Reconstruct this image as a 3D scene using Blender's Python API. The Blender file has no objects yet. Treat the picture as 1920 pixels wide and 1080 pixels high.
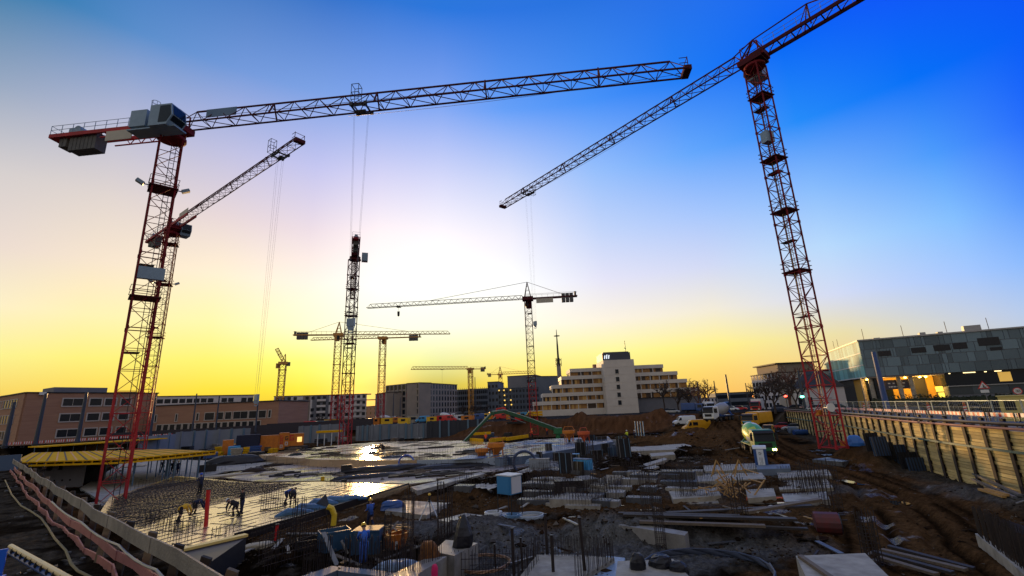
import bpy, math, random
import numpy as np
from math import sin, cos, pi, radians, atan2, hypot
from mathutils import Vector, Matrix
random.seed(7)
SC = bpy.context.scene
COL = SC.collection
# ---------------------------------------------------------------- camera
CAMH = 3.0
_U = np.array([-136., 3266., -857.]); _U /= np.linalg.norm(_U)
_Y = np.array([0, 0, -1.]) - _U * (-_U[2]); _Y /= np.linalg.norm(_Y)
_X = np.cross(_Y, _U)
RM = np.array([_X, _Y, _U])
cam = bpy.data.objects.new('camera', bpy.data.cameras.new('camera'))
COL.objects.link(cam)
m4 = Matrix(RM.tolist()).to_4x4(); m4.translation = (0, 0, CAMH)
cam.matrix_world = m4
cam.data.sensor_width = 36; cam.data.lens = 36 * 857 / 1920
cam.data.clip_start = .1; cam.data.clip_end = 9000
SC.camera = cam

def ray(px, py):
    return RM @ np.array([px - 960., 540. - py, -857.])
def on(px, py, z):                      # the point of the horizontal plane z seen at a pixel
    r = ray(px, py); t = (z - CAMH) / r[2]
    return Vector((r[0] * t, r[1] * t, z))
def at(px, py, d):                      # the point at horizontal distance d seen at a pixel
    r = ray(px, py); t = d / hypot(r[0], r[1])
    return Vector((r[0] * t, r[1] * t, CAMH + r[2] * t))
# ---------------------------------------------------------------- world and sun
SUN_AZ, SUN_EL = -17.6, 3.8
SKY=[(-54, [(0.782, 0.391, 0.035), (0.91, 0.665, 0.169), (0.942, 0.881, 0.346), (0.934, 0.84, 0.646), (0.781, 0.672, 0.649), (0.638, 0.607, 0.613), (0.282, 0.374, 0.517), (0.007, 0.179, 0.397), (0.02, 0.15, 0.5), (0.02, 0.15, 0.5)]), (-44, [(0.864, 0.464, 0.031), (0.955, 0.68, 0.104), (0.993, 0.883, 0.212), (1.043, 0.895, 0.466), (0.938, 0.786, 0.618), (0.754, 0.67, 0.632), (0.471, 0.491, 0.659), (0.102, 0.267, 0.598), (0.02, 0.15, 0.5), (0.02, 0.15, 0.5)]), (-34, [(0.898, 0.503, 0.021), (0.98, 0.744, 0.043), (1.024, 0.89, 0.156), (1.088, 0.934, 0.415), (1.025, 0.874, 0.643), (0.809, 0.684, 0.688), (0.527, 0.531, 0.767), (0.173, 0.323, 0.712), (0.02, 0.15, 0.502), (0.02, 0.15, 0.5)]), (-25, [(0.642, 0.342, 0.002), (0.839, 0.734, 0.02), (0.939, 0.941, 0.161), (1.008, 0.977, 0.618), (1.045, 0.898, 0.777), (0.822, 0.7, 0.776), (0.544, 0.554, 0.866), (0.2, 0.359, 0.788), (0.02, 0.152, 0.573), (0.02, 0.15, 0.5)]), (-17, [(0.023, 0.0, 0.003), (0.032, 0.199, 0.02), (0.619, 0.806, 0.263), (0.95, 0.985, 0.771), (0.989, 0.983, 0.959), (1.001, 0.884, 0.913), (0.653, 0.648, 0.909), (0.215, 0.38, 0.868), (0.029, 0.178, 0.662), (0.02, 0.15, 0.5)]), (-9, [(0.379, 0.188, 0.0), (0.466, 0.424, 0.036), (0.745, 0.786, 0.328), (0.985, 1.0, 0.788), (1.048, 1.054, 1.001), (0.997, 0.932, 0.979), (0.657, 0.682, 0.946), (0.229, 0.395, 0.901), (0.022, 0.181, 0.722), (0.02, 0.15, 0.5)]), (0, [(0.951, 0.539, 0.008), (1.037, 0.746, 0.072), (1.0, 0.885, 0.333), (1.046, 0.989, 0.797), (1.009, 1.02, 1.018), (0.881, 0.86, 0.971), (0.565, 0.652, 0.948), (0.129, 0.347, 0.936), (0.024, 0.177, 0.751), (0.02, 0.15, 0.505)]), (12, [(0.964, 0.569, 0.043), (0.989, 0.774, 0.134), (0.995, 0.942, 0.313), (0.978, 0.898, 0.749), (0.779, 0.775, 0.935), (0.54, 0.66, 0.956), (0.306, 0.522, 0.973), (0.063, 0.287, 0.944), (0.02, 0.168, 0.747), (0.02, 0.15, 0.557)]), (24, [(0.959, 0.509, 0.103), (0.986, 0.672, 0.172), (1.019, 0.883, 0.262), (0.901, 0.834, 0.684), (0.653, 0.702, 0.909), (0.394, 0.573, 0.979), (0.129, 0.388, 0.976), (0.013, 0.205, 0.92), (0.02, 0.15, 0.779), (0.02, 0.15, 0.63)]), (36, [(0.893, 0.524, 0.194), (0.903, 0.654, 0.262), (0.822, 0.723, 0.408), (0.646, 0.706, 0.911), (0.478, 0.698, 0.977), (0.25, 0.506, 0.981), (0.017, 0.259, 0.951), (0.0, 0.134, 0.919), (0.02, 0.15, 0.841), (0.02, 0.15, 0.72)]), (46, [(0.766, 0.573, 0.438), (0.655, 0.616, 0.531), (0.559, 0.621, 0.749), (0.375, 0.573, 0.993), (0.232, 0.522, 0.996), (0.073, 0.328, 0.967), (0.0, 0.163, 0.935), (0.004, 0.093, 0.939), (0.02, 0.15, 0.883), (0.032, 0.15, 0.814)]), (54, [(0.61, 0.627, 0.706), (0.418, 0.587, 0.863), (0.288, 0.536, 1.004), (0.116, 0.391, 0.967), (0.0, 0.165, 0.962), (0.0, 0.099, 0.976), (0.001, 0.107, 0.927), (0.004, 0.071, 0.897), (0.021, 0.15, 0.905), (0.046, 0.15, 0.91)])]

w = bpy.data.worlds.new('World'); SC.world = w; w.use_nodes = True
nt = w.node_tree; nt.nodes.clear(); N = nt.nodes.new; L = nt.links.new
def mth(op, a, b=None, c=None, clamp=False):
    n = N('ShaderNodeMath'); n.operation = op; n.use_clamp = clamp
    for i, v in enumerate((a, b, c)):
        if v is None: continue
        if isinstance(v, (int, float)): n.inputs[i].default_value = v
        else: L(v, n.inputs[i])
    return n.outputs[0]
tc = N('ShaderNodeTexCoord'); sp = N('ShaderNodeSeparateXYZ'); L(tc.outputs['Generated'], sp.inputs[0])
azim = mth('MULTIPLY', mth('ARCTAN2', sp.outputs[0], sp.outputs[1]), 180 / pi)
elev = mth('DIVIDE', mth('ARCSINE', sp.outputs[2]), pi / 2, clamp=True)
BACK = [(.40, .36, .36), (.40, .36, .36), (.36, .33, .34), (.32, .30, .33), (.29, .28, .33), (.27, .27, .33), (.25, .26, .33), (.24, .25, .33), (.23, .25, .34), (.22, .25, .35)]
BSIDE = [(.50, .42, .36), (.50, .42, .36), (.40, .38, .38), (.33, .34, .40), (.26, .30, .42), (.22, .28, .45), (.20, .26, .46), (.20, .25, .45), (.20, .25, .43), (.20, .25, .40)]
keys = [(-180, BACK), (-115, [tuple((a + b) / 2 for a, b in zip(p, q)) for p, q in zip(BACK, SKY[0][1])])] + SKY + [(80, BSIDE), (125, BACK), (180, BACK)]
ELS = (0, 3, 6, 10, 15, 21, 28, 36, 46, 58)
prev = None; pa = None
for a, cols in keys:
    if abs(a) > 60: cols = [(c[0] * 1.6, c[1] * 1.5, c[2] * 1.25) for c in cols]
    r = N('ShaderNodeValToRGB'); cr = r.color_ramp; cr.interpolation = 'B_SPLINE' if False else 'LINEAR'
    for i, (e, c) in enumerate(zip(ELS, cols)):
        el = cr.elements[i] if i < 2 else cr.elements.new(e / 90)
        el.position = e / 90; el.color = (*c, 1)
    el = cr.elements.new(.74); el.color = (.36, .35, .38, 1); el = cr.elements.new(1.0); c = (.52, .47, .43); el.color = (*c, 1)
    L(elev, r.inputs[0])
    if prev is None: prev = r.outputs[0]
    else:
        mr = N('ShaderNodeMapRange'); mr.interpolation_type = 'SMOOTHSTEP' if abs(a) > 60 else 'LINEAR'
        mr.inputs[1].default_value = pa; mr.inputs[2].default_value = a; L(azim, mr.inputs[0])
        mx = N('ShaderNodeMix'); mx.data_type = 'RGBA'
        L(mr.outputs[0], mx.inputs[0]); L(prev, mx.inputs[6]); L(r.outputs[0], mx.inputs[7]); prev = mx.outputs[2]
    pa = a
# the glow around the sun's place, already clipped to white in the photograph
def lobe(azd, eld, width, col, gain):
    d = Vector((sin(radians(azd)) * cos(radians(eld)), cos(radians(azd)) * cos(radians(eld)), sin(radians(eld))))
    vm = N('ShaderNodeVectorMath'); vm.operation = 'DOT_PRODUCT'; L(tc.outputs['Generated'], vm.inputs[0]); vm.inputs[1].default_value = d
    f = mth('EXPONENT', mth('MULTIPLY', mth('SUBTRACT', vm.outputs['Value'], 1.0), 2 / radians(width) ** 2))
    f = mth('MULTIPLY', f, gain)
    n = N('ShaderNodeVectorMath'); n.operation = 'SCALE'; n.inputs[0].default_value = col; L(f, n.inputs[3]); return n.outputs[0]
def vadd(a, b):
    n = N('ShaderNodeVectorMath'); L(a, n.inputs[0]); L(b, n.inputs[1]); return n.outputs[0]
tot = vadd(prev, lobe(-14, 11, 14, (1, .88, .60), .10))
tot = vadd(tot, lobe(-17.6, 1.0, 5, (1, .50, .10), 1.2))
sky = N('ShaderNodeTexSky'); sky.sky_type = 'NISHITA'; sky.sun_disc = False
sky.sun_elevation = radians(SUN_EL); sky.sun_rotation = radians(SUN_AZ)
sc_ = N('ShaderNodeVectorMath'); sc_.operation = 'SCALE'; L(sky.outputs[0], sc_.inputs[0]); sc_.inputs[3].default_value = .003
tot = vadd(tot, sc_.outputs[0])
bg = N('ShaderNodeBackground'); L(tot, bg.inputs[0]); bg.inputs[1].default_value = 1.0
wo = N('ShaderNodeOutputWorld'); L(bg.outputs[0], wo.inputs[0])
sun = bpy.data.objects.new('sun', bpy.data.lights.new('sun', 'SUN')); COL.objects.link(sun)
sun.data.energy = 4.6; sun.data.angle = radians(2.2); sun.data.color = (1, .60, .24)
sd = Vector((sin(radians(SUN_AZ)) * cos(radians(SUN_EL)), cos(radians(SUN_AZ)) * cos(radians(SUN_EL)), sin(radians(SUN_EL))))
sun.rotation_euler = sd.to_track_quat('Z', 'Y').to_euler(); sun.location = (0, 0, 80)
SC.view_settings.view_transform = 'Standard'; SC.view_settings.look = 'None'
SC.view_settings.exposure = 0; SC.view_settings.gamma = 1
SC.cycles.max_bounces = 4; SC.cycles.diffuse_bounces = 2; SC.cycles.glossy_bounces = 2
SC.cycles.transparent_max_bounces = 8

# ---------------------------------------------------------------- materials
MATS = {}
def mat(name, col, rough=.6, metal=0., col2=None, ns=3., amt=.5, bump=0., bs=20., spec=.5, emit=None, es=0., vcol=False, wet=0., stretch=None, cont=.25):
    if name in MATS: return MATS[name]
    m = bpy.data.materials.new(name); m.use_nodes = True; t = m.node_tree; b = t.nodes['Principled BSDF']
    b.inputs['Base Color'].default_value = (*col, 1); b.inputs['Roughness'].default_value = rough
    b.inputs['Metallic'].default_value = metal; b.inputs['Specular IOR Level'].default_value = spec
    co = t.nodes.new('ShaderNodeTexCoord'); src = co.outputs['Object']
    if stretch:
        mp = t.nodes.new('ShaderNodeMapping'); mp.inputs['Scale'].default_value = stretch; t.links.new(src, mp.inputs[0]); src = mp.outputs[0]
    out = None
    if col2:
        n = t.nodes.new('ShaderNodeTexNoise'); n.inputs['Scale'].default_value = ns; n.inputs['Detail'].default_value = 7; n.inputs['Roughness'].default_value = .65
        t.links.new(src, n.inputs['Vector'])
        r = t.nodes.new('ShaderNodeMapRange'); r.inputs[1].default_value = amt - cont; r.inputs[2].default_value = amt + cont; t.links.new(n.outputs[0], r.inputs[0])
        x = t.nodes.new('ShaderNodeMix'); x.data_type = 'RGBA'; x.inputs[6].default_value = (*col, 1); x.inputs[7].default_value = (*col2, 1)
        t.links.new(r.outputs[0], x.inputs[0]); out = x.outputs[2]
    if vcol:
        a = t.nodes.new('ShaderNodeVertexColor'); a.layer_name = 'Col'
        if out is None: out = a.outputs[0]
        else:
            x = t.nodes.new('ShaderNodeMix'); x.data_type = 'RGBA'; x.blend_type = 'MULTIPLY'; x.inputs[0].default_value = 1
            t.links.new(out, x.inputs[6]); t.links.new(a.outputs[0], x.inputs[7]); out = x.outputs[2]
    if out is not None: t.links.new(out, b.inputs['Base Color'])
    if wet:
        n = t.nodes.new('ShaderNodeTexNoise'); n.inputs['Scale'].default_value = wet; n.inputs['Detail'].default_value = 4
        t.links.new(src, n.inputs['Vector'])
        r = t.nodes.new('ShaderNodeMapRange'); r.inputs[1].default_value = .42; r.inputs[2].default_value = .6; r.inputs[3].default_value = max(.06, rough - .42); r.inputs[4].default_value = rough
        t.links.new(n.outputs[0], r.inputs[0]); t.links.new(r.outputs[0], b.inputs['Roughness'])
        if name == 'soil':
            r.inputs[1].default_value = .31; r.inputs[2].default_value = .35; r.inputs[3].default_value = .25
            q = t.nodes.new('ShaderNodeMapRange'); q.inputs[1].default_value = .31; q.inputs[2].default_value = .35; q.inputs[3].default_value = .32; q.inputs[4].default_value = 0; t.links.new(n.outputs[0], q.inputs[0]); t.links.new(q.outputs[0], b.inputs['Specular IOR Level'])
    if bump:
        n = t.nodes.new('ShaderNodeTexNoise'); n.inputs['Scale'].default_value = bs; n.inputs['Detail'].default_value = 5; t.links.new(src, n.inputs['Vector'])
        u = t.nodes.new('ShaderNodeBump'); u.inputs['Strength'].default_value = min(1, bump); u.inputs['Distance'].default_value = .05 * max(1, bump)
        t.links.new(n.outputs[0], u.inputs['Height']); t.links.new(u.outputs[0], b.inputs['Normal'])
    if emit:
        b.inputs['Emission Color'].default_value = (*emit, 1); b.inputs['Emission Strength'].default_value = es
    MATS[name] = m; return m
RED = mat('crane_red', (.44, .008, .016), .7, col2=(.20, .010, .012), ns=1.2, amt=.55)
RED_BACKLIT = mat('crane_red_backlit', (.20, .010, .016), .75, spec=.2, col2=(.11, .008, .014), ns=1.)  # same crane red, darkened in the colour as if backlit by sky
RED_SILHOUETTE = mat('crane_red_silhouette', (.085, .008, .014), .75, spec=.2, col2=(.05, .008, .014), ns=1.)  # crane red dimmed further, the silhouette against the sky is in the colour
GLOWGOLD = mat('far_crane_glow_gold', (.68, .36, .07), .6, col2=(.36, .17, .05), ns=.7)  # haze and glare gold put into the distant cranes' colour
STEEL = mat('galvanised_steel', (.22, .23, .25), .45, .6, col2=(.12, .12, .14), ns=4.)
DARK = mat('dark_metal', (.012, .012, .016), .5)
RUST = mat('rusty_steel', (.035, .018, .013), .7, col2=(.012, .010, .012), ns=6.)
CABW = mat('cab_paint', (.22, .33, .44), .4, col2=(.15, .23, .33), ns=1.)
GLASS = mat('dark_glass', (.010, .016, .026), .16, spec=.2)
SIGNB = mat('sign_blue', (.03, .09, .20), .5, col2=(.10, .18, .30), ns=.5, amt=.4)
SIGNC = mat('sign_cream', (.50, .47, .38), .6, col2=(.40, .38, .33), ns=.8)
CONC = mat('concrete', (.36, .34, .31), .75, col2=(.15, .135, .12), ns=1.3, bump=.3, bs=30, wet=.8)
CONCD = mat('dark_concrete', (.10, .105, .12), .6, col2=(.05, .052, .06), ns=1.0, bump=.4, bs=25, wet=.6)
CONCL = mat('pale_concrete', (.46, .42, .35), .7, col2=(.17, .15, .12), ns=1.3, amt=.5, bump=.25, bs=30)
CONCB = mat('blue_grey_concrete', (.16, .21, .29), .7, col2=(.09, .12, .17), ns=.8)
BALLAST = mat('ballast_concrete', (.12, .125, .13), .8, col2=(.07, .07, .075), ns=2.)
WOOD = mat('weathered_wood', (.20, .15, .10), .75, col2=(.09, .065, .045), ns=2., bump=.3, stretch=(1, 6, 6))
WOODL = mat('new_timber', (.50, .29, .09), .65, col2=(.32, .17, .05), ns=3.)
WOODD = mat('dark_timber', (.045, .032, .024), .7, col2=(.02, .015, .013), ns=2.)
FORM = mat('formwork_film', (.022, .016, .014), .35, col2=(.010, .008, .010), ns=1.)
FYEL = mat('yellow_formwork', (.80, .46, .01), .85, col2=(.55, .28, .01), ns=1.2, spec=.08)
ORP = mat('orange_paint', (.66, .21, .012), .45, col2=(.42, .12, .01), ns=1.5)
BLUEP = mat('blue_paint', (.02, .085, .30), .4, col2=(.015, .05, .18), ns=1.5)
TARPB = mat('blue_tarpaulin', (.05, .17, .36), .4, col2=(.02, .07, .18), ns=2., bump=1, bs=6)
SHEET = mat('pale_plastic_sheet', (.30, .42, .58), .35, col2=(.16, .24, .38), ns=2.5, bump=1, bs=7)
BTARP = mat('black_tarpaulin', (.006, .006, .012), .45, bump=.8, bs=5)
WHITE = mat('white_paint', (.66, .68, .70), .45, col2=(.50, .52, .55), ns=1.2)
REDP = mat('signal_red', (.55, .02, .02), .4)
YELP = mat('yellow_plastic', (.75, .45, .01), .4)
GREENP = mat('green_paint', (.02, .20, .07), .4, col2=(.015, .11, .05), ns=1.5)
RUBBER = mat('black_rubber', (.012, .012, .013), .75)
MUDB = mat('brown_lump', (.05, .028, .018), .8, col2=(.02, .012, .01), ns=4., bump=1, bs=8)

# ---------------------------------------------------------------- mesh builder
class MB:
    def __init__(s, loc=(0, 0, 0), rz=0.):
        s.v = []; s.f = []; s.c = []; s.m = []; s.col = (1, 1, 1); s.mi = 0
        s.T = Matrix.Translation(loc) @ Matrix.Rotation(rz, 4, 'Z')
        s.id = tuple(loc) == (0, 0, 0) and rz == 0
    def add(s, vs, fs):
        n = len(s.v)
        if s.id: s.v.extend([tuple(p) for p in vs])
        else: s.v.extend([tuple(s.T @ Vector(p)) for p in vs])
        for f in fs: s.f.append([i + n for i in f]); s.c.append(s.col); s.m.append(s.mi)
    def box(s, x0, x1, y0, y1, z0, z1):
        s.add([(x, y, z) for z in (z0, z1) for y in (y0, y1) for x in (x0, x1)],
              [(0, 2, 3, 1), (4, 5, 7, 6), (0, 1, 5, 4), (2, 6, 7, 3), (0, 4, 6, 2), (1, 3, 7, 5)])
    def cbox(s, c, sz, rz=0., rx=0., ry=0.):
        M = Matrix.Translation(c) @ Matrix.Rotation(rz, 4, 'Z') @ Matrix.Rotation(ry, 4, 'Y') @ Matrix.Rotation(rx, 4, 'X')
        h = [a / 2 for a in sz]
        s.add([M @ Vector((x, y, z)) for z in (-h[2], h[2]) for y in (-h[1], h[1]) for x in (-h[0], h[0])],
              [(0, 2, 3, 1), (4, 5, 7, 6), (0, 1, 5, 4), (2, 6, 7, 3), (0, 4, 6, 2), (1, 3, 7, 5)])
    def bar(s, p, q, w, h=None, up=(0, 0, 1)):
        p = Vector(p); q = Vector(q); d = q - p
        if d.length < 1e-6: return
        d.normalize(); u = Vector(up)
        if abs(d.dot(u)) > .98: u = Vector((1, 0, 0))
        a = d.cross(u).normalized(); b = a.cross(d); h = h or w
        a *= w / 2; b *= h / 2
        s.add([p - a - b, p + a - b, p + a + b, p - a + b, q - a - b, q + a - b, q + a + b, q - a + b],
              [(0, 1, 2, 3), (7, 6, 5, 4), (0, 4, 5, 1), (1, 5, 6, 2), (2, 6, 7, 3), (3, 7, 4, 0)])
    def tube(s, pts, r, n=8, cap=True):
        pts = [Vector(p) for p in pts]; rs = r if isinstance(r, (list, tuple)) else [r] * len(pts)
        vs = []; fs = []
        for i, p in enumerate(pts):
            d = (pts[min(i + 1, len(pts) - 1)] - pts[max(i - 1, 0)]).normalized()
            u = Vector((0, 0, 1)) if abs(d.z) < .95 else Vector((1, 0, 0))
            a = d.cross(u).normalized(); b = a.cross(d)
            for k in range(n):
                t = 2 * pi * k / n; vs.append(p + (a * cos(t) + b * sin(t)) * rs[i])
            if i:
                o = (i - 1) * n
                for k in range(n): fs.append((o + k, o + (k + 1) % n, o + n + (k + 1) % n, o + n + k))
        if cap: fs += [tuple(range(n - 1, -1, -1)), tuple(range(len(vs) - n, len(vs)))]
        s.add(vs, fs)
    def lathe(s, prof, c, n=16, axis=None):      # prof (r, z); axis: matrix
        M = Matrix.Translation(c) @ (axis or Matrix.Identity(4)); vs = []; fs = []
        for i, (r, z) in enumerate(prof):
            for k in range(n):
                t = 2 * pi * k / n; vs.append(M @ Vector((r * cos(t), r * sin(t), z)))
            if i:
                o = (i - 1) * n
                for k in range(n): fs.append((o + k, o + (k + 1) % n, o + n + (k + 1) % n, o + n + k))
        fs += [tuple(range(n - 1, -1, -1)), tuple(range(len(vs) - n, len(vs)))]
        s.add(vs, fs)
    def prism(s, pts, z0, z1):
        pts = [(p[0], p[1]) for p in pts]; n = len(pts)
        ar = sum(pts[i][0] * pts[(i + 1) % n][1] - pts[(i + 1) % n][0] * pts[i][1] for i in range(n))
        if ar < 0: pts = pts[::-1]
        s.add([(x, y, z0) for x, y in pts] + [(x, y, z1) for x, y in pts],
              [tuple(range(n - 1, -1, -1)), tuple(range(n, 2 * n))] + [(i, (i + 1) % n, n + (i + 1) % n, n + i) for i in range(n)])
    def quad(s, *p): s.add(p, [tuple(range(len(p)))])
    def build(s, name, m, parent=None, smooth=False, world=False):
        me = bpy.data.meshes.new(name); off = Vector((0, 0, 0))
        if parent is not None and world:
            q = parent
            while q.parent is not None: q = q.parent
            off = Vector(q.location)
        vs = s.v if off.length == 0 else [(a - off.x, b - off.y, c - off.z) for a, b, c in s.v]
        me.from_pydata(vs, [], s.f)
        for mm in (m if isinstance(m, (list, tuple)) else [m]): me.materials.append(mm)
        if any(s.m): me.polygons.foreach_set('material_index', s.m)
        if any(c != (1, 1, 1) for c in s.c):
            a = me.color_attributes.new('Col', 'FLOAT_COLOR', 'CORNER')
            arr = np.repeat(np.array([(*c, 1.) for c in s.c]), [len(f) for f in s.f], axis=0); a.data.foreach_set('color', arr.ravel())
        if smooth: me.polygons.foreach_set('use_smooth', [True] * len(me.polygons))
        me.validate(); me.update()
        o = bpy.data.objects.new(name, me); COL.objects.link(o)
        if parent is not None: o.parent = parent
        return o
def tag(o, label=None, cat=None, group=None, kind=None):
    if label: o['label'] = label
    if cat: o['category'] = cat
    if group: o['group'] = group
    if kind: o['kind'] = kind
    return o
def thing(name, label, cat, loc=(0, 0, 0), rz=0., group=None):
    o = bpy.data.objects.new(name, None); COL.objects.link(o); o.empty_display_size = .3
    o.location = loc; o.rotation_euler = (0, 0, rz); return tag(o, label, cat, group)
def dup(root, loc, rz=0., label=None, group=None, scale=None):
    def rec(o, par):
        c = o.copy(); COL.objects.link(c); c.parent = par
        for ch in kids(o): rec(ch, c)
        return c
    r = rec(root, None); r.location = loc; r.rotation_euler = (0, 0, rz)
    if scale: r.scale = (scale,) * 3
    if label: r['label'] = label
    if group: r['group'] = group
    return r
def kids(o): return [c for c in list(COL.objects) if c.parent == o]

# ---------------------------------------------------------------- terrain
FL = -4.2
def _h(i, j, s): 
    n = (i * 374761393 + j * 668265263 + s * 1442695041) & 0x7fffffff
    n = ((n ^ (n >> 13)) * 1274126177) & 0x7fffffff
    return ((n ^ (n >> 16)) & 0xffff) / 65535.
def vnoise(x, y, s=0):
    xi = np.floor(x).astype(np.int64); yi = np.floor(y).astype(np.int64); fx = x - xi; fy = y - yi
    fx = fx * fx * (3 - 2 * fx); fy = fy * fy * (3 - 2 * fy)
    a = _h(xi, yi, s); b = _h(xi + 1, yi, s); c = _h(xi, yi + 1, s); d = _h(xi + 1, yi + 1, s)
    return (a * (1 - fx) + b * fx) * (1 - fy) + (c * (1 - fx) + d * fx) * fy
def fbm(x, y, s=0, o=4):
    t = 0; a = .5
    for k in range(o): t = t + a * vnoise(x, y, s + k); x = x * 2.03 + 7.1; y = y * 2.03 - 3.7; a *= .5
    return t
def sstep(a, b, x):
    t = np.clip((x - a) / (b - a), 0, 1); return t * t * (3 - 2 * t)
WALL = [(29.5, 12.), (31.2, 22.), (33., 32.3), (35.4, 40.), (38.4, 48.), (43.5, 60.), (49.5, 75.), (57.5, 97.), (63., 112.)]
def off_wall(d):
    r = []
    for i, p in enumerate(WALL):
        a = Vector(WALL[max(i - 1, 0)]); b = Vector(WALL[min(i + 1, len(WALL) - 1)]); t = (b - a).normalized()
        r.append((p[0] + t.y * d, p[1] - t.x * d))
    return r
FENCE = [(-2.2, 5.0), (-3.7, 6.4), (-7.6, 9.7), (-12, 13.4), (-16.7, 17.3), (-24, 23.6), (-33.4, 31.6), (-36.5, 34.6)]
PIT = [(14, 8.)] + off_wall(.9) + [(66, 122), (50, 133), (39, 130), (18, 140), (0, 141), (-20, 146), (-44, 150), (-92, 150), (-135, 135), (-135, 118), (-78, 71), (-45, 42), (-34, 33.2), (-24, 24.4), (-16.3, 18.1), (-7.1, 10.6), (-2, 6.3), (3, 5)]
def pdist(x, y, poly):                     # signed distance, positive inside, and index of nearest side
    n = len(poly); best = np.full(x.shape, 1e9); ins = np.zeros(x.shape, bool); idx = np.zeros(x.shape, int)
    for i in range(n):
        ax, ay = poly[i]; bx, by = poly[(i + 1) % n]; dx = bx - ax; dy = by - ay
        t = np.clip(((x - ax) * dx + (y - ay) * dy) / (dx * dx + dy * dy), 0, 1)
        d = np.hypot(x - ax - t * dx, y - ay - t * dy); k = d < best; best = np.where(k, d, best); idx = np.where(k, i, idx)
        ins ^= ((ay > y) != (by > y)) & (x < (bx - ax) * (y - ay) / (by - ay + 1e-12) + ax)
    return np.where(ins, best, -best), idx
def ldist(x, y, line):                     # distance to a polyline, parameter, signed side
    best = np.full(x.shape, 1e9); par = np.zeros(x.shape); side = np.zeros(x.shape)
    for i in range(len(line) - 1):
        ax, ay = line[i][:2]; bx, by = line[i + 1][:2]; dx = bx - ax; dy = by - ay
        t = np.clip(((x - ax) * dx + (y - ay) * dy) / (dx * dx + dy * dy), 0, 1)
        d = np.hypot(x - ax - t * dx, y - ay - t * dy); k = d < best
        best = np.where(k, d, best); par = np.where(k, i + t, par); side = np.where(k, np.sign((x - ax) * dy - (y - ay) * dx) * d, side)
    return best, par, side
RAMP = [(58, 130, -.75), (50, 113, -1.0), (42, 92, -1.9), (34.5, 71, -3.1), (30.8, 60, -3.6), (29.6, 52, -3.9), (29.8, 46, -4.1), (27.6, 39, -4.2), (23.5, 31, -4.2), (17.5, 21, -4.2)]
TRACK = [(-9, 40), (0, 37.5), (10, 35.8), (20, 35.2), (27, 35.5)]
#        x    y    rx  ry   h   rot  flat
BUMPS = [(30.5, 84, 8, 5, 2.6, .2, 0), (22, 90, 8, 6, 1.3, 0, 0), (28, 128, 15, 8, 4.0, -.1, 1), (9, 134, 12, 7, 2.4, 0, 1), (-4, 135, 14, 6, 2.6, 0, 1), (41, 122, 7, 8, 2.6, 0, 0),
         (34.5, 50.5, 3.6, 3.4, 1.9, .4, 1), (3, 50, 10, 3.2, .8, .15, 0), (-5, 41.5, 5, 1.8, .7, .3, 0), (13, 60, 3, 10, 1.2, -.25, 0), (13.5, 45, 3.4, 7, .9, -.5, 0), (-2.6, 29.5, 3.2, 2.2, 1.0, .2, 0), (4, 31, 3, 2, .5, .1, 0),
         (8.5, 28.6, 6.5, 2.0, .9, -.1, 1), (3.4, 27.8, 2., 1.4, -.7, 0, 0), (14.5, 27., 3, 2, .7, 0, 0), (-7, 31, 2.5, 1.6, .5, .4, 0), (31.5, 36, 1.8, 6, .5, -.15, 0), (20, 75, 5, 4, 1.3, 0, 0), (24, 68, 4, 4, .9, 0, 0),
         (30.5, 28, 2.2, 8, .7, 0, 0), (20.5, 41.5, 2.2, 3.5, .45, .5, 0)]
def street(x, y): return -.006 * np.clip(np.hypot(x, y) - 40, 0, 160)
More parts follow.
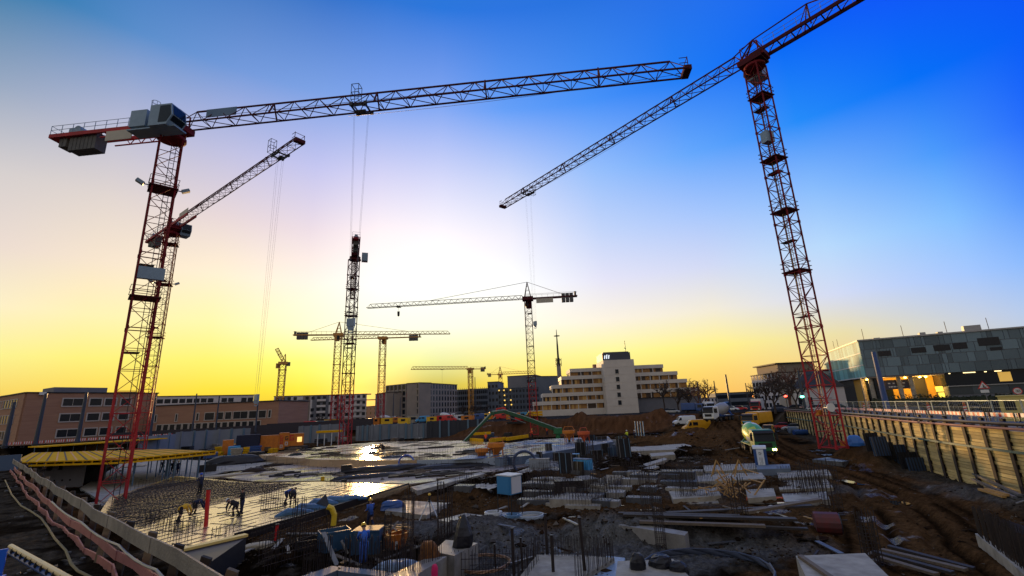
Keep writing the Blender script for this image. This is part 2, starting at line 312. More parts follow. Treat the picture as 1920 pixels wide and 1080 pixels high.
def height(x, y, detail=True):
    x = np.asarray(x, float); y = np.asarray(y, float)
    d, idx = pdist(x, y, PIT); S = street(x, y)
    wallside = (idx >= 1) & (idx <= len(WALL) - 1); wd = np.where(wallside, .55, np.where(y > 100, 5., 1.5))
    jit = np.where(wallside, 0, (fbm(x * .3, y * .3, 5) - .5) * np.where(y > 60, 2.2, .8))
    t = sstep(0, 1, (d + jit * (d > -3)) / wd)
    f = np.full(x.shape, FL)
    for bx, by, rx, ry, h, rot, flat in BUMPS:
        u = (x - bx) * cos(rot) + (y - by) * sin(rot); v = -(x - bx) * sin(rot) + (y - by) * cos(rot)
        q = np.sqrt((u / rx) ** 2 + (v / ry) ** 2) + (fbm(x * .5, y * .5, 9) - .5) * .35
        g = (1 - sstep(.55, 1.15, q)) if flat else np.exp(-q * q * 1.6)
        f = f + h * g
    rd, rp, rs = ldist(x, y, RAMP); rz = np.interp(rp, range(len(RAMP)), [r[2] for r in RAMP])
    k = 1 - sstep(2.6, 6.5, rd); f = f * (1 - k) + rz * k
    td, tp, ts = ldist(x, y, TRACK); k2 = 1 - sstep(1.5, 3.2, td); f = f * (1 - k2) + (FL + .05) * k2
    if detail:
        rut = lambda s_, a: np.exp(-((np.abs(s_) - a) / .34) ** 2)
        wob = (fbm(x * .25, y * .25, 21) - .5) * 1.2
        near = (rd < 5.5)
        calm = 1 - .75 * (1 - sstep(3.5, 6, rd))
        f = f - near * (.26 * rut(rs + wob, 1.1) + .18 * rut(rs + wob * 1.5 + 1.7, 1.2) + .12 * rut(rs + wob, 3.4)) + near * .06 * np.cos((rs + wob) * 7.5)
        f = f - (td < 3) * (.16 * rut(ts + wob * .6, .9) + .1 * rut(ts + wob - .9, .8))
        f = f + calm * ((fbm(x * .4, y * .4, 1) - .47) * .34 + (fbm(x * 1.9, y * 1.9, 3, 3) - .43) * .22 + (np.abs(fbm(x * 2.7 + 9, y * 2.7, 13, 4) - .47) * -.5 + .06) * sstep(.42, .6, fbm(x * .35, y * .35, 17)) + sstep(.62, .72, vnoise(x * 3.3, y * 3.3, 19)) * .07 + sstep(.7, .75, vnoise(x * 5.9, y * 5.9, 23)) * .06)
    z = S * (1 - t) + f * t
    if detail: z = z + (1 - t) * ((fbm(x * 1.3, y * 1.3, 31) - .47) * .10) * (np.hypot(x, y) < 60) + (fbm(x * 5.1, y * 5.1, 41, 2) - .37) * .09
    return z
def ground(x, y): return float(height(np.array([x]), np.array([y]))[0])
def gp(px, py):                            # the terrain point seen at a pixel
    r = ray(px, py); n = hypot(r[0], r[1]); ds = np.geomspace(6, 400, 900)
    X = r[0] / n * ds; Y = r[1] / n * ds; Z = CAMH + r[2] / n * ds; hh = height(X, Y)
    k = np.where(Z < hh)[0]; k = k[0] if len(k) else 899
    return Vector((X[k], Y[k], hh[k]))
def build_ground():
    az = np.radians(np.concatenate([np.arange(-64, 64.01, .24), np.arange(68, 292, 8.)])); n = len(az)
    rs = np.concatenate([[.5, 2, 3.5], 5 * 1.0068 ** np.arange(0, 545), np.geomspace(215, 7000, 40)]); m = len(rs)
    R, A = np.meshgrid(rs, az, indexing='ij'); X = R * np.sin(A); Y = R * np.cos(A)
    Z = height(X.ravel(), Y.ravel()).reshape(X.shape); Z = np.where(R > 300, Z - .3, Z)
    co = np.stack([X, Y, Z], -1).reshape(-1, 3)
    i = np.arange(m - 1)[:, None] * n; j = np.arange(n)[None]; j2 = (j + 1) % n
    q = np.stack([i + j, i + n + j, i + n + j2, i + j2], -1).reshape(-1, 4)
    me = bpy.data.meshes.new('ground'); me.vertices.add(len(co)); me.vertices.foreach_set('co', co.ravel())
    me.loops.add(q.size); me.loops.foreach_set('vertex_index', q.ravel().astype(np.int32))
    me.polygons.add(len(q)); me.polygons.foreach_set('loop_start', np.arange(0, q.size, 4, dtype=np.int32))
    me.polygons.foreach_set('use_smooth', np.ones(len(q), bool)); me.update(calc_edges=True)
    # what kind of soil lies where: brown mud, grey gravel, pale clay
    x = co[:, 0]; y = co[:, 1]; d, idx = pdist(x, y, PIT)
    brown = np.array([.135, .072, .032]); mud = np.array([.014, .0085, .0045]); grey = np.array([.12, .10, .075]); clay = np.array([.16, .155, .15]); earth = np.array([.16, .080, .042]); asph = np.array([.055, .055, .06])
    c = np.tile(mud, (len(x), 1)); n1 = fbm(x * .16, y * .16, 51); n2 = fbm(x * .9, y * .9, 61)
    def mixin(c, col, k): k = np.clip(k, 0, 1)[:, None]; return c * (1 - k) + col * k
    c = mixin(c, brown, sstep(.44, .56, n1) * .8); c = mixin(c, grey, sstep(.56, .70, n2) * .55)
    rd, rp, rs_ = ldist(x, y, RAMP); c = mixin(c, brown * 1.0, (1 - sstep(4, 7.5, rd)))
    wob_ = (fbm(x * .25, y * .25, 21) - .5) * 1.2
    for a_ in (1.1, 2.4, 3.4): c = mixin(c, mud * .55, np.exp(-((np.abs(rs_ + wob_) - a_) / .3) ** 2) * (rd < 5.5) * .85)
    td, tp, ts = ldist(x, y, TRACK); c = mixin(c, brown * .85, (1 - sstep(1.8, 3, td)))
    wd, wp, ws = ldist(x, y, WALL); c = mixin(c, grey * .9, (1 - sstep(1.5, 4.5, wd + (n2 - .5) * 3)) * (d > .9))
    for bx, by, rx, ry, k in ((2, 27.5, 7, 2.6, 1), (8, 25, 7, 2.2, .9), (-6.5, 32, 3.5, 2.5, .9), (14, 40, 2.5, 5, .7), (-3.5, 30, 3, 2, .8), (25, 39, 2, 2.5, .6), (3, 24, 9, 2.5, .8), (31.5, 33, 2.4, 5, .6)):
        q = np.hypot((x - bx) / rx, (y - by) / ry) + (n2 - .5) * .9; c = mixin(c, clay, (1 - sstep(.6, 1.15, q)) * k)
    c = mixin(c, earth, sstep(.3, 1, (y - 112) / 8) * (x > -25) * (x < 50) * (d > -8) * (rd > 5)); c = mixin(c, brown * 1.1, (1 - sstep(8, 13, np.hypot(x - 27, (y - 84)))))
    out = (d < -.3); c = mixin(c, asph, out * 1.); c = mixin(c, grey * .8 + mud * .3, out * (np.hypot(x, y) < 60) * (x < 5) * .8)
    c = mixin(c, mud, out * (np.hypot(x, y) < 60) * (x < 5) * sstep(.45, .6, fbm(x * .7, y * .7, 77)) * .8)
    c = c * (.30 + 1.5 * fbm(x * 4, y * 4, 71, 3)[:, None])
    a = me.color_attributes.new('Col', 'FLOAT_COLOR', 'POINT'); a.data.foreach_set('color', np.concatenate([c, np.ones((len(c), 1))], 1).ravel())
    g = mat('soil', (1, 1, 1), .85, vcol=True, col2=(.28, .27, .26), ns=7., bump=2.2, bs=11., wet=.35, spec=.10)
    me.materials.append(g); o = bpy.data.objects.new('ground', me); COL.objects.link(o); tag(o, kind='structure'); return o
build_ground()
# ---------------------------------------------------------------- tower cranes
def lattice(mb, o, ux, uy, uz, w, h, L_, sec, tc_, tb, k0=0, ring=4):
    """a four-chord box lattice from o along uz, cross-section w (ux) by h (uy)"""
    c = [(-w / 2, -h / 2), (w / 2, -h / 2), (w / 2, h / 2), (-w / 2, h / 2)]; n = max(1, round(L_ / sec)); s = L_ / n
    P = lambda i, k: o + ux * c[k][0] + uy * c[k][1] + uz * (i * s)
    for k in range(4): mb.bar(P(0, k), P(n, k), tc_, up=ux)
    for i in range(n + 1):
        big = (i + k0) % ring == 0
        for k in range(4):
            a, b = P(i, k), P(i, (k + 1) % 4); mb.bar(a, b, tb * (1.6 if big else 1), up=uz)
            if i < n: mb.bar(P(i, k) if (i + k) % 2 else b, P(i + 1, (k + 1) % 4) if (i + k) % 2 else P(i + 1, k), tb, up=ux)
        if big:
            for k in range(4): mb.cbox(P(i, k), (tc_ * 1.5, tc_ * 1.5, tc_ * 2.4), rz=atan2(ux.y, ux.x))
def tri_jib(mb, o, ux, uy, L_, w, h, sec, tc_, tb, z0=0., x0=0., taper=0.):
    """triangular lattice boom along ux: two bottom chords, one top chord"""
    n = max(2, round(L_ / sec)); s = L_ / n; uz = Vector((0, 0, 1))
    A = lambda i: o + ux * (x0 + i * s) + uy * (w / 2) + uz * z0
    B = lambda i: o + ux * (x0 + i * s) - uy * (w / 2) + uz * z0
    T = lambda i: o + ux * (x0 + (i + .5) * s) + uz * (z0 + h * (1 - taper * (i / n)))
    mb.bar(A(0), A(n), tc_); mb.bar(B(0), B(n), tc_)
    for i in range(n):
        mb.bar(A(i), B(i), tb); mb.bar(A(i), B(i + 1), tb)
        for Q in (A, B): mb.bar(Q(i), T(i), tb); mb.bar(T(i), Q(i + 1), tb)
        if i < n - 1: mb.bar(T(i), T(i + 1), tc_ * 1.05)
    mb.bar(A(n), B(n), tb)
def platform(mb, c, ux, uy, r, z):
    mb.cbox((c.x, c.y, z), (2 * r, 2 * r, .12), rz=atan2(ux.y, ux.x))
    for q in (.5, 1.05):
        P = [c + ux * (a * r) + uy * (b * r) + Vector((0, 0, z + q - c.z)) for a, b in ((-1, -1), (1, -1), (1, 1), (-1, 1))]
        for k in range(4): mb.bar(P[k], P[(k + 1) % 4], .05)
def hoist(root, jo, ux, uy, xt, zt, hook, dark, w, r=.013, sep=1.6):
    t = MB(); c = jo + ux * xt; c.z = zt
    for s in (-1, 1):
        t.bar(c + ux * (s * sep / 2) - uy * (w / 2 + .15), c + ux * (s * sep / 2) + uy * (w / 2 + .15), .16)
        t.bar(c + ux * (-sep / 2) + uy * (s * w / 2), c + ux * (sep / 2) + uy * (s * w / 2), .14)
        for q in (-1, 1): t.cbox(c + ux * (s * sep / 2) + uy * (q * (w / 2 + .1)) + Vector((0, 0, .12)), (.35, .2, .35), rz=atan2(ux.y, ux.x))
    t.cbox(c - Vector((0, 0, .3)), (sep * .7, .5, .25), rz=atan2(ux.y, ux.x))
    # service basket beside the trolley
    for a in (-.4, .4):
        for b in (0, 1.):
            t.bar(c + ux * a + uy * (w / 2 + .2 + b * .8), c + ux * a + uy * (w / 2 + .2 + b * .8) + Vector((0, 0, 1.9)), .05)
    for z in (0, .9, 1.9):
        for a in (-.4, .4): t.bar(c + ux * a + uy * (w / 2 + .2) + Vector((0, 0, z)), c + ux * a + uy * (w / 2 + 1.) + Vector((0, 0, z)), .05)
        for b in (.2, 1.): t.bar(c - ux * .4 + uy * (w / 2 + b) + Vector((0, 0, z)), c + ux * .4 + uy * (w / 2 + b) + Vector((0, 0, z)), .05)
    t.build('trolley', dark, root, world=True)
    k = MB(); hk = Vector(hook)
    for s in (-1, 1):
        for e in (-.12, .12): k.bar(c + ux * (s * sep / 2) + uy * e - Vector((0, 0, .3)), hk + ux * (s * .25) + uy * e + Vector((0, 0, .3)), r)
    k.build('hoist_cable', STEEL, root, world=True)
    b = MB(); b.cbox(hk, (.75, .32, .75), rz=atan2(ux.y, ux.x)); b.lathe([(.3, -.12), (.3, .12)], hk - Vector((0, 0, .5)), 10, Matrix.Rotation(pi / 2, 4, 'X'))
    b.tube([hk + Vector((0.22 * sin(a), 0, -.85 + .2 * cos(a))) for a in np.linspace(0, 4.4, 9)], .05, 6)
    b.build('hook_block', CABW, root, world=True)
def cab_box(root, c, ux, uy, sz, m, g, name='cab'):
    a, b, h = sz; rz = atan2(ux.y, ux.x)
    # a shell with a sloping front and framed window openings
    mb = MB(c, rz); f = a / 2; fl = f * .55
    pr = [(-f, -h / 2), (fl, -h / 2), (f, -h * .05), (f * .8, h / 2), (-f, h / 2)]
    vs = [(x, y, z) for y in (-b / 2, b / 2) for x, z in pr]; n = 5
    mb.add(vs, [tuple(range(n)), tuple(range(2 * n - 1, n - 1, -1))] + [(i, n + i, n + (i + 1) % n, (i + 1) % n) for i in range(n)])
    o = mb.build(name, m, root, world=True)
    q = MB(c, rz); e = .03
    for s in (-1, 1):
        y = s * (b / 2 + e); V_ = [(-f * .15, -h * .38), (f * .56, -h * .38), (f * .88, -h * .05), (f * .72, h * .42), (-f * .15, h * .42)]; q.add([(x, y, z) for x, z in V_], [(0, 1, 2, 3, 4)]); q.add([(x, y - s * e * .9, z) for x, z in V_], [(4, 3, 2, 1, 0)])
    q.add([(fl + .05, -b * .42, -h * .44), (f + .02, -b * .42, -h * .07), (f + .02, b * .42, -h * .07), (fl + .05, b * .42, -h * .44)], [(0, 1, 2, 3)])
    q.add([(f + .04, -b * .42, -h * .02), (f * .83 + .03, -b * .42, h * .44), (f * .83 + .03, b * .42, h * .44), (f + .04, b * .42, -h * .02)], [(0, 1, 2, 3)])
    q.build('cab_window', g, o, world=True)
    return o
def base_block(root, B, w, rz):
    g = ground(B.x, B.y); m = MB(); m.cbox((B.x, B.y, g - .55), (w * 1.7, w * 1.7, 1.5), rz=rz); m.build('foundation', CONCD, root, world=True)
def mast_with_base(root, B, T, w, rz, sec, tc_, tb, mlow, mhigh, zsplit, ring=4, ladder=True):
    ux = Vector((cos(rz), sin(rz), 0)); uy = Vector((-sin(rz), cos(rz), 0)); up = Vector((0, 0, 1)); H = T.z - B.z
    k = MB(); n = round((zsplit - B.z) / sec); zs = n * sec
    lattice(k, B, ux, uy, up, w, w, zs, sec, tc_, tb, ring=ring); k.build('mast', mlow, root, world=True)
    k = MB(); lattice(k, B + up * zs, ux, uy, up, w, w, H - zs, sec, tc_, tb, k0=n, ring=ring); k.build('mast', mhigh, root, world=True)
    if ladder:
        k = MB(); c = B + ux * (w * .18) + uy * (w * .2)
        for s in (-.22, .22): k.bar(c + ux * s, c + ux * s + up * H, .045)
        for i in range(int(H / .6)): k.bar(c - ux * .22 + up * (i * .6), c + ux * .22 + up * (i * .6), .035)
        for i in range(int(H / 9)): k.cbox(B + up * (5 + i * 9) - ux * (w * .15), (w * .6, w * .85, .06), rz=rz)
        k.build('mast_ladder', DARK, root, world=True)
def jib_dirs(azd): a = radians(azd); return Vector((sin(a), cos(a), 0)), Vector((cos(a), -sin(a), 0))
DN = Vector((0, 0, 1))

def crane_flat_top(label, B, T, w, rz, az, jl, cl, jw, jh, tr=None, hookpt=None, group=None, t=(.17, .08), jt=(.12, .06), lowm=RED, him=RED_SILHOUETTE, jm=RED_SILHOUETTE, split=None, cabs=True, sec=2.0, jsec=2.2, big=True, signs=(), ring=4, weights=5, ladder=True):
    root = thing('tower_crane', label, 'crane', (B.x, B.y, B.z), 0, group); ux, uy = jib_dirs(az)
    if big: base_block(root, B, w, rz)
    mast_with_base(root, B, T - DN * 1.6, w, rz, sec, t[0], t[1], lowm, him, split or (B.z + (T.z - B.z) * .45), ring, ladder)
    k = MB(T - DN * 1.2, 0); k.lathe([(w * .62, -.5), (w * .72, -.4), (w * .72, -.1), (w * .5, -.1), (w * .5, .25), (w * .66, .3), (w * .66, .5)], (0, 0, 0), 16)
    k.build('slewing_ring', him, root, world=True)
    k = MB(); k.cbox(T - DN * .4, (w * 1.9, jw * 1.25, .7), rz=atan2(ux.y, ux.x)); lattice(k, T + DN * 0, ux, uy, DN, w * 1.2, jw, jh, jh, t[0] * .8, t[1]); k.build('slewing_platform', him, root, world=True)
    k = MB(); tri_jib(k, T, ux, uy, jl - w * .6, jw, jh, jsec, jt[0], jt[1], 0, w * .6, .12)
    n = int(jl / 12)
    for i in range(1, n + 1):
        p = T + ux * (i * 12); k.bar(p + uy * jw / 2, p + DN * jh, jt[1] * 2); k.bar(p - uy * jw / 2, p + DN * jh, jt[1] * 2)
    tip = T + ux * jl
    for s in (-1, 1):
        for h_ in (.6, 1.2): k.bar(tip + uy * (s * jw / 2) + DN * h_, tip + uy * (s * jw / 2) - ux * .8 + DN * h_, .05)
        k.bar(tip + uy * (s * jw / 2), tip + uy * (s * jw / 2) + DN * 1.3, .06)
    k.bar(tip - uy * jw / 2 + DN * 1.2, tip + uy * jw / 2 + DN * 1.2, .05); k.cbox(tip + DN * .1, (.7, jw, .5), rz=atan2(ux.y, ux.x))
    k.build('jib', jm, root, world=True)
    if big:                                                          # cable along the boom
        k = MB(); k.bar(T + ux * 1.5 + DN * (jh * .6), tip + DN * .5, .035)
        k.tube([T + ux * (2 + (jl - 3) * q) - DN * (.1 + .9 * sin(pi * q)) for q in np.linspace(.35 if tr else 0, 1, 12)], .02, 5); k.build('trolley_cable', DARK, root, world=True)
    # counter jib: two side beams, deck, ballast, winch, railing
    k = MB(); bw = jw * 1.15
    for s in (-1, 1):
        k.bar(T + uy * (s * bw / 2) - DN * .1, T - ux * cl + uy * (s * bw / 2) - DN * .1, .22, .45)
    m_ = max(2, int(cl / 1.6))
    for i in range(m_ + 1):
        a = -ux * (cl * i / m_); k.bar(T + a + uy * bw / 2, T + a - uy * bw / 2, .12)
        if i < m_: k.bar(T + a + uy * bw / 2, T - ux * (cl * (i + 1) / m_) - uy * bw / 2, .08)
    k.cbox(T - ux * (cl * .86) - DN * .3, (cl * .28, bw * 1.05, .1), rz=atan2(ux.y, ux.x))
    if jh > .9 and T.z < 45:
        for s in (-1, 1):
            for i in range(int(cl * .45 / 1.4)):
                a = T - ux * (w * .6 + i * 1.4) + uy * (s * bw / 2); k.bar(a, a - ux * .7 - DN * .9, .07); k.bar(a - ux * .7 - DN * .9, a - ux * 1.4, .07)
            k.bar(T - ux * (w * .6) + uy * (s * bw / 2) - DN * .9, T - ux * (cl * .55) + uy * (s * bw / 2) - DN * .9, .12)
    k.build('counter_jib', RED_SILHOUETTE if T.z > 45 else lowm, root, world=True)
    if big:
        k = MB()
        for s in (-1, 1):
            e = uy * (s * bw / 2) + DN * .15; nn = int((cl - w) / 1.3)
            for h_ in (.55, 1.1): k.bar(T - ux * w + e + DN * h_, T - ux * cl + e + DN * h_, .04)
            for i in range(nn + 1): a = T - ux * (w + (cl - w) * i / nn) + e; k.bar(a, a + DN * 1.1, .045)
        e = T - ux * cl + DN * .15
        for h_ in (.55, 1.1): k.bar(e + uy * bw / 2 + DN * h_, e - uy * bw / 2 + DN * h_, .04)
        k.build('railing', CABW, root, world=True)
    for i in range(weights):
        k = MB(); x = cl * .62 + i * (cl * .30 / max(1, weights)) + (.35 if i >= weights - 2 else 0)
        hh = 2.1 if i < weights - 2 else 1.5
        k.cbox(T - ux * x - DN * (hh * .5 - .1), (cl * .30 / weights * .86, bw * .72, hh), rz=atan2(ux.y, ux.x)); k.build('counterweight', BALLAST, root, world=True)
    k = MB(); c = T - ux * (cl * .80) + DN * .55; k.cbox(c - DN * .1, (1.8, bw * .7, .25), rz=atan2(ux.y, ux.x))
    k.tube([c - uy * bw * .3 + DN * .3, c + uy * bw * .3 + DN * .3], .42, 12); k.cbox(c - ux * 1. + DN * .25, (.6, .7, .7), rz=atan2(ux.y, ux.x)); k.build('winch', CABW, root, world=True)
    if tr: hoist(root, T, ux, uy, tr, T.z - .25, hookpt, DARK, jw)
    for (x0, x1, z0, z1, side, m) in signs:
        k = MB(); c = T + ux * ((x0 + x1) / 2) + uy * side + DN * ((z0 + z1) / 2); k.cbox(c, (abs(x1 - x0), .08, z1 - z0), rz=atan2(ux.y, ux.x)); k.build('sign_panel', m, root, world=True)
    return root, ux, uy
def mid_platforms(root, B, w, rz, zs, lamps=True):
    ux = Vector((cos(rz), sin(rz), 0)); uy = Vector((-sin(rz), cos(rz), 0))
    for z in zs:
        k = MB(); platform(k, Vector((B.x, B.y, z)), ux, uy, w * .62, z); k.build('service_platform', RED_SILHOUETTE, root, world=True)
        if lamps:
            for s in (-1, 1):
                p = Vector((B.x, B.y, z + .3)) + RIGHT(B) * (s * w * .98)
                k = MB(); k.bar(p - RIGHT(B) * (s * w * .75), p, .1); k.cbox(p + DN * .15, (.75, .5, .35), rz=atan2(B.y, B.x) + pi / 2, ry=.5 * s); k.build('floodlight', CABW, root, world=True)
def RIGHT(B): n = hypot(B.x, B.y); return Vector((B.y / n, -B.x / n, 0))

# crane on the left, nearest
B1 = Vector((-37.8, 45.35, FL)); T1 = Vector((-37.8, 45.35, 35.4)); az1 = 95.6
jx, jy = jib_dirs(az1)
tp = T1 + jx * 22.3
hk = at(637, 604, hypot(tp.x, tp.y)); hk = Vector((tp.x, tp.y, hk.z))
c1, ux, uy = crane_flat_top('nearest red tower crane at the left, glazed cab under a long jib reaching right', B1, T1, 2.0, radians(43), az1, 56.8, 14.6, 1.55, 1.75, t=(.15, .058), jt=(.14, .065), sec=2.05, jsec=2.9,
    split=13., him=RED_BACKLIT, tr=22.3, hookpt=hk, signs=((4.2, 7.8, .6, 1.6, .35, SIGNB), (-6.9, -3.7, -1.75, -.55, 1.25, SIGNC)), weights=9)
fr = -Vector((B1.x, B1.y, 0)).normalized()                         # towards the street side
cab_box(c1, T1 + ux * 1.4 - DN * .55 + uy * 2.15, ux, uy, (2.7, 1.9, 2.5), CABW, GLASS)
k = MB(); k.cbox(T1 - ux * 1.75 - DN * .35 + uy * 1.9, (1.9, 1.5, 2.0), rz=atan2(ux.y, ux.x)); k.cbox(T1 - ux * .0 - DN * 1.75 + uy * 1.9, (5.6, 1.6, .14), rz=atan2(ux.y, ux.x))
k.build('switch_cabinet', CABW, c1, world=True)
k = MB(); k.tube([T1 - ux * 1. + uy * (1.6 + .4 * cos(a)) + DN * (2.3) + ux * (.4 * sin(a)) for a in np.linspace(0, 2 * pi, 12)], .03, 5)
for a in np.linspace(0, 2 * pi, 7): k.bar(T1 - ux * (1. - .4 * sin(a)) + uy * (1.6 + .4 * cos(a)) + DN * .6, T1 - ux * (1. - .4 * sin(a)) + uy * (1.6 + .4 * cos(a)) + DN * 2.3, .03)
k.build('ladder_cage', CABW, c1, world=True)
mid_platforms(c1, B1, 2.05, radians(43), (27.6,))
k = MB(); p = at(284, 513, 58); k.cbox(p, (2.2, .5, 1.25), rz=atan2(fr.y, fr.x) + pi / 2); k.build('warning_board', CABW, c1, world=True)
mid_platforms(c1, B1, 2.05, radians(43), (15.4,), False)

# crane behind it
B2 = Vector((-65.3, 82.2, -3.2)); T2 = Vector((-65.3, 82.2, 39.6)); tp2 = T2 + jib_dirs(125.9)[0] * 40.5; h2 = Vector((tp2.x, tp2.y, at(486, 745, hypot(tp2.x, tp2.y)).z))
c2, ux, uy = crane_flat_top('second red tower crane at the left, behind the nearest one, jib slanting up towards us', B2, T2, 1.9, radians(28), 125.9, 45.5, 12.5, 1.35, 1.35, t=(.15, .07), jt=(.10, .05), sec=2.0, jsec=2.2, split=12., him=RED_BACKLIT, tr=40.5, hookpt=h2,
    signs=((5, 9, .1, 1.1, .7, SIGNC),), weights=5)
cab_box(c2, T2 + ux * .5 - DN * .4 - uy * 1.8, ux, uy, (2.4, 1.7, 2.3), CABW, GLASS)
k = MB(); k.cbox(T2 - ux * 2.6 + DN * .7 - uy * .9, (2.6, 1.6, 2.0), rz=atan2(ux.y, ux.x)); k.build('switch_cabinet', CABW, c2, world=True)
k = MB()
for s in (-1, 1): k.bar(T2 + uy * .7 * s - DN * .1, T2 + ux * 9 + uy * .7 * s - DN * .1, .2, .5)
k.build('jib_foot', RED, c2, world=True)
mid_platforms(c2, B2, 2.0, radians(28), (28.,)); mid_platforms(c2, B2, 2.0, radians(28), (18, 36.), False)

# crane on the right
B10 = Vector((33.2, 51.3, -2.35)); T10 = Vector((33.2, 51.3, 46.6)); az10 = -38.6; tp = T10 + jib_dirs(az10)[0] * 46.5
h10 = Vector((tp.x, tp.y, at(1041, 604, hypot(tp.x, tp.y)).z))
c10, ux, uy = crane_flat_top('tall red tower crane on the right beside the timber shoring wall', B10, T10, 1.8, radians(24), az10, 55.3, 23, 1.6, 1.7, t=(.14, .06), jt=(.15, .07), sec=1.6, jsec=2.1, split=12., him=RED_BACKLIT, tr=46.5, hookpt=h10, weights=6, ring=4)
cab_box(c10, T10 + ux * .8 - DN * 1.0 - uy * -2.0, ux, uy, (2.4, 1.8, 2.3), CABW, GLASS)
k = MB(); k.cbox(T10 - DN * .7, (2.8, 2.4, .7), rz=atan2(ux.y, ux.x))
for s in (-1, 1): k.bar(T10 + ux * 1.5 + uy * .6 * s, T10 - ux * .4 + DN * 2.6, .16); k.bar(T10 - ux * 1.5 + uy * .6 * s, T10 - ux * .4 + DN * 2.6, .16)
k.bar(T10 - ux * .4 + DN * 2.6, T10 - ux * 7 + DN * 2.9, .12); k.bar(T10 - ux * 7 + DN * 2.9, T10 - ux * 15 + DN * .2, .12); k.bar(T10 - ux * 7 + DN * 2.9, T10 - ux * 7, .12); k.bar(T10 - ux * .4 + DN * 2.6, T10 + ux * 2.5 + DN * 1.7, .12)
k.bar(T10 - ux * 7 + DN * 2.9, T10 - ux * 6 + uy * .8, .1); k.bar(T10 - ux * 7 + DN * 2.9, T10 - ux * 6 - uy * .8, .1)
k.build('tie_frame', RED_SILHOUETTE, c10, world=True)
mid_platforms(c10, B10, 1.8, radians(24), (40.5, 31.5, 24.5, 17.), False)
k = MB(); p = at(1439, 258, 60.2); k.cbox(p, (1.2, .9, 1.5), rz=.3); k.build('cable_box', CABW, c10, world=True)
k = MB(); p = at(1558, 764, 58.5); k.lathe([(.42, -.04), (.42, .04)], p, 20, Matrix.Rotation(pi / 2, 4, 'X')); k.bar(p, p + Vector((.2, 1.4, 0)), .06); k.build('sign_panel', WHITE, c10, world=True)

# the crane seen end on in the middle
B3 = Vector((-40.8, 112.9, -4.)); T3 = Vector((-40.6, 113.0, 43.4))
c3, ux, uy = crane_flat_top('red tower crane in mid distance seen end on, jib pointing straight away', B3, T3, 2.1, radians(-4), -19.9, 50, 13, 1.5, 1.6, t=(.17, .09), sec=2.1, split=8, big=True, ring=4, weights=3, lowm=RED, him=RED_SILHOUETTE)
cab_box(c3, T3 - DN * .7 + uy * 2.4, ux, uy, (2.0, 1.5, 2.2), CABW, GLASS)
mid_platforms(c3, B3, 2.1, radians(-4), (34, 27, 20.), False)

def crane_apex(label, B, T, w, az, jl, cl, m, lowm, ah, jh=1.1, jw=1.2, split=6, sgn=True, hk_=None, t=(.15, .07), big=False, ladder=False, group=None, rz=None):
    """hammerhead crane with a tower top and tie bars"""
    root = thing('tower_crane', label, 'crane', (B.x, B.y, B.z), 0, group); ux, uy = jib_dirs(az); rz = atan2(ux.y, ux.x) if rz is None else rz
    mast_with_base(root, B, T, w, rz, w, t[0], t[1], lowm, m, split, 5, ladder)
    k = MB(); k.cbox(T, (w * 1.6, w * 1.3, 1.), rz=rz); A = T + DN * ah
    for a in (-1, 1):
        for b in (-1, 1): k.bar(T + ux * (a * w / 2) + uy * (b * w / 2), A, t[0])
    for q in (.25, .5, .75):
        for a, b, c_, d in ((-1, -1, 1, -1), (1, -1, 1, 1), (1, 1, -1, 1), (-1, 1, -1, -1)):
            f = (1 - q) * w / 2; k.bar(T + DN * ah * q + ux * a * f + uy * b * f, T + DN * ah * q + ux * c_ * f + uy * d * f, t[1])
    k.build('tower_head', m, root, world=True)
    k = MB(); tri_jib(k, T, ux, uy, jl, jw, jh, 1.8, t[0] * .75, t[1] * .8, 0, w * .4); k.build('jib', m, root, world=True)
    if ah > 1:
        k = MB(); k.bar(A, T + ux * (jl * .62) + DN * jh, .09); k.bar(A, T - ux * (cl * .85), .09); k.build('tie_bar', m, root, world=True)
    k = MB()
    for s in (-1, 1): k.bar(T + uy * s * .6, T - ux * cl + uy * s * .6, .2, .35); k.bar(T + uy * s * .6 + DN * 1.2, T - ux * cl + uy * s * .6 + DN * 1.2, .05)
    for i in range(int(cl / 1.6)):
        a = T - ux * (i * 1.6 + .8); k.bar(a + uy * .6, a - uy * .6, .1); k.bar(a + uy * .6, a + uy * .6 + DN * 1.2, .05)
    k.build('counter_jib', m, root, world=True)
    for i in range(3):
        k = MB(); k.cbox(T - ux * (cl * .72 + i * cl * .08) - DN * .3, (cl * .07, 1.3, 2.4), rz=rz); k.build('counterweight', BALLAST, root, world=True)
    k = MB(); k.cbox(T - ux * cl * .96 + DN * .6, (.5, 1.2, 1.4), rz=rz); k.build('winch', DARK, root, world=True)
    cab_box(root, T - DN * 1.4 + uy * (w * .9), ux, uy, (1.8, 1.3, 1.9), m, GLASS)
    if sgn: k = MB(); k.cbox(T - ux * (cl * .34) - DN * .9 - uy * .8, (cl * .34, .08, 1.3), rz=rz); k.build('sign_panel', SIGNC, root, world=True)
    if hk_:
        x, dz = hk_; c = T + ux * x; k = MB(); k.cbox(c - DN * .2, (1.1, jw, .25), rz=rz); k.build('trolley', DARK, root, world=True)
        k = MB(); k.bar(c, c - DN * dz, .05); k.build('hoist_cable', DARK, root, world=True); k = MB(); k.cbox(c - DN * (dz + .5), (.6, .4, 1.)); k.lathe([(.2, 0), (.35, .2), (.2, .4)], c - DN * (dz + 1.4), 8); k.build('hook_block', DARK, root, world=True)
    return root
c7 = crane_apex('slim hammerhead crane with pointed top and tie bars before the white office block', Vector((4.3, 124.9, -3.9)), Vector((4.3, 124.9, 32.4)), 1.9, -86, 45.5, 13.8, GLOWGOLD if False else RED_SILHOUETTE, RED, 4.9, split=9, hk_=(37, 1.5), ladder=True, t=(.16, .075))
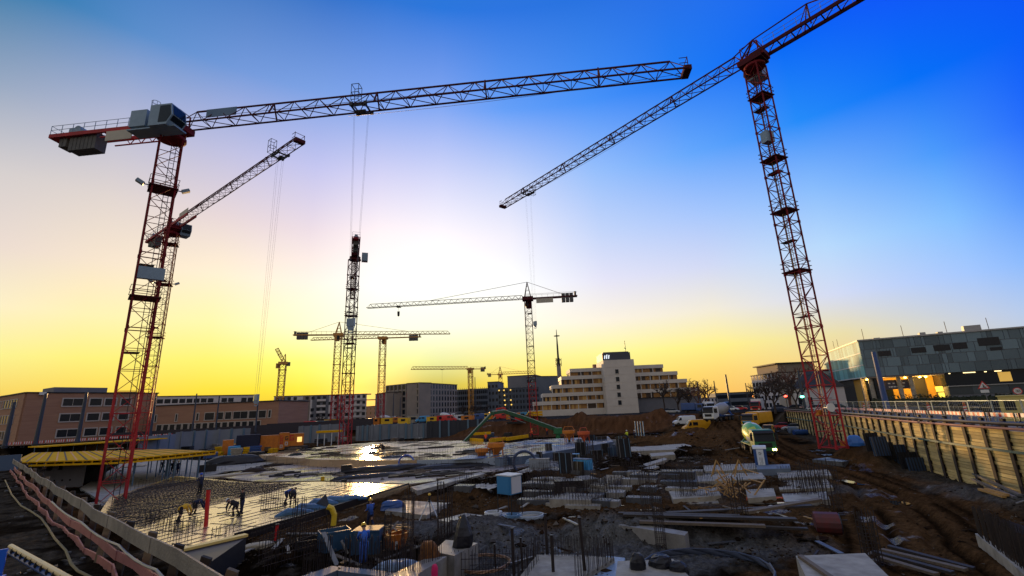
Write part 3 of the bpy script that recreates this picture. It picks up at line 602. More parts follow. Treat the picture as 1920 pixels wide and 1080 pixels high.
c4 = crane_apex('glow-tinted hammerhead crane directly left of the end-on crane, counterweights out to its left', Vector((-61.4, 158.5, -1)), Vector((-61.4, 158.5, 30.2)), 2.1, 78, 38, 14.8, GLOWGOLD, RED, 4.6, split=9, sgn=False, t=(.2, .1))
c5 = crane_apex('glow-tinted flat-top crane right of the end-on crane, its jib passing behind the other masts', Vector((-55.5, 192.1, -1.2)), Vector((-55.5, 192.1, 33.8)), 2.4, -94, 28.8, 16, GLOWGOLD, RED, .8, split=10, sgn=False, t=(.25, .12))
c8 = crane_apex('small glow-tinted crane above the apartment block, jib to the left with a hook hanging', Vector((-25.2, 258.8, -1.2)), Vector((-25.2, 258.8, 25.)), 2.2, -112, 32, 9, GLOWGOLD, GLOWGOLD, .8, split=9, sgn=False, hk_=(16, 9), t=(.3, .14), jw=1.4, jh=1.5)
c9 = crane_apex('tiny distant hammerhead crane over the scaffolded building', Vector((-10.9, 329.8, -1.2)), Vector((-10.9, 329.8, 26.4)), 2.4, 88, 24, 9.5, GLOWGOLD, GLOWGOLD, 5.5, split=9, sgn=False, t=(.34, .16), jw=1.4, jh=1.6)
# the luffing crane at the far left
root = thing('luffing_crane', 'small luffing crane with short raised boom beyond the brick school', 'crane', (-90.3, 178.6, -1)); B = Vector((-90.3, 178.6, -1)); T = Vector((-90.3, 178.6, 23))
mast_with_base(root, B, T, 2.2, .3, 2.2, .26, .12, GLOWGOLD, GLOWGOLD, 9, 5, False)
R_ = RIGHT(B)
k = MB(); k.cbox(T + DN * .4, (3.4, 2.4, 1.0), rz=atan2(R_.y, R_.x)); k.bar(T + R_ * 1., T + R_ * .6 + DN * 4, .25); k.bar(T - R_ * .8, T + R_ * .6 + DN * 4, .25); k.build('tower_head', GLOWGOLD, root, world=True)
a = T + R_ * .8; b = at(519, 654, hypot(B.x, B.y)); d = (b - a).normalized(); k = MB(); e = d.cross(Vector((B.x, B.y, 0)).normalized()).normalized(); lattice(k, a, e, d.cross(e), d, 1.1, 1.1, (b - a).length, 1.2, .22, .12); k.build('jib', GLOWGOLD, root, world=True)
cab_box(root, T - R_ * 1.6 - DN * .6, R_, R_.cross(DN), (1.6, 1.3, 1.8), GLOWGOLD, GLASS)
k = MB(); k.cbox(T + R_ * 1.9 + DN * .1, (1.4, 1.8, 1.4), rz=atan2(R_.y, R_.x)); k.build('counterweight', BALLAST, root, world=True)
# ---------------------------------------------------------------- buildings
BRICK = mat('brick', (.37, .205, .135), .85, col2=(.26, .135, .09), ns=.5, stretch=(.25, .25, 3))
STONE = mat('pale_surround', (.42, .38, .36), .8)
RENDW = mat('white_render', (.55, .54, .56), .8, col2=(.46, .45, .48), ns=.25)
RENDG = mat('grey_render', (.15, .16, .20), .8, col2=(.11, .12, .15), ns=.3)
RENDT = mat('taupe_render', (.22, .18, .16), .8)
RAWC = mat('raw_concrete', (.27, .24, .22), .85, col2=(.19, .175, .17), ns=.3)
SCAF = mat('scaffold_netting', (.12, .15, .20), .8, col2=(.08, .10, .14), ns=.2)
PANEL = mat('cladding', (1, 1, 1), .55, vcol=True, col2=(.85, .88, .9), ns=.4)
TEAL = mat('teal_glass', (1, 1, 1), .45, vcol=True, spec=.3)
OFFW = mat('office_white', (.60, .565, .53), .7, col2=(.49, .46, .44), ns=.3)
BLIND = mat('brown_blinds', (1, 1, 1), .6, vcol=True)
LITW = mat('lit_window', (.8, .5, .1), .5, emit=(1, .62, .12), es=1.2)
LAMPO = mat('orange_lamp', (1, .6, .1), .5, emit=(1, .55, .08), es=22)
LITWALL = mat('undercroft_wall', (.55, .32, .05), .7)  # orange lamplight is put into this wall colour
ROOFD = mat('dark_roof', (.018, .018, .022), .7)
SLATE = mat('asphalt', (.05, .05, .055), .8, col2=(.035, .035, .04), ns=1., bump=.3)
PAVE = mat('paving', (.16, .15, .14), .8, col2=(.11, .105, .10), ns=1.5)

def planeY(px, py, Y): r = ray(px, py); t = Y / r[1]; return Vector((r[0] * t, Y, CAMH + r[2] * t))
class Facade:
    def __init__(s, A, B):
        s.A = Vector((A[0], A[1], 0)); s.B = Vector((B[0], B[1], 0)); s.d = (s.B - s.A); s.L = s.d.length; s.d.normalize()
        s.n = Vector((s.d.y, -s.d.x, 0))
        if s.n.dot(s.A) > 0: s.n = -s.n          # outward, to the viewer's side
    def p(s, u, z, o=0.): q = s.A + s.d * u + s.n * o; return Vector((q.x, q.y, z))
    def box(s, mb, u0, u1, z0, z1, o0, o1):
        P = [s.p(u, z, o) for z in (z0, z1) for o in (o0, o1) for u in (u0, u1)]
        mb.add(P, [(0, 1, 3, 2), (4, 6, 7, 5), (0, 4, 5, 1), (2, 3, 7, 6), (0, 2, 6, 4), (1, 5, 7, 3)])
def facade_windows(root, F, wins, frame, glass, fw=.15, proud=.12, cap=[0], limit=100):
    """wins: (u0,u1,z0,z1[,glass]); a window is a frame with its pane as a sub-part"""
    extra = MB(); eg = MB()
    for wn in wins:
        u0, u1, z0, z1 = wn[:4]; g = wn[4] if len(wn) > 4 else glass
        full = cap[0] >= limit; k = extra if full else MB(); e = eg if full else MB()
        if frame is not None:
            F.box(k, u0 - fw, u1 + fw, z1, z1 + fw, -.05, proud); F.box(k, u0 - fw, u1 + fw, z0 - fw, z0, -.05, proud + .05)
            F.box(k, u0 - fw, u0, z0, z1, -.05, proud); F.box(k, u1, u1 + fw, z0, z1, -.05, proud)
            if u1 - u0 > 2.2:
                n = int((u1 - u0) / 1.5)
                for i in range(1, n): u = u0 + (u1 - u0) * i / n; F.box(k, u - .04, u + .04, z0, z1, .0, proud * .6)
        F.box(e, u0, u1, z0, z1, -.05, .035 if frame is not None else .03)
        if not full:
            if frame is not None: o = k.build('window', frame, root, world=True); e.build('pane', g, o, world=True)
            else: e.build('window', g, root, world=True)
            cap[0] += 1
    if extra.v: tag(extra.build('window', frame or glass, root, world=True), kind='stuff')
    if eg.v: tag(eg.build('pane', glass, root, world=True), kind='stuff')
def mass(root, F, z0, z1, depth, m, name='wall', roof=ROOFD, over=.25, para=.0):
    k = MB(); F.box(k, 0, F.L, z0, z1, -depth, 0); o = k.build(name, m, root, world=True)
    k = MB(); F.box(k, -over, F.L + over, z1 + .005, z1 + .3, -depth - over, over); k.build('roof', roof, root, world=True); return o
def grid(L_, z0, nf, fh, nc, ww, wh, sill=.9, jit=0, skip=0., rnd=None, m0=0.):
    r = []; rnd = rnd or random
    for f in range(nf):
        for c in range(nc):
            if skip and rnd.random() < skip: continue
            u = m0 + (L_ - 2 * m0) * (c + .5) / nc + (rnd.uniform(-jit, jit) if jit else 0); z = z0 + f * fh + sill; r.append((u - ww / 2, u + ww / 2, z, z + wh))
    return r
# brick school at the left
C0 = at(48, 737, 175); zr = C0.z; E0 = on(296, 738, zr); W0 = on(-70, 757, zr)
root = thing('school_building', 'three-storey brick school with wide white-framed windows, far left', 'building', (C0.x, C0.y, -.9))
F = Facade(C0 + (E0 - C0).normalized() * .35, E0); mass(root, F, -1.2, zr, 22, BRICK); F2 = Facade(W0, C0 - (C0 - W0).normalized() * .4); mass(root, F2, -1.2, zr - .02, 16, BRICK)
fh = (zr + .6) / 3.05; cap = [0]
U = lambda px, py: (on(px, py, zr) - C0).length * (1 if px > 48 else -1)
wi = []
for f in range(3):
    z0 = -.6 + f * fh + .9
    for a, b in ((120, 158), (172, 194), (201, 222), (232, 250)): u0 = U(a, 737); u1 = U(b, 737); wi.append((u0, u1, z0, z0 + fh * .46))
facade_windows(root, F, wi, STONE, GLASS, .28, .15, cap)
wi = []
for f in range(3):
    z0 = -.6 + f * fh + .9
    for c in range(9): u = F2.L - 5 - c * 2.6; wi.append((u - 1.9, u, z0, z0 + fh * .5))
facade_windows(root, F2, wi, STONE, GLASS, .18, .15, cap)
k = MB(); F.box(k, U(110, 737), U(215, 737), zr + .3, zr + 1.9, -14, -5); k.build('roof_house', RENDG, root, world=True)
k = MB(); F.box(k, U(70, 737), U(83, 737), zr - .5, zr + .25, .0, .7); k.build('roof_box', WHITE, root, world=True)
# lower brick wing to its right
A1 = at(292, 762, 178); zb = A1.z; B1_ = on(524, 752, zb)
root = thing('brick_wing', 'low brick building with a row of tall ground floor windows, right of the school', 'building', (A1.x, A1.y, -.9))
F = Facade(A1, B1_); mass(root, F, -1.2, zb, 18, BRICK); cap = [0]; sc2 = F.L / 232.
wi = [((a - 292) * sc2, (b - 292) * sc2, 3.2, 5.2) for a, b in ((294, 297), (333, 336), (372, 376), (388, 405), (411, 422), (426, 437), (441, 467), (470, 485), (488, 501), (506, 510))]
wi += [((a - 292) * sc2, (a - 292 + w_) * sc2, -.2, 2.3) for a, w_ in [(288 + i * 12.2, 9) for i in range(1, 17)]]
facade_windows(root, F, wi, STONE, GLASS, .2, .12, cap)
# white housing behind the wing
def simple_block(name, label, p0, p1, d, depth, m, nf, nc, ww, wh, z0=-1.2, frame=None, glass=GLASS, group=None, bands=(), side=None, skip=0., cat='building', sill=.9, para=True, balc=0):
    A = at(*p0, d); z1 = A.z; B = on(*p1, z1) if p1[1] is not None else planeY(p1[0], p0[1], A.y)
    root = thing(name, label, cat, (A.x, A.y, z0), 0, group); F = Facade(A, B); mass(root, F, z0, z1, depth, m, over=.2)
    fh = (z1 - z0) / nf; rnd = random.Random(int(p0[0])); wi = grid(F.L, z0, nf, fh, nc, ww, wh, sill, .0, skip, rnd)
    cap = [0]; facade_windows(root, F, wi, frame, glass, .12, .1, cap)
    for i, (a, b, mm) in enumerate(bands):
        k = MB(); F.box(k, F.L * a, F.L * b, z0 + .1, z1 - .1, -.05, .02); k.build('wall_panel', mm, root, world=True)
    for i in range(balc):
        k = MB(); u = F.L * (i + .5) / balc
        for f in range(1, nf): F.box(k, u - 2, u + 2, z0 + f * fh, z0 + f * fh + 1.0, .1, 1.2)
        k.build('balcony', RENDG if i % 2 else RENDW, root, world=True)
    return root, F, z1, fh
simple_block('housing_block', 'flat white housing row seen over the roof of the low brick wing', (294, 744), (476, 741), 240, 12, RENDW, 4, 14, 2.0, 1.7, skip=.12)
r_, F, z1, fh = simple_block('apartment_building', 'white and grey apartment building with staggered balconies behind the red masts', (514, 744), (688, 739), 250, 16, RENDW, 5, 16, 1.5, 1.5, bands=((.02, .17, RENDG), (.30, .38, RENDT), (.40, .58, RENDG)), skip=.1, balc=5)
k = MB()
for u in (.93, .97): F.box(k, F.L * u, F.L * u + 6, z1 - 3, z1 - 2.6, -3, 0)
F.box(k, F.L * .96, F.L * 1.05, z1 - .2, z1 + .25, -4, 0); k.build('canopy', RENDT, r_, world=True)
simple_block('town_house', 'low orange-lit house roof in the sunset gap between two big blocks', (684, 763), (724, 760), 330, 14, BRICK, 3, 5, 1.6, 1.6)
# unfinished concrete block, the tall grey one
r_, F, z1, fh = simple_block('concrete_shell', 'unfinished grey concrete block with dark window openings, centre left', (725, 724), (786, 718), 235, 7, RAWC, 6, 8, 2.1, 2.0, sill=.6)
k = MB()
for i in range(9): u = F.L * i / 8; F.box(k, u - .3, u + .3, -1, z1, .0, .35)
for f in range(7): F.box(k, 0, F.L, -1.2 + f * fh - .12, -1.2 + f * fh + .12, .0, .28)
k.build('pilaster', RAWC, r_, world=True)
k = MB(); F.box(k, F.L * .66, F.L * .74, 9, 11.5, .36, .5); k.build('banner', REDP, r_, world=True); k = MB(); F.box(k, F.L * .78, F.L * .86, 9, 11.5, .36, .5); k.build('banner', BLUEP, r_, world=True)
simple_block('concrete_shell', 'unfinished concrete corner block right of the tall grey one, narrow openings', (787, 718), (857, 722), 216.5, 7, RAWC, 6, 13, 1.3, 2.0, sill=.6)
simple_block('concrete_shell', 'lower concrete frame stepped at the left end of the unfinished block', (704, 740), (725, 736), 245, 15, RAWC, 5, 3, 1.8, 2.0, sill=.6)
r_, F, z1, fh = simple_block('scaffolded_building', 'long block wrapped in blue grey scaffolding behind the digger', (857, 732), (914, 729), 265, 18, SCAF, 5, 14, 1.3, 1.8, sill=.6)
k = MB()
for i in range(16): u = F.L * i / 15; k.bar(F.p(u, -1, 1.2), F.p(u, z1 + 1, 1.2), .18)
for f in range(6): k.bar(F.p(0, -1 + f * fh, 1.2), F.p(F.L, -1 + f * fh, 1.2), .25)
k.build('scaffold', SCAF, r_, world=True)
r_, F, z1, fh = simple_block('scaffolded_building', 'scaffolded stair tower block with small lit site lamps', (914, 717), (934, 716), 262, 18, SCAF, 5, 3, 1.2, 1.6, sill=.6)
r_, F, z1, fh = simple_block('scaffolded_building', 'scaffolded wing with warm site lamps right of the stair tower', (934, 729), (1010, 726), 262, 18, SCAF, 5, 12, 1.2, 1.6, sill=.6)
k = MB()
for i in range(20): u = F.L * i / 19; k.bar(F.p(u, -1, 1.2), F.p(u, z1 + 1, 1.2), .18)
for f in range(6): k.bar(F.p(0, -1 + f * fh, 1.2), F.p(F.L, -1 + f * fh, 1.2), .25)
k.build('scaffold', SCAF, r_, world=True)
for u, z in ((.02, .9), (.14, .9), (.3, .9), (.15, .7), (.15, .5), (.3, .5), (.16, .32), (.31, .32)):
    k = MB(); k.lathe([(.1, 0), (.5, .4), (.1, .8)], F.p(F.L * u, z1 * z, 1.5), 8); k.build('site_lamp', LAMPO if False else LITW, r_, world=True)
simple_block('grey_tower_block', 'stepped grey building behind the slim hammerhead crane', (975, 711), (1004, 706), 300, 18, SCAF, 6, 5, 1.6, 1.8, sill=.6)
simple_block('grey_tower_block', 'taller part of the stepped grey building touching the white office', (1003, 703), (1040, 712), 290, 18, RENDG, 7, 7, 1.6, 1.8, sill=.6)

# white office building in the middle
YO = 198.; P = lambda px, py: planeY(px, py, YO)
TL = P(1127, 689); root = thing('office_building', 'white terraced office building with brown window bands and a tall plain stair tower', 'office', (TL.x, YO, -1.2))
L_steps = [(1068, 689), (1052, 705), (1035, 722), (1017, 737), (1000, 752)]; R_steps = [(1243, 682.5), (1270, 696), (1288, 710), (1311, 725)]
zs = [P(1127, 689 + 0).z, P(1127, 702.5).z, P(1127, 718.3).z, P(1127, 733.5).z, P(1127, 748.5).z]
rb = random.Random(3)
def office_wing(side, steps, zt):
    for i, (sx, sy) in enumerate(steps):
        z1 = zt[i]; z0 = zt[i + 1] if i + 1 < len(zt) else z1 - 3.5
        x0, x1 = (P(sx, sy).x, TL.x + .5) if side < 0 else (P(1183, sy).x, P(sx, sy).x)
        back = 15.
        k = MB(); k.box(x0, x1, YO, YO + back, z1 - 1.5, z1); k.build('floor_band', OFFW, root, world=True)      # parapet band
        k = MB(); k.box(x0 + .3, x1 - .3, YO + .9, YO + back - .2, z0 - .02, z1 - 1.5); k.build('wall', ROOFD, root, world=True)
        n = max(1, round((x1 - x0) / 4.0)); s = (x1 - x0) / n
        for j in range(n):
            a = x0 + j * s; k = MB(); k.box(a - .12, a + .16, YO + .12, YO + .9, z0, z1 - 1.5)
            o = k.build('window', OFFW, root, world=True); k = MB()
            for q in range(4):
                b0 = a + .2 + (s - .3) * q / 4; lit = rb.random(); k.col = (.30, .15, .04) if lit < .55 else ((.05, .03, .02) if lit < .85 else (.50, .30, .09))
                k.box(b0, b0 + (s - .3) / 4 - .06, YO + .62, YO + .72, z0 + .05, z1 - 1.52)
            k.build('blind', BLIND, o, world=True)
office_wing(-1, L_steps, zs)
zr_ = [P(1215, 684).z, P(1215, 698).z, P(1215, 713).z, P(1215, 729.5).z]; office_wing(1, R_steps, zr_ )
k = MB(); k.box(P(992, 770).x, TL.x + .5, YO - .2, YO + 14, -1.6, zs[4] - 3.5); k.build('plinth', OFFW, root, world=True)
k = MB(); k.box(P(1183, 760).x, P(1320, 760).x, YO + 1.5, YO + 14, -1.6, zr_[3] - 3.4); k.build('ground_floor', RENDG, root, world=True)
tx0, tx1 = P(1128, 700).x, P(1184, 700).x; zt = P(1150, 677).z
k = MB(); nb = 7; hh = (zt + 1.2) / nb
for i in range(nb): k.box(tx0, tx1, YO - 6, YO + 12, -1.2 + i * hh + .06, -1.2 + (i + 1) * hh - .06)
k.box(tx0 + .1, tx1 - .1, YO - 5.9, YO + 11.9, -1.2, zt - .1); k.build('stair_tower', OFFW, root, world=True)
F = Facade((tx0, YO - 6), (tx1, YO - 6)); xm = planeY(1157, 700, YO - 6).x - tx0
facade_windows(root, F, [(xm - .7, xm + .7, -1.2 + i * hh + .5, -1.2 + i * hh + 2.3) for i in (1, 2, 3, 4, 5)], OFFW, GLASS, .1, .1, [0])
k = MB(); k.prism([(tx0, YO - 5), (tx1 - 1, YO - 5), (tx1 - 1, YO + 9), (tx0, YO + 9)], zt + .01, zt + 3.0); k.prism([(tx0 + .5, YO - 4.5), (tx1 - 1.5, YO - 4.5), (tx1 - 1.5, YO + 8.5), (tx0 + .5, YO + 8.5)], zt + 3.0, zt + 3.4); k.build('roof_housing', mat('roof_slate', (.05, .06, .085), .6), root, world=True)
k = MB()
for i, h_ in enumerate((1.4, 1.7, 1.5)): x = tx0 + .8 + i * .85; k.bar((x, YO - 5.12, zt + .6), (x + .3, YO - 5.12, zt + .6 + h_), .35); 
k.build('roof_sign', mat('lit_sign', (.8, .85, .9), .5, emit=(.8, .9, 1), es=1.), root, world=True)
k = MB(); k.tube([(tx1 - 1.5, YO, zt + 3), (tx1 - 1.6, YO, zt + 8.5)], .14, 6); k.lathe([(.1, 0), (.4, .3), (.1, .6)], (tx1 - 1.6, YO, zt + 5), 8); k.build('antenna', DARK, root, world=True)
k = MB(); k.box(TL.x - 3, TL.x - 1.6, YO + 2, YO + 4, zs[0], zs[0] + 1.6); k.build('chimney', BRICK, root, world=True)
# radio mast behind it
b = at(1050, 725, 230); root = thing('radio_mast', 'slender radio mast rising behind the left end of the white office', 'mast', (b.x, b.y, -1)); zt_ = at(1043, 618, 230).z; zm = at(1047, 683, 230).z
k = MB(); k.tube([(b.x, b.y, -1), (b.x, b.y, zm)], [1.15, 1.0], 12); k.build('shaft', RAWC, root, world=True)
k = MB(); k.tube([(b.x, b.y, zm - .1), (b.x, b.y, zm + 9), (b.x, b.y, zt_)], [.55, .42, .12], 8); 
for z in (zm, zm + 2, zm + 14): k.lathe([(1.5, 0), (1.5, .25)], (b.x, b.y, z), 12)
for a in range(6): k.bar((b.x + 1.4 * cos(a), b.y + 1.4 * sin(a), zm - 1), (b.x + 1.4 * cos(a), b.y + 1.4 * sin(a), zm + 3), .25)
k.build('antenna', DARK, root, world=True)

# right building with metal cladding
zc = at(1609, 640, 150).z; CR = at(1609, 640, 150); RR = on(1990, 608.8, zc); LR = on(1540, 666, zc); zb_ = at(1625, 707, 150).z
root = thing('convention_building', 'dark blue metal-clad hall on the right with teal glass end and orange-lit ground floor', 'building', (CR.x, CR.y, 0))
F = Facade(CR, RR); F.n = F.n; k = MB(); F.box(k, .2, F.L, zb_, zc, -26, 0); k.build('wall', RENDG, root, world=True)
FG = Facade(LR, CR); k = MB(); FG.box(k, 0, FG.L - .2, zb_, zc - .03, -20, -.1); k.build('wall', RENDG, root, world=True)
k = MB(); F.box(k, -.3, F.L + .3, zc + .004, zc + .35, -26, .35); FG.box(k, -.3, FG.L, zc + .004, zc + .3, -20, .3); k.build('roof_edge', mat('roof_metal', (.30, .31, .33), .4, .5), root, world=True)
rp = random.Random(11); nr = 4; rh = (zc - zb_) / nr
for r in range(nr):
    k = MB(); u = 0.
    while u < F.L:
        w_ = rp.choice([.6, .9, 1.4, 2.0, 2.8]); g = rp.choice([.6, .75, .9, 1.0, 1.15]); k.col = (.14 * g, .205 * g, .25 * g)
        F.box(k, u + .05, min(F.L, u + w_) - .05, zb_ + r * rh + .06, zb_ + (r + 1) * rh - .06, .0, .06 + .05 * g); u += w_
    k.build('cladding', PANEL, root, world=True)
    if r < 3:
        k = MB(); u = 0.; h3 = (zc - zb_) / 3
        while u < FG.L:
            w_ = rp.choice([1.2, 2.]); g = rp.choice([.6, .8, 1., 1.15]); k.col = (.16 * g, .42 * g, .46 * g)
            FG.box(k, u + .02, min(FG.L, u + w_) - .02, zb_ + r * h3 + .15, zb_ + (r + 1) * h3 - .12, -.1, .05); u += w_
        k.build('glazing', TEAL, root, world=True)
k = MB()
for r in range(4): FG.box(k, 0, FG.L, zb_ + r * (zc - zb_) / 3 - .12, zb_ + r * (zc - zb_) / 3 + .14, .05, .14)
k.build('glazing_bar', WHITE, root, world=True)
uu = lambda px: (on(px, 640 - (px - 1609) * .0827, zc) - CR).xy.length
for a, w_, z, h_ in ((1628, 2.2, zb_ + rh * 2.15, 1.2), (1690, 2.4, zb_ + rh * 2.25, 1.2), (1732, 2.6, zb_ + rh * 2.3, 1.3), (1768, 2.2, zb_ + rh * 2.35, 1.3), (1816, 3.2, zb_ + rh * 2.5, 1.7), (1835, 1.7, zb_ + rh * 1.95, .7)):
    k = MB(); F.box(k, uu(a + 12), uu(a + 12) + w_ * 1.2, z, z + h_ * 1.1, -.05, .16); k.build('window', ROOFD, root, world=True)
# lower level: glazed strip and low cladding to the right, recessed lit undercroft to the left
u0 = uu(1752); k = MB(); F.box(k, u0, F.L, -.8, zb_ - 3.2, -20, -.3); k.build('wall', RENDG, root, world=True)
k = MB(); u = u0
while u < F.L:
    w_ = rp.choice([2.2, 3.4, 4.2]); g = rp.choice([.5, .65, .8]); k.col = (.075 * g, .10 * g, .12 * g); F.box(k, u + .05, min(F.L, u + w_) - .05, zb_ - 5.2, zb_ - 3.2, -.3, -.2); u += w_
k.build('cladding', PANEL, root, world=True)
k = MB(); F.box(k, u0, F.L, zb_ - 3.2, zb_ + .01, -20, -.8); k.build('glazed_strip', GLASS, root, world=True)
k = MB(); F.box(k, u0, F.L, zb_ - 3.3, zb_ - 3.1, -.3, .05); k.build('sill', mat('roof_metal', (.3, .31, .33)), root, world=True)
for a, w_ in ((.04, .3), (.16, 2.2), (.33, .4), (.41, 1.2)):
    k = MB(); u = u0 + (F.L - u0) * a; F.box(k, u, u + w_, zb_ - .3, zb_ - .12, -.75, -.6); k.build('lamp', mat('lamp_glow', (1, .8, .4), emit=(1, .75, .35), es=2.5), root, world=True)
k = MB(); u = uu(1850); F.box(k, u, u + 2.2, zb_ - 2.6, zb_ - .5, -.79, -.72); k.build('lit_window', mat('dim_window', (.6, .35, .08), emit=(1, .6, .12), es=.45), root, world=True)
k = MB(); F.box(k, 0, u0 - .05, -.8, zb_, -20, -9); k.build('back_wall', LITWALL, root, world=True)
k = MB(); F.box(k, uu(1712), uu(1735), -.5, zb_ - .1, -9, -8.6); k.build('doorway', ROOFD, root, world=True)
k = MB(); F.box(k, 0, uu(1668), -.5, zb_ * .55, -9, -8.5); k.build('shop_glass', GLASS, root, world=True)
k = MB(); F.box(k, 0, u0 - .05, zb_ - .35, zb_ - .02, -26, -.05); k.build('soffit', RENDT, root, world=True)
FGb = MB(); FG.box(FGb, 0, FG.L - .4, -.8, zb_ - .02, -2.2, -1.5); FGb.build('shop_glass', GLASS, root, world=True)
for px in (1600, 1617, 1634, 1668, 1690):
    q = at(px, 716, 149.5 if px < 1640 else 152); k = MB(); 
    c = F.p(max(.6, uu(px) if px > 1609 else .6), 0, -1.2 if px > 1609 else -1.2) if px > 1609 else FG.p(FG.L - 6, 0, -.6)
    k.tube([(c.x, c.y, -.8), (c.x, c.y, zb_)], .5, 12); k.build('column', CONCL, root, world=True)
for px, o in ((1683, -2), (1640, -3), (1726, -4), (1716, -4.5), (1612, -2)):
    c = F.p(uu(max(px, 1612)), zb_ - .75, o); k = MB(); k.lathe([(.12, 0), (.34, .15), (.12, .35)], c, 10); k.build('lamp', LAMPO, root, world=True)
    lt = bpy.data.objects.new('lamp_light', bpy.data.lights.new('lamp_light', 'POINT')); COL.objects.link(lt); lt.location = c - Vector((0, 0, .5)) - root.location; lt.parent = root; lt.data.energy = 1000; lt.data.color = (1, .55, .12); lt.data.shadow_soft_size = .4
k = MB(); F.box(k, uu(1641), uu(1690), zb_ - 3.3, zb_ - 1.0, -1.9, -1.7); k.build('banner', mat('banner_dark', (.05, .05, .08)), root, world=True)
k = MB(); rr = random.Random(5)
for row in (0, 1):
    u = uu(1641) + .8
    while u < uu(1690) - 1.2: w_ = rr.uniform(.25, .6); F.box(k, u, u + w_, zb_ - 2.0 - row * .85, zb_ - 1.7 - row * .85, -1.69, -1.66); u += w_ + rr.choice([.12, .12, .5])
k.build('banner_lettering', WHITE, root, world=True)
k = MB(); F.box(k, uu(1617), uu(1629), zb_ - 3.2, zb_ - 1.0, -1.9, -1.7); k.build('notice_board', SIGNC, root, world=True)
k = MB(); F.box(k, uu(1733), uu(1746), zb_ - 4.3, zb_ - 3.1, -1.9, -1.7); F.box(k, uu(1736), uu(1746), zb_ - 5.7, zb_ - 4.6, -1.9, -1.7); k.build('lit_sign', mat('yellow_sign', (1, .8, .1), emit=(1, .72, .08), es=1.8), root, world=True)
for px, w_, h_ in ((1735, 1.2, .9), (1770, 1, .7), (1822, 3.2, 1.6), (1645, 1.4, .5)):
    k = MB(); u = uu(px); F.box(k, u, u + w_, zc + .36, zc + .36 + h_, -5, -3.5); k.build('roof_vent', mat('roof_metal', (.3, .31, .33)), root, world=True)
for px in (1575, 1598, 1622, 1697, 1780, 1860):
    k = MB(); c = F.p(uu(px), zc, -1) if px > 1609 else FG.p(FG.L * .3 + (px - 1570) * .2, zc, -1); k.bar(c + Vector((0, 0, .36)), c + Vector((0, 0, 3.2)), .09); k.build('lightning_rod', DARK, root, world=True)

# other buildings on the right side of the street
r_, F, z1, fh = simple_block('corner_building', 'pale five-storey corner building with flat roof behind bare trees', (1408, 706), (1452, 700), 190, 20, RENDW, 5, 7, 1.5, 1.4, frame=None)
k = MB(); F.box(k, 1, F.L - 1, z1 + .3, z1 + 3, -14, -2); k.build('roof_storey', RENDT, r_, world=True); k = MB(); F.box(k, .3, F.L - .3, z1 + 3.01, z1 + 3.4, -15, -1); k.build('roof', ROOFD, r_, world=True)
A = at(1490, 706, 140); root = thing('gabled_house', 'white house with steep black roof behind the leafless trees', 'house', (A.x, A.y, -.7)); F = Facade(at(1487, 728, 140), at(1537, 726, 136)); ze = at(1505, 728, 140).z
k = MB(); F.box(k, 0, F.L, -.8, ze, -9, 0); k.build('wall', RENDW, root, world=True)
k = MB(); zt2 = ze + 4.2; P_ = [F.p(-.4, ze, .5), F.p(F.L + .4, ze, .5), F.p(F.L + .4, ze, -9.5), F.p(-.4, ze, -9.5), F.p(.8, zt2, -4.5), F.p(F.L - 2.0, zt2, -4.5)]
k.add(P_, [(0, 1, 5, 4), (1, 2, 5), (2, 3, 4, 5), (3, 0, 4), (3, 2, 1, 0)]); k.build('roof', ROOFD, root, world=True)
facade_windows(root, F, [(i * 2.6 + .8, i * 2.6 + 2.0, .3, 2.6) for i in range(int(F.L / 2.7))], WHITE, GLASS, .1, .08, [0])
simple_block('station_hall', 'low blue grey hall closing the far end of the street', (1343, 738), (1412, 735), 260, 20, SCAF, 2, 9, 2.2, 1.8)
simple_block('market_hall', 'low white hall with a blue band left of the street end', (1290, 748), (1345, 746), 230, 12, RENDW, 2, 8, 1.8, 1.2)

# ---------------------------------------------------------------- poles, lamps
def pole(name, label, top, base, d, r, group=None, cat='pole', arm=None, m=None, z0=None):
    b = at(*base, d); z0 = float(street(b.x, b.y)) if z0 is None else z0; t_ = at(*top, d); c = thing(name, label, cat, (b.x, b.y, z0), 0, group)
    k = MB(); k.tube([(b.x, b.y, z0 - .3), (b.x, b.y, z0 + .8), (b.x, b.y, t_.z)], [r * 1.3, r * 1.1, r * .75], 10); k.build('shaft', m or mat('pole_paint', (.02, .035, .07), .5), c, world=True)
    k = MB(); k.lathe([(r * 1.9, 0), (r * 1.9, .12), (r * 1.4, .3)], (b.x, b.y, z0), 10); k.build('base', DARK, c, world=True)
    if arm: k = MB(); R_ = RIGHT(b) * arm; k.tube([(b.x, b.y, t_.z - .1), (b.x + R_.x * .5, b.y + R_.y * .5, t_.z + .2), (b.x + R_.x, b.y + R_.y, t_.z + .2)], r * .5, 6); k.cbox((b.x + R_.x, b.y + R_.y, t_.z + .12), (.8, .3, .16)); k.build('lamp_head', DARK, c, world=True)
    return c
G_ = 'dark poles standing before the brick school'
for i, (tx, ty, bx, by) in enumerate(((27, 754, 13, 817), (86, 738, 70, 815), (162, 736, 148, 812), (290, 743, 282, 806))):
    pole('tram_pole', ['dark pole before the left wing of the brick school', 'dark pole before the blank brick corner of the school', 'dark pole crossing the wide school windows', 'dark pole at the right end of the school behind the red mast'][i], (tx, ty), (bx, by), 150, .38, G_)
for i, (tx, ty, bx, by) in enumerate(((366, 738, 361, 800), (412, 742, 405, 797), (486, 739, 480, 793))):
    pole('lamp_post', ['leftmost dark lamp post before the low brick wing', 'middle dark lamp post before the low brick wing', 'dark lamp post at the right end of the low brick wing'][i], (tx, ty), (bx, by), 150, .2, 'lamp posts before the low brick wing')
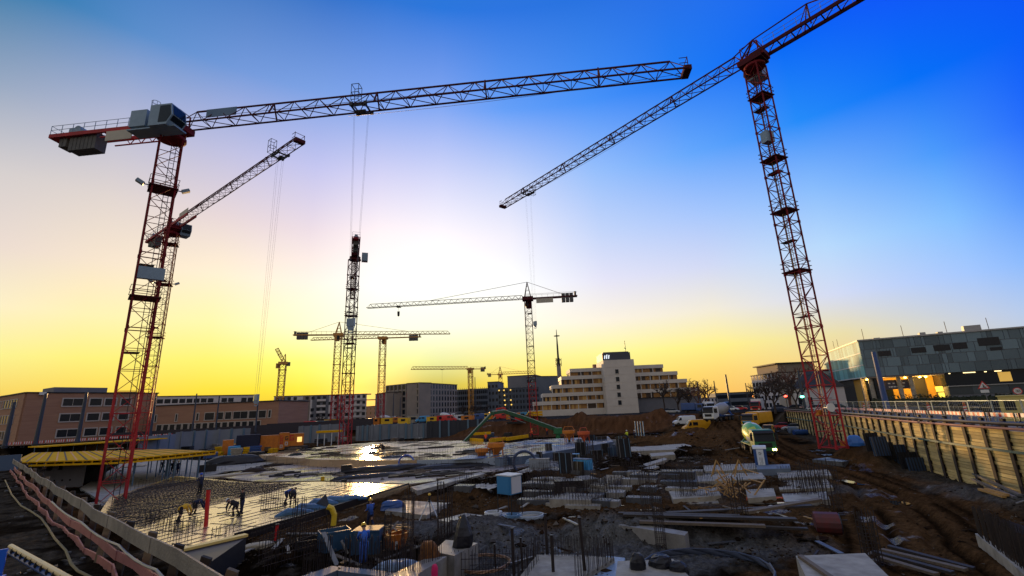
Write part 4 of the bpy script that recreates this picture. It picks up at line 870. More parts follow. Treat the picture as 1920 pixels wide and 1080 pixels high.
pole('tram_pole', 'stout bright blue pole before the orange-lit entrance of the hall', (1636, 660), (1661, 757), 96, .42, m=BLUEP)
pole('tram_pole', 'dark blue pole before the gabled white house', (1494, 694), (1507, 752), 110, .24)
pole('lamp_post', 'thin dark lamp post beside the first bare tree', (1341, 714), (1346, 765), 140, .16)
pole('lamp_post', 'thin dark pole left of the pale corner building', (1400, 718), (1404, 757), 150, .14)
pole('lamp_post', 'thick dark chimney-like post at the street end', (1363, 702), (1367, 745), 230, .45)
pole('lamp_post', 'tall lamp post with a curved arm before the concrete shell', (735, 738), (737, 782), 200, .22, arm=1.2)
pole('lamp_post', 'tall thin post between concrete shell and end-on crane', (749, 745), (750, 782), 200, .18)
pole('floodlight_mast', 'tiny round-headed mast right of the small glow-tinted crane', (891, 707), (891, 735), 250, .25, z0=-1.2)
pole('lamp_post', 'thin street lamp before the office right wing', (1311, 715), (1315, 768), 170, .2, arm=-1.4)

# ---------------------------------------------------------------- bare trees
TWIG = mat('bark', (.045, .032, .028), .9); TWIGR = mat('reddish_bark', (.12, .055, .04), .9)
def tree(name, label, b, h, seed, spread=1., m=TWIG, group=None, dens=1.0, t0=.22):
    root = thing(name, label, 'tree', tuple(b), 0, group); rg = random.Random(seed); tr = MB(); cr = MB()
    def grow(p, d, l, r, lev):
        q = p + d * l; (tr if lev < 2 else cr).bar(p, q, r * 2, up=(0.3, .2, 1)) if lev > 1 else tr.tube([p, p + d * (l * .5) + Vector((rg.uniform(-.04, .04), rg.uniform(-.04, .04), 0)) * l, q], [r, r * .85, r * .7], 7, lev == 0)
        if lev >= 6 or l < h * .025: return
        for i in range(rg.choice([2, 3, 3]) + (1 if lev == 0 else 0)):
            a = Vector((rg.gauss(0, 1), rg.gauss(0, 1), rg.gauss(.15, .6))).normalized(); nd = (d * (1.15 if lev < 1 else .9) + a * (.75 * spread)).normalized(); nd.z = max(nd.z, -.15)
            grow(q if rg.random() < .6 else p + d * l * rg.uniform(.55, .95), nd, l * rg.uniform(.62, .86), r * .62, lev + 1)
    grow(Vector((0, 0, -.2)), Vector((rg.uniform(-.04, .04), 0, 1)).normalized(), h * t0, h * .022, 0)
    tr.build('trunk', m, root); cr.build('crown', m, root); return root
def tree_at(label, px, py, d, h, seed, **kw):
    b = at(px, py, d); tree('bare_tree', label, Vector((b.x, b.y, float(street(b.x, b.y)))), h, seed, **kw)
GT = 'leafless street trees on the right'
tree_at('largest leafless tree with broad dark crown before the pale corner building', 1452, 760, 125, 12.5, 1, group=GT)
tree_at('leafless tree leaning left before the gabled house', 1492, 758, 118, 11, 2, group=GT)
tree_at('dark leafless tree at the left edge of the corner building', 1436, 760, 150, 13, 3, group=GT)
tree_at('tall pale twiggy tree behind the gabled house roof', 1482, 755, 165, 20, 4, group=GT, m=TWIGR)
tree_at('reddish leafless tree directly left of the right-hand crane', 1512, 755, 160, 18, 14, group=GT, m=TWIGR)
tree_at('reddish leafless tree above the corner building roof', 1455, 755, 200, 21, 15, group=GT, m=TWIGR)
GO = 'leafless trees before the office right wing'
for i, (px, d, h, lab) in enumerate(((1246, 180, 16, 'thin leafless tree before the office stair tower side'), (1272, 175, 14, 'leafless tree before the middle of the office right wing'), (1292, 165, 14, 'leafless tree at the end of the office right wing'), (1311, 160, 14, 'forked reddish tree just right of the office'), (1330, 185, 15, 'reddish leafless tree left of the street poles'))):
    tree_at(lab, px, 768, d, h, 20 + i, group=GO, m=TWIG if i < 3 else TWIGR)
for i, (px, d, h, lab) in enumerate(((868, 225, 9, 'low bare tree before the scaffolding, leftmost'), (893, 225, 10, 'low bare tree before the scaffolding, second'), (912, 230, 9, 'low bare tree before the stair tower'), (600, 215, 7, 'small bare tree before the white apartments'))):
    tree_at(lab, px, 775, d, h, 40 + i, group='small bare trees at the far street')
# ---------------------------------------------------------------- retaining wall on the right
def wl(i, off=0.):                            # interpolated wall line, off > 0 to the street side
    pts = off_wall(off); n = len(pts) - 1; i = min(max(i, 0), n - 1e-6); k = int(i); t = i - k
    return Vector((pts[k][0] * (1 - t) + pts[k + 1][0] * t, pts[k][1] * (1 - t) + pts[k + 1][1] * t, 0))
def wall_stations(step, a=0., b=None):
    b = len(WALL) - 1 if b is None else b; r = []; i = a; last = wl(a); r.append(a); acc = 0
    while i < b:
        i += .004; p = wl(i); acc += (p - last).length; last = p
        if acc >= step: r.append(i); acc = 0
    return r
WTOP = .25
LAG = mat('lagging_boards', (1, 1, 1), .75, vcol=True, col2=(.68, .60, .50), ns=1.6, stretch=(1, 1, 3), bump=.3)
c = wl(3); root = thing('retaining_wall', 'tall timber shoring wall with dark steel piles along the right of the pit', 'retaining wall', (c.x, c.y, FL))
st = wall_stations(2.35); rg = random.Random(4)
for a, b in zip(st[:-1], st[1:]):
    k = MB(); P0 = wl(a, .12); P1 = wl(b, .12); top = float(street(P0.x, P0.y)) + WTOP; z = FL - .4
    if a > 7.2: z = -2.6
    d = (P1 - P0).normalized(); n = Vector((-d.y, d.x, 0))
    while z < top - .1:
        h = rg.choice([.22, .25, .28]); g = rg.uniform(.6, 1.15); k.col = (.74 * g, .60 * g, .27 * g); o = n * rg.uniform(-.03, .04)
        k.bar(P0 + o + Vector((0, 0, z + h / 2)), P1 + o + Vector((0, 0, z + h / 2)), .1, h - .03); z += h
    k.build('lagging', LAG, root, world=True)
for a in st:
    p = wl(a, -.06); s_ = float(street(p.x, p.y)); d = (wl(min(a + .05, 7.99), 0) - wl(a - .05 if a > .05 else 0, 0)).normalized(); rz = atan2(d.y, d.x)
    k = MB(); z0 = FL - .5; z1 = s_ + WTOP + .75; le = rg.uniform(-.04, .04)
    k.cbox((p.x, p.y, (z0 + z1) / 2), (.34, .05, z1 - z0), rz=rz, ry=le * .3); 
    q = wl(a, .1); k.cbox((q.x, q.y, (z0 + z1) / 2), (.3, .04, z1 - z0), rz=rz); q = wl(a, .02); k.cbox((q.x, q.y, (z0 + z1) / 2), (.04, .16, z1 - z0), rz=rz)
    k.build('steel_pile', RUST, root, world=True)
k = MB(); zz = lambda p, z: Vector((p.x, p.y, float(street(p.x, p.y)) + z))
for a, b in zip(st[:-1], st[1:]): k.bar(zz(wl(a, -.16), -1.15), zz(wl(b, -.16), -1.15), .10, .16)
k.build('waler', mat('teal_steel', (.02, .10, .11), .5), root, world=True)
k = MB(); k.tube([zz(wl(a, -.22), WTOP + .42) for a in st], .13, 8); k.build('rail_pipe', DARK, root, world=True)
k = MB(); k.tube([zz(wl(a, -.2), WTOP + .1) for a in st], .09, 8); k.build('rail_pipe', mat('pink_pipe', (.42, .20, .17), .6, col2=(.25, .12, .11), ns=.5), root, world=True)
# pavement strip, road with kerb behind the wall
def strip(name, o0, o1, z0, z1, m, kind='structure'):
    k = MB()
    for a, b in zip(st[:-1], st[1:]):
        P = [wl(a, o0), wl(b, o0), wl(b, o1), wl(a, o1)]; S = [float(street(p.x, p.y)) for p in P]
        k.add([(p.x, p.y, s + z0) for p, s in zip(P, S)] + [(p.x, p.y, s + z1) for p, s in zip(P, S)], [(0, 1, 2, 3), (7, 6, 5, 4), (0, 4, 5, 1), (1, 5, 6, 2), (2, 6, 7, 3), (3, 7, 4, 0)])
    return tag(k.build(name, m), kind=kind)
strip('pavement', .18, 3.6, -.9, .16, mat('pale_paving', (.30, .27, .22), .85, col2=(.20, .18, .15), ns=1.2))  # a paler paving tone along the wall top
strip('road', 3.8, 22, -.3, .075, SLATE)
strip('pavement', 22.01, 30, -.3, .16, PAVE)
# barrier boards red and white, on small posts: each board a thing
st2 = wall_stations(3.3); GB = 'red and white barrier boards above the shoring wall'
RW = [WHITE, REDP]
def barrier(P0, P1, z, name='barrier_board', label=None, group=None, nst=10, hb=.28, feet=True):
    c_ = (P0 + P1) / 2; r = thing(name, label, 'barrier', (c_.x, c_.y, z), 0, group); d = (P1 - P0); rz = atan2(d.y, d.x); L_ = d.length; d.normalize()
    k = MB()
    for i in range(nst):
        q = P0 + d * (L_ * (i + .5) / nst); k.mi = i % 2; k.cbox((q.x, q.y, z + .93), (L_ / nst, .05, hb), rz=rz)
    k.build('board', RW, r, world=True)
    k = MB()
    for t in (.06, .94):
        k = MB(); q = P0 + d * (L_ * t); n = Vector((-d.y, d.x, 0)) * .06; k.cbox((q.x + n.x, q.y + n.y, z + .55), (.07, .06, 1.1), rz=rz); k.cbox((q.x, q.y, z + .05), (.3, .8, .1), rz=rz)
        k.build('post', DARK, r, world=True)
    return r
for i, (a, b) in enumerate(zip(st2[:-1], st2[1:])):
    if a > 7.6: break
    P0 = wl(a, 2.0); P1 = wl(b, 2.0); s_ = float(street(P0.x, P0.y)) + .16; dd = (P1 - P0).normalized() * .06
    barrier(P0 + dd, P1 - dd, s_, label='red and white striped barrier board on the pavement above the shoring wall', group=GB)
# mesh fence panels
GF = 'wire fence panels beyond the barrier boards'
FM = mat('fence_steel', (.20, .26, .32), .45, .5)
st3 = wall_stations(3.5)
for i, (a, b) in enumerate(zip(st3[:-1], st3[1:])):
    P0 = wl(a, 3.2); P1 = wl(b, 3.2); s_ = float(street(P0.x, P0.y)) + .16; r = thing('fence_panel', 'grey wire site fence panel behind the striped barrier boards', 'fence', (P0.x, P0.y, s_), 0, GF)
    k = MB(); Z = lambda p, z: Vector((p.x, p.y, s_ + z)); d = (P1 - P0).normalized(); Q0 = P0 + d * .05; Q1 = P1 - d * .05
    for q in (Q0, Q1): k.bar(Z(q, .02), Z(q, 1.95), .055)
    for z in (.2, 1.93): k.bar(Z(Q0, z), Z(Q1, z), .045)
    k.build('frame', FM, r, world=True); k = MB(); n = 12
    for j in range(1, n): q = Q0 + (Q1 - Q0) * (j / n); k.bar(Z(q, .2), Z(q, 1.93), .008)
    for z in (.6, 1., 1.4): k.bar(Z(Q0, z), Z(Q1, z), .008)
    k.build('mesh', FM, r, world=True)
# beacons
def beacon(px, py, label, d=None):
    p = on(px, py, .1); r = thing('warning_beacon', label, 'beacon', (p.x, p.y, .06), 0, 'striped warning beacons on the street edge'); rz = atan2(-p.x, p.y)
    k = MB((p.x, p.y, .06), rz); k.cbox((0, 0, .06), (.4, .7, .12)); k.build('foot', RUBBER, r, world=True)
    k = MB((p.x, p.y, .06), rz)
    for i in range(6): k.mi = i % 2; z = .22 + i * .15; k.add([(-.14, -.03, z), (.14, -.03, z + .08), (.14, -.03, z + .23), (-.14, -.03, z + .15), (-.14, .03, z), (.14, .03, z + .08), (.14, .03, z + .23), (-.14, .03, z + .15)], [(0, 1, 2, 3), (7, 6, 5, 4), (0, 4, 5, 1), (1, 5, 6, 2), (2, 6, 7, 3), (3, 7, 4, 0)])
    k.build('board', RW, r, world=True)
    k = MB((p.x, p.y, .06), rz); k.lathe([(.05, 1.2), (.11, 1.25), (.12, 1.4), (.06, 1.46)], (0, 0, 0), 10); k.build('lamp', ORP, r, world=True)
for px, py, lab in ((1703, 775, 'striped beacon beside the stout blue pole foot'), (1744, 776, 'striped beacon with orange lamp left of the bicycle stands'), (1813, 778, 'striped beacon with orange lamp left of the triangular sign'), (1893, 783, 'rightmost striped beacon beside the yellow cabinet'), (1622, 771, 'leftmost striped beacon right of the crane'), (1631, 771, 'striped beacon second from the crane')): beacon(px, py, lab)
for px, py, lab, kind in ((1858, 772, 'red-edged triangular roadworks sign with white plate beneath on a thin post', 0), (1918, 776, 'round red-rimmed speed limit sign at the right edge', 1)):
    p = on(px, py, .16) if kind == 0 else on(1925, 785, .16); p = at(px, py, 88) if kind == 0 else at(1922, 778, 70); p.z = .1; r = thing('road_sign', lab, 'road sign', (p.x, p.y, p.z)); rz = atan2(-p.x, p.y)
    H_ = 3.2 if kind == 0 else 2.5
    k = MB((p.x, p.y, p.z), rz); k.tube([(0, 0, -.1), (0, 0, H_ + .2)], .05, 6); k.build('post', STEEL, r, world=True); k = MB((p.x, p.y, p.z), rz)
    if kind == 0:
        k.mi = 0; k.prism([(0, 0)] * 3, 0, 0) if False else None
        for y, sc_1, mi in ((-.06, 1., 0), (-.085, .72, 1)):
            k.mi = mi; R0 = .68 * sc_1; P = [(R0 * sin(t), y, H_ + R0 * cos(t)) for t in (0, 2 * pi / 3, 4 * pi / 3)]; k.add(P + [(x, y + .022, z) for x, _, z in P], [(0, 1, 2), (5, 4, 3), (0, 3, 4, 1), (1, 4, 5, 2), (2, 5, 3, 0)])
        k.mi = 2; k.cbox((.0, -.1, H_ + .12), (.1, .02, .14)); k.cbox((.02, -.1, H_ - .08), (.12, .02, .25), ry=.5); k.cbox((.16, -.1, H_ - .16), (.22, .02, .1), ry=-.3)
        k.build('board', [REDP, WHITE, DARK], r, world=True); k = MB((p.x, p.y, p.z), rz); k.cbox((0, -.07, H_ - .68), (.8, .03, .38)); k.build('plate', WHITE, r, world=True)
    else:
        A_ = Matrix.Rotation(pi / 2, 4, 'X')
        k.mi = 0; k.lathe([(.34, 0), (.34, .02)], (0, -.05, H_), 20, A_); k.mi = 1; k.lathe([(.27, 0), (.27, .02)], (0, -.075, H_), 20, A_); k.mi = 2
        for x0 in (-.1, .1):
            for a, b in (((-.07, .12), (.07, .12)), ((-.07, 0), (.07, 0)), ((-.07, -.12), (.07, -.12)), ((.07, -.12), (.07, .12)), ((-.07, -.12 if x0 > 0 else 0), (-.07, .12 if x0 > 0 else 0))): k.bar((x0 + a[0], -.105, H_ + a[1]), (x0 + b[0], -.105, H_ + b[1]), .03)
        k.build('board', [REDP, WHITE, DARK], r, world=True)
# bicycle stands, cabinet, hedge
p = at(1771, 770, 82); r = thing('bicycle_stand', 'pair of curved steel bicycle stands on the far pavement', 'bicycle stand', (p.x, p.y, .1))
for s in (0, .9):
    k = MB((p.x + s, p.y - s * .8, .1), 0); k.tube([(-.3 , 0, -.1), (-.3, 0, .8), (-.2, 0, 1.0), (.2, 0, 1.), (.3, 0, .8), (.3, 0, -.1)], .045, 6); k.build('hoop', STEEL, r, world=True)
p = at(1907, 778, 62); r = thing('switch_box', 'pale yellow cabinet with dark door panel at the right edge', 'cabinet', (p.x, p.y, .1)); rz = atan2(-p.x, p.y)
k = MB((p.x, p.y, .1), rz); k.box(-.9, 1.1, -.3, .4, -.05, 2.1); k.box(-1., 1.2, -.4, .5, 2.1, 2.2); k.build('body', mat('cream_yellow', (.55, .47, .16), .6), r, world=True)
k = MB((p.x, p.y, .1), rz); k.box(-.6, .1, -.33, -.3, .9, 1.8); k.build('panel', GLASS, r, world=True)
HG = mat('hedge_leaf', (.012, .022, .010), .8, col2=(.02, .03, .014), ns=2)
for j, (pa_, pb_, d, lab) in enumerate((((1640, 760), (1745, 757), 118, 'dark clipped hedge before the orange-lit entrance'), ((1748, 757), (1960, 752), 116, 'long dark hedge before the hall at the right'))):
    A = at(*pa_, d); B = at(*pb_, d - 6); r = thing('hedge', lab, 'hedge', (A.x, A.y, 0)); k = MB(); rg2 = random.Random(j); L_ = (B - A).length; dv = (B - A).normalized(); dv.z = 0
    for i in range(int(L_ * 60)):
        q = A + dv * rg2.uniform(0, L_) + Vector((rg2.gauss(0, .5), rg2.gauss(0, .5), 0)); z = abs(rg2.gauss(.9, .8)); z = min(z, 2.1 + .4 * sin(q.x * .7)); s = .22
        a = Vector((rg2.uniform(-1, 1), rg2.uniform(-1, 1), rg2.uniform(-1, 1))) * s; b = Vector((rg2.uniform(-1, 1), rg2.uniform(-1, 1), rg2.uniform(-1, 1))) * s; q.z = z; k.add([q - a, q + b, q + a, q - b], [(0, 1, 2, 3)])
    k.box(0, 0, 0, 0, 0, 0); k.build('foliage', HG, r, world=True)
    k = MB(); n_ = Vector((-dv.y, dv.x, 0)) * .5
    k.add([A - n_ + Vector((0, 0, -A.z)), B - n_ + Vector((0, 0, -B.z)), B + n_ + Vector((0, 0, -B.z)), A + n_ + Vector((0, 0, -A.z)), A - n_ + Vector((0, 0, 1.7 - A.z)), B - n_ + Vector((0, 0, 1.7 - B.z)), B + n_ + Vector((0, 0, 1.7 - B.z)), A + n_ + Vector((0, 0, 1.7 - A.z))], [(0, 1, 5, 4), (1, 2, 6, 5), (2, 3, 7, 6), (3, 0, 4, 7), (4, 5, 6, 7)]); k.build('stems', HG, r, world=True)

# ---------------------------------------------------------------- vehicles
def wheel(parent, x, y, r, w_=.28, T=None):
    A_ = Matrix.Rotation(pi / 2, 4, 'X')
    k = MB(); k.lathe([(r * .55, -w_ / 2), (r * .95, -w_ / 2), (r, -w_ * .3), (r, w_ * .3), (r * .95, w_ / 2), (r * .55, w_ / 2)], (x, y, r), 16, A_); o = k.build('wheel', RUBBER, parent)
    k = MB(); k.lathe([(r * .1, -w_ * .52), (r * .5, -w_ * .45), (r * .56, -w_ * .3), (r * .56, w_ * .3), (r * .5, w_ * .45), (r * .1, w_ * .52)], (x, y, r), 12, A_); k.build('rim', STEEL, o)
def loft(k, secs):                             # secs: list of (x, [(y,z)...]) closed rings, joined along x
    n = len(secs[0][1]); vs = [(x, y, z) for x, r in secs for y, z in r]; fs = [tuple(range(n - 1, -1, -1)), tuple(range((len(secs) - 1) * n, len(secs) * n))]
    for i in range(len(secs) - 1):
        for j in range(n): fs.append((i * n + j, i * n + (j + 1) % n, (i + 1) * n + (j + 1) % n, (i + 1) * n + j))
    k.add(vs, fs)
def ring(w_, z0, z1, t=.85, b=.06):
    h = w_ / 2; return [(-h + b, z0), (-h, z0 + .15), (-h, z0 + (z1 - z0) * .55), (-h * t, z1 - .08), (-h * t + .12, z1), (h * t - .12, z1), (h * t, z1 - .08), (h, z0 + (z1 - z0) * .55), (h, z0 + .15), (h - b, z0)]
LAMPW = mat('head_lamp', (.8, .75, .6), .2); LAMPR = mat('tail_lamp', (.5, .01, .01), .3)
HLON = mat('lit_head_lamp', (1, .7, .3), emit=(1, .62, .2), es=30)
def van(label, loc, rz, m, L_=5.9, h=2.6, group=None, side_win=True):          # front towards +x
    r = thing('van', label, 'van', loc, rz, group); w_ = 2.0
    k = MB(); loft(k, [(-L_ / 2, ring(w_ * .98, .45, h * .97)), (-L_ / 2 + .2, ring(w_, .35, h)), (L_ / 2 - 2.1, ring(w_, .35, h)), (L_ / 2 - 1.55, ring(w_, .35, h * .93)), (L_ / 2 - .85, ring(w_, .35, h * .56, .92)), (L_ / 2 - .2, ring(w_ * .97, .35, h * .46, .95)), (L_ / 2, ring(w_ * .88, .42, h * .36, .95))]); k.build('body', m, r, smooth=False)
    k = MB(); a, b = L_ / 2 - 1.52, L_ / 2 - .92; k.add([(a, -.80, h * .915), (a, .80, h * .915), (b, .9, h * .6), (b, -.9, h * .6)], [(0, 1, 2, 3)]); 
    k.v = [(x + .03, y, z + .03) for x, y, z in k.v]; k.build('windscreen', GLASS, r)
    for s in (-1, 1):
        k = MB(); y = s * (w_ / 2 - .01); y2 = s * (w_ / 2 * .93)
        k.add([(L_ / 2 - 1.9, y + s * .02, h * .55), (L_ / 2 - 1.15, y + s * .02, h * .55), (L_ / 2 - 1.55, y2 + s * .03, h * .83), (L_ / 2 - 1.9, y2 + s * .03, h * .83)], [(0, 1, 2, 3)]); k.build('window', GLASS, r)
        if side_win: k = MB(); k.add([(L_ / 2 - 3.3, y + s * .02, h * .55), (L_ / 2 - 2.15, y + s * .02, h * .55), (L_ / 2 - 2.15, y2 + s * .03, h * .82), (L_ / 2 - 3.3, y2 + s * .03, h * .82)], [(0, 1, 2, 3)]); k.build('window', GLASS, r)
        k = MB(); k.box(L_ / 2 - .16, L_ / 2 - .02, s * .78 - .14, s * .78 + .14, h * .3, h * .39); k.build('headlight', LAMPW, r)
        k = MB(); k.box(L_ / 2 - 1.35, L_ / 2 - 1.2, s * 1.02, s * 1.24, h * .52, h * .64) if s > 0 else k.box(L_ / 2 - 1.35, L_ / 2 - 1.2, -1.24, -1.02, h * .52, h * .64); k.build('mirror', RUBBER, r)
        for x in (-L_ / 2 + 1.2, L_ / 2 - 1.0): wheel(r, x, s * (w_ / 2 - .12), .36)
    k = MB(); k.box(L_ / 2 - .1, L_ / 2 + .05, -.85, .85, .35, .6); k.build('bumper', RUBBER, r); return r
def truck_cab(r, m, x0, w_, h, hz=1.0, lights=LAMPW, roofbar=False, lmask=(1, 1)):
    k = MB(); loft(k, [(x0, ring(w_, hz, h, .96)), (x0 + 1.5, ring(w_, hz * .55, h, .96)), (x0 + 1.95, ring(w_ * .99, hz * .5, h * .93, .95)), (x0 + 2.15, ring(w_ * .97, hz * .5, h * .58, .97))]); c_ = k.build('cab', m, r)
    k = MB(); k.add([(x0 + 1.99, -w_ * .43, h * .9), (x0 + 1.99, w_ * .43, h * .9), (x0 + 2.19, w_ * .46, h * .56), (x0 + 2.19, -w_ * .46, h * .56)], [(0, 3, 2, 1)]); k.build('windscreen', GLASS, c_)
    for s in (-1, 1):
        k = MB(); y = s * (w_ / 2 + .012); k.add([(x0 + .5, y, h * .56), (x0 + 1.75, y, h * .56), (x0 + 1.6, y - s * .03, h * .86), (x0 + .5, y - s * .03, h * .86)], [(0, 1, 2, 3)]); k.build('window', GLASS, c_)
        k = MB(); k.box(x0 + 2.0, x0 + 2.2, s * w_ * .38 - .2, s * w_ * .38 + .2, .72, .92); k.build('headlight', lights if (lmask[0] if s < 0 else lmask[1]) else LAMPW, c_)
        k = MB(); k.cbox((x0 + 2.05, s * (w_ / 2 + .22), h * .72), (.12, .26, .7)); k.bar((x0 + 1.9, s * w_ / 2, h * .9), (x0 + 2.05, s * (w_ / 2 + .22), h * .85), .05); k.build('mirror', RUBBER, c_)
    k = MB(); k.box(x0 + 2.0, x0 + 2.24, -w_ * .48, w_ * .48, .38, .68); k.build('bumper', RUBBER, c_)
    k = MB(); k.box(x0 + 2.13, x0 + 2.2, -w_ * .3, w_ * .3, h * .34, h * .5); k.build('grille', RUBBER, c_)
    k = MB(); k.add([(x0 + 1.9, -w_ * .46, h * .97), (x0 + 1.9, w_ * .46, h * .97), (x0 + 2.35, w_ * .46, h * .88), (x0 + 2.35, -w_ * .46, h * .88), (x0 + 1.9, -w_ * .46, h * .93), (x0 + 1.9, w_ * .46, h * .93), (x0 + 2.35, w_ * .46, h * .86), (x0 + 2.35, -w_ * .46, h * .86)], [(0, 3, 2, 1), (4, 5, 6, 7), (2, 3, 7, 6), (0, 1, 5, 4)]); k.build('sun_visor', RUBBER, c_)
    return c_
def mixer(label, loc, rz, cabm, drumm, chm, sc=1., lights=LAMPW, lmask=(1, 1), group=None, bands=None):
    r = thing('concrete_mixer_truck', label, 'mixer truck', loc, rz, group); r.scale = (sc,) * 3
    k = MB(); k.box(-4.6, 4.2, -.45, .45, .75, 1.05); k.box(-4.4, 1.6, -1.15, 1.15, 1.05, 1.2)
    for x in (-3.6, 1.1): k.bar((x, -1, 1.2), (x, 0, 2.3 if x < 0 else 1.9), .2); k.bar((x, 1, 1.2), (x, 0, 2.3 if x < 0 else 1.9), .2)
    k.build('chassis', chm, r)
    truck_cab(r, cabm, 2.3, 2.5, 3.15, 1.0, lights, lmask=lmask)
    A_ = Matrix.Rotation(radians(-90 + 12), 4, 'Y')
    pr = [(.35, -2.9), (.62, -2.8), (.95, -2.2), (1.22, -1.2), (1.28, -.2), (1.26, .7), (1.05, 1.7), (.75, 2.3), (.5, 2.5)]
    k = MB(); k.lathe(pr, (-1.1, 0, 2.45), 24, A_)
    ms = [drumm] if not bands else [drumm] + bands
    if bands:
        n = 24
        for fi in range((len(pr) - 1) * n): seg = fi // n; ang = fi % n; q = (seg * 3 + ang) % 24; k.m[fi] = 1 if q < 6 else (2 if q < 12 else 0)
    k.build('drum', ms, r, smooth=True)
    k = MB(); k.add([(-4.1, -.6, 3.9), (-4.1, .6, 3.9), (-4.7, .35, 3.2), (-4.7, -.35, 3.2), (-3.5, -.5, 3.75), (-3.5, .5, 3.75)], [(0, 1, 2, 3), (4, 5, 1, 0)]); k.bar((-4.5, 0, 3.2), (-4.9, 0, 1.7), .4, .12); k.build('chute', chm, r)
    for x in (3.4, 1.5, -2.3, -3.65):
        for s in (-1, 1): wheel(r, x, s * 1.02, .5, .3)
    return r
def lorry(label, loc, rz, cabm, boxm, L_=5., hb=2.4, group=None, open_=False, name='lorry', sc=1.):
    r = thing(name, label, 'lorry', loc, rz, group); r.scale = (sc,) * 3; k = MB(); k.box(-L_ / 2 - .8, L_ / 2 + 1.4, -.4, .4, .6, .95); k.build('chassis', RUBBER, r)
    truck_cab(r, cabm, L_ / 2 - .6, 2.3, 2.75, .8)
    k = MB()
    if open_:
        x0, x1 = -L_ / 2 - .7, L_ / 2 - .75; k.box(x0, x1, -1.15, 1.15, .96, 1.1); k.box(x0, x1, -1.15, -1.05, 1.1, 1.1 + hb); k.box(x0, x1, 1.05, 1.15, 1.1, 1.1 + hb); k.box(x0, x0 + .1, -1.05, 1.05, 1.1, 1.1 + hb); k.box(x1 - .1, x1, -1.05, 1.05, 1.1, 1.1 + hb)
    else: loft(k, [(-L_ / 2 - .7, ring(2.4, .96, .96 + hb, .98)), (L_ / 2 - .75, ring(2.4, .96, .96 + hb, .98))])
    k.build('load_body', boxm, r)
    for x in (L_ / 2 + .5, -L_ / 2 + .5):
        for s in (-1, 1): wheel(r, x, s * .98, .45, .28)
    return r
def car(label, loc, rz, m, group=None, h=1.45):
    r = thing('parked_car', label, 'car', loc, rz, group); L_ = 4.4; w_ = 1.8
    k = MB(); loft(k, [(-L_ / 2, ring(w_ * .9, .35, .85, .95)), (-L_ / 2 + .25, ring(w_, .25, .98, .95)), (L_ / 2 - 1.3, ring(w_, .25, .95, .95)), (L_ / 2 - .3, ring(w_ * .97, .25, .8, .95)), (L_ / 2, ring(w_ * .85, .32, .62, .95))]); k.build('body', m, r)
    k = MB(); loft(k, [(-L_ / 2 + .35, ring(w_ * .86, .9, .98, .95)), (-L_ / 2 + .95, ring(w_ * .86, .9, h, .84)), (.45, ring(w_ * .86, .9, h, .84)), (1.15, ring(w_ * .86, .88, .96, .95))]); o = k.build('cabin', GLASS, r)
    k = MB(); k.box(-L_ / 2 + 1.0, .42, -w_ * .34, w_ * .34, h, h + .03); k.build('roof', m, o)
    for s in (-1, 1):
        for x in (-1.35, 1.35): wheel(r, x, s * .8, .32, .2)
        k = MB(); k.box(L_ / 2 - .12, L_ / 2 - .01, s * .62 - .15, s * .62 + .15, .52, .66); k.build('headlight', LAMPW, r)
        k = MB(); k.box(-L_ / 2 - .01, -L_ / 2 + .1, s * .62 - .15, s * .62 + .15, .6, .75); k.build('tail_light', LAMPR, r)
    return r
VY = mat('van_yellow', (.75, .38, .01), .35, col2=(.6, .28, .01), ns=1.); VW = mat('van_white', (.62, .66, .72), .35)
def place(px, py, d): p = at(px, py, d); return Vector((p.x, p.y, ground(p.x, p.y)))
def face(p, deg): return atan2(-p.y, -p.x) + radians(deg)      # deg = 0 faces the camera
p = place(1303, 784, 118); van('bright yellow van with dark side window parked on the dirt, front to the left', p, face(p, -72), VY, 6.2, 2.8)
p = place(1281, 780, 124); van('white van parked half behind the yellow van', p, face(p, -75), VW, 5.2, 2.2, side_win=False)
p = place(1349, 784, 112); mixer('white mixer truck with grey drum and blue chassis beside the yellow van', p, face(p, -28), VW, mat('drum_grey', (.32, .32, .32), .45, col2=(.2, .2, .2), ns=2), BLUEP)
p = place(1421, 785, 100); lorry('large yellow tipper lorry at the top of the ramp', p, face(p, -24), VY, VY, 5.6, 2.0)
p = place(1441, 790, 88); lorry('small yellow dumper with dark tray in front of the tipper lorry', p, face(p, -12), VY, DARK, 2.2, .8, open_=True, name='dumper', sc=.62)
p = place(1421, 843, 68); GM = mixer('green mixer truck with lime and white striped drum driving down the ramp', p, face(p, 12), GREENP, WHITE, GREENP, .95, HLON, (0, 1), bands=[mat('lime_paint', (.45, .55, .02), .4), mat('leaf_green', (.08, .35, .03), .4)])
for px, py, d, lab in ((727, 778, 205, 'white mixer truck on the far street before the concrete shell'), (838, 773, 205, 'white mixer truck on the far street, beside the corner block')):
    p = place(px, py, d); mixer(lab, p, face(p, 78), VW, WHITE, DARK, .85, group='white mixer trucks on the far street')
p = place(1330, 772, 150); lorry('white box lorry behind the yellow van roof', p, face(p, 10), VW, VW, 4, 2.2)
p = place(1297, 770, 150); lorry('blue box lorry parked behind the vans', p, face(p, 80), BLUEP, BLUEP, 4, 2.0)
p = place(1422, 772, 140); lorry('white and red lorry waiting behind the yellow tipper', p, face(p, -10), REDP, VW, 4, 2.4)
CS = [('silver', mat('car_silver', (.35, .37, .4), .3, .3)), ('red', REDP), ('dark blue', mat('car_blue', (.02, .04, .1), .3)), ('black', DARK), ('white', VW)]
rg = random.Random(8); GC = 'cars on the far side of the street'
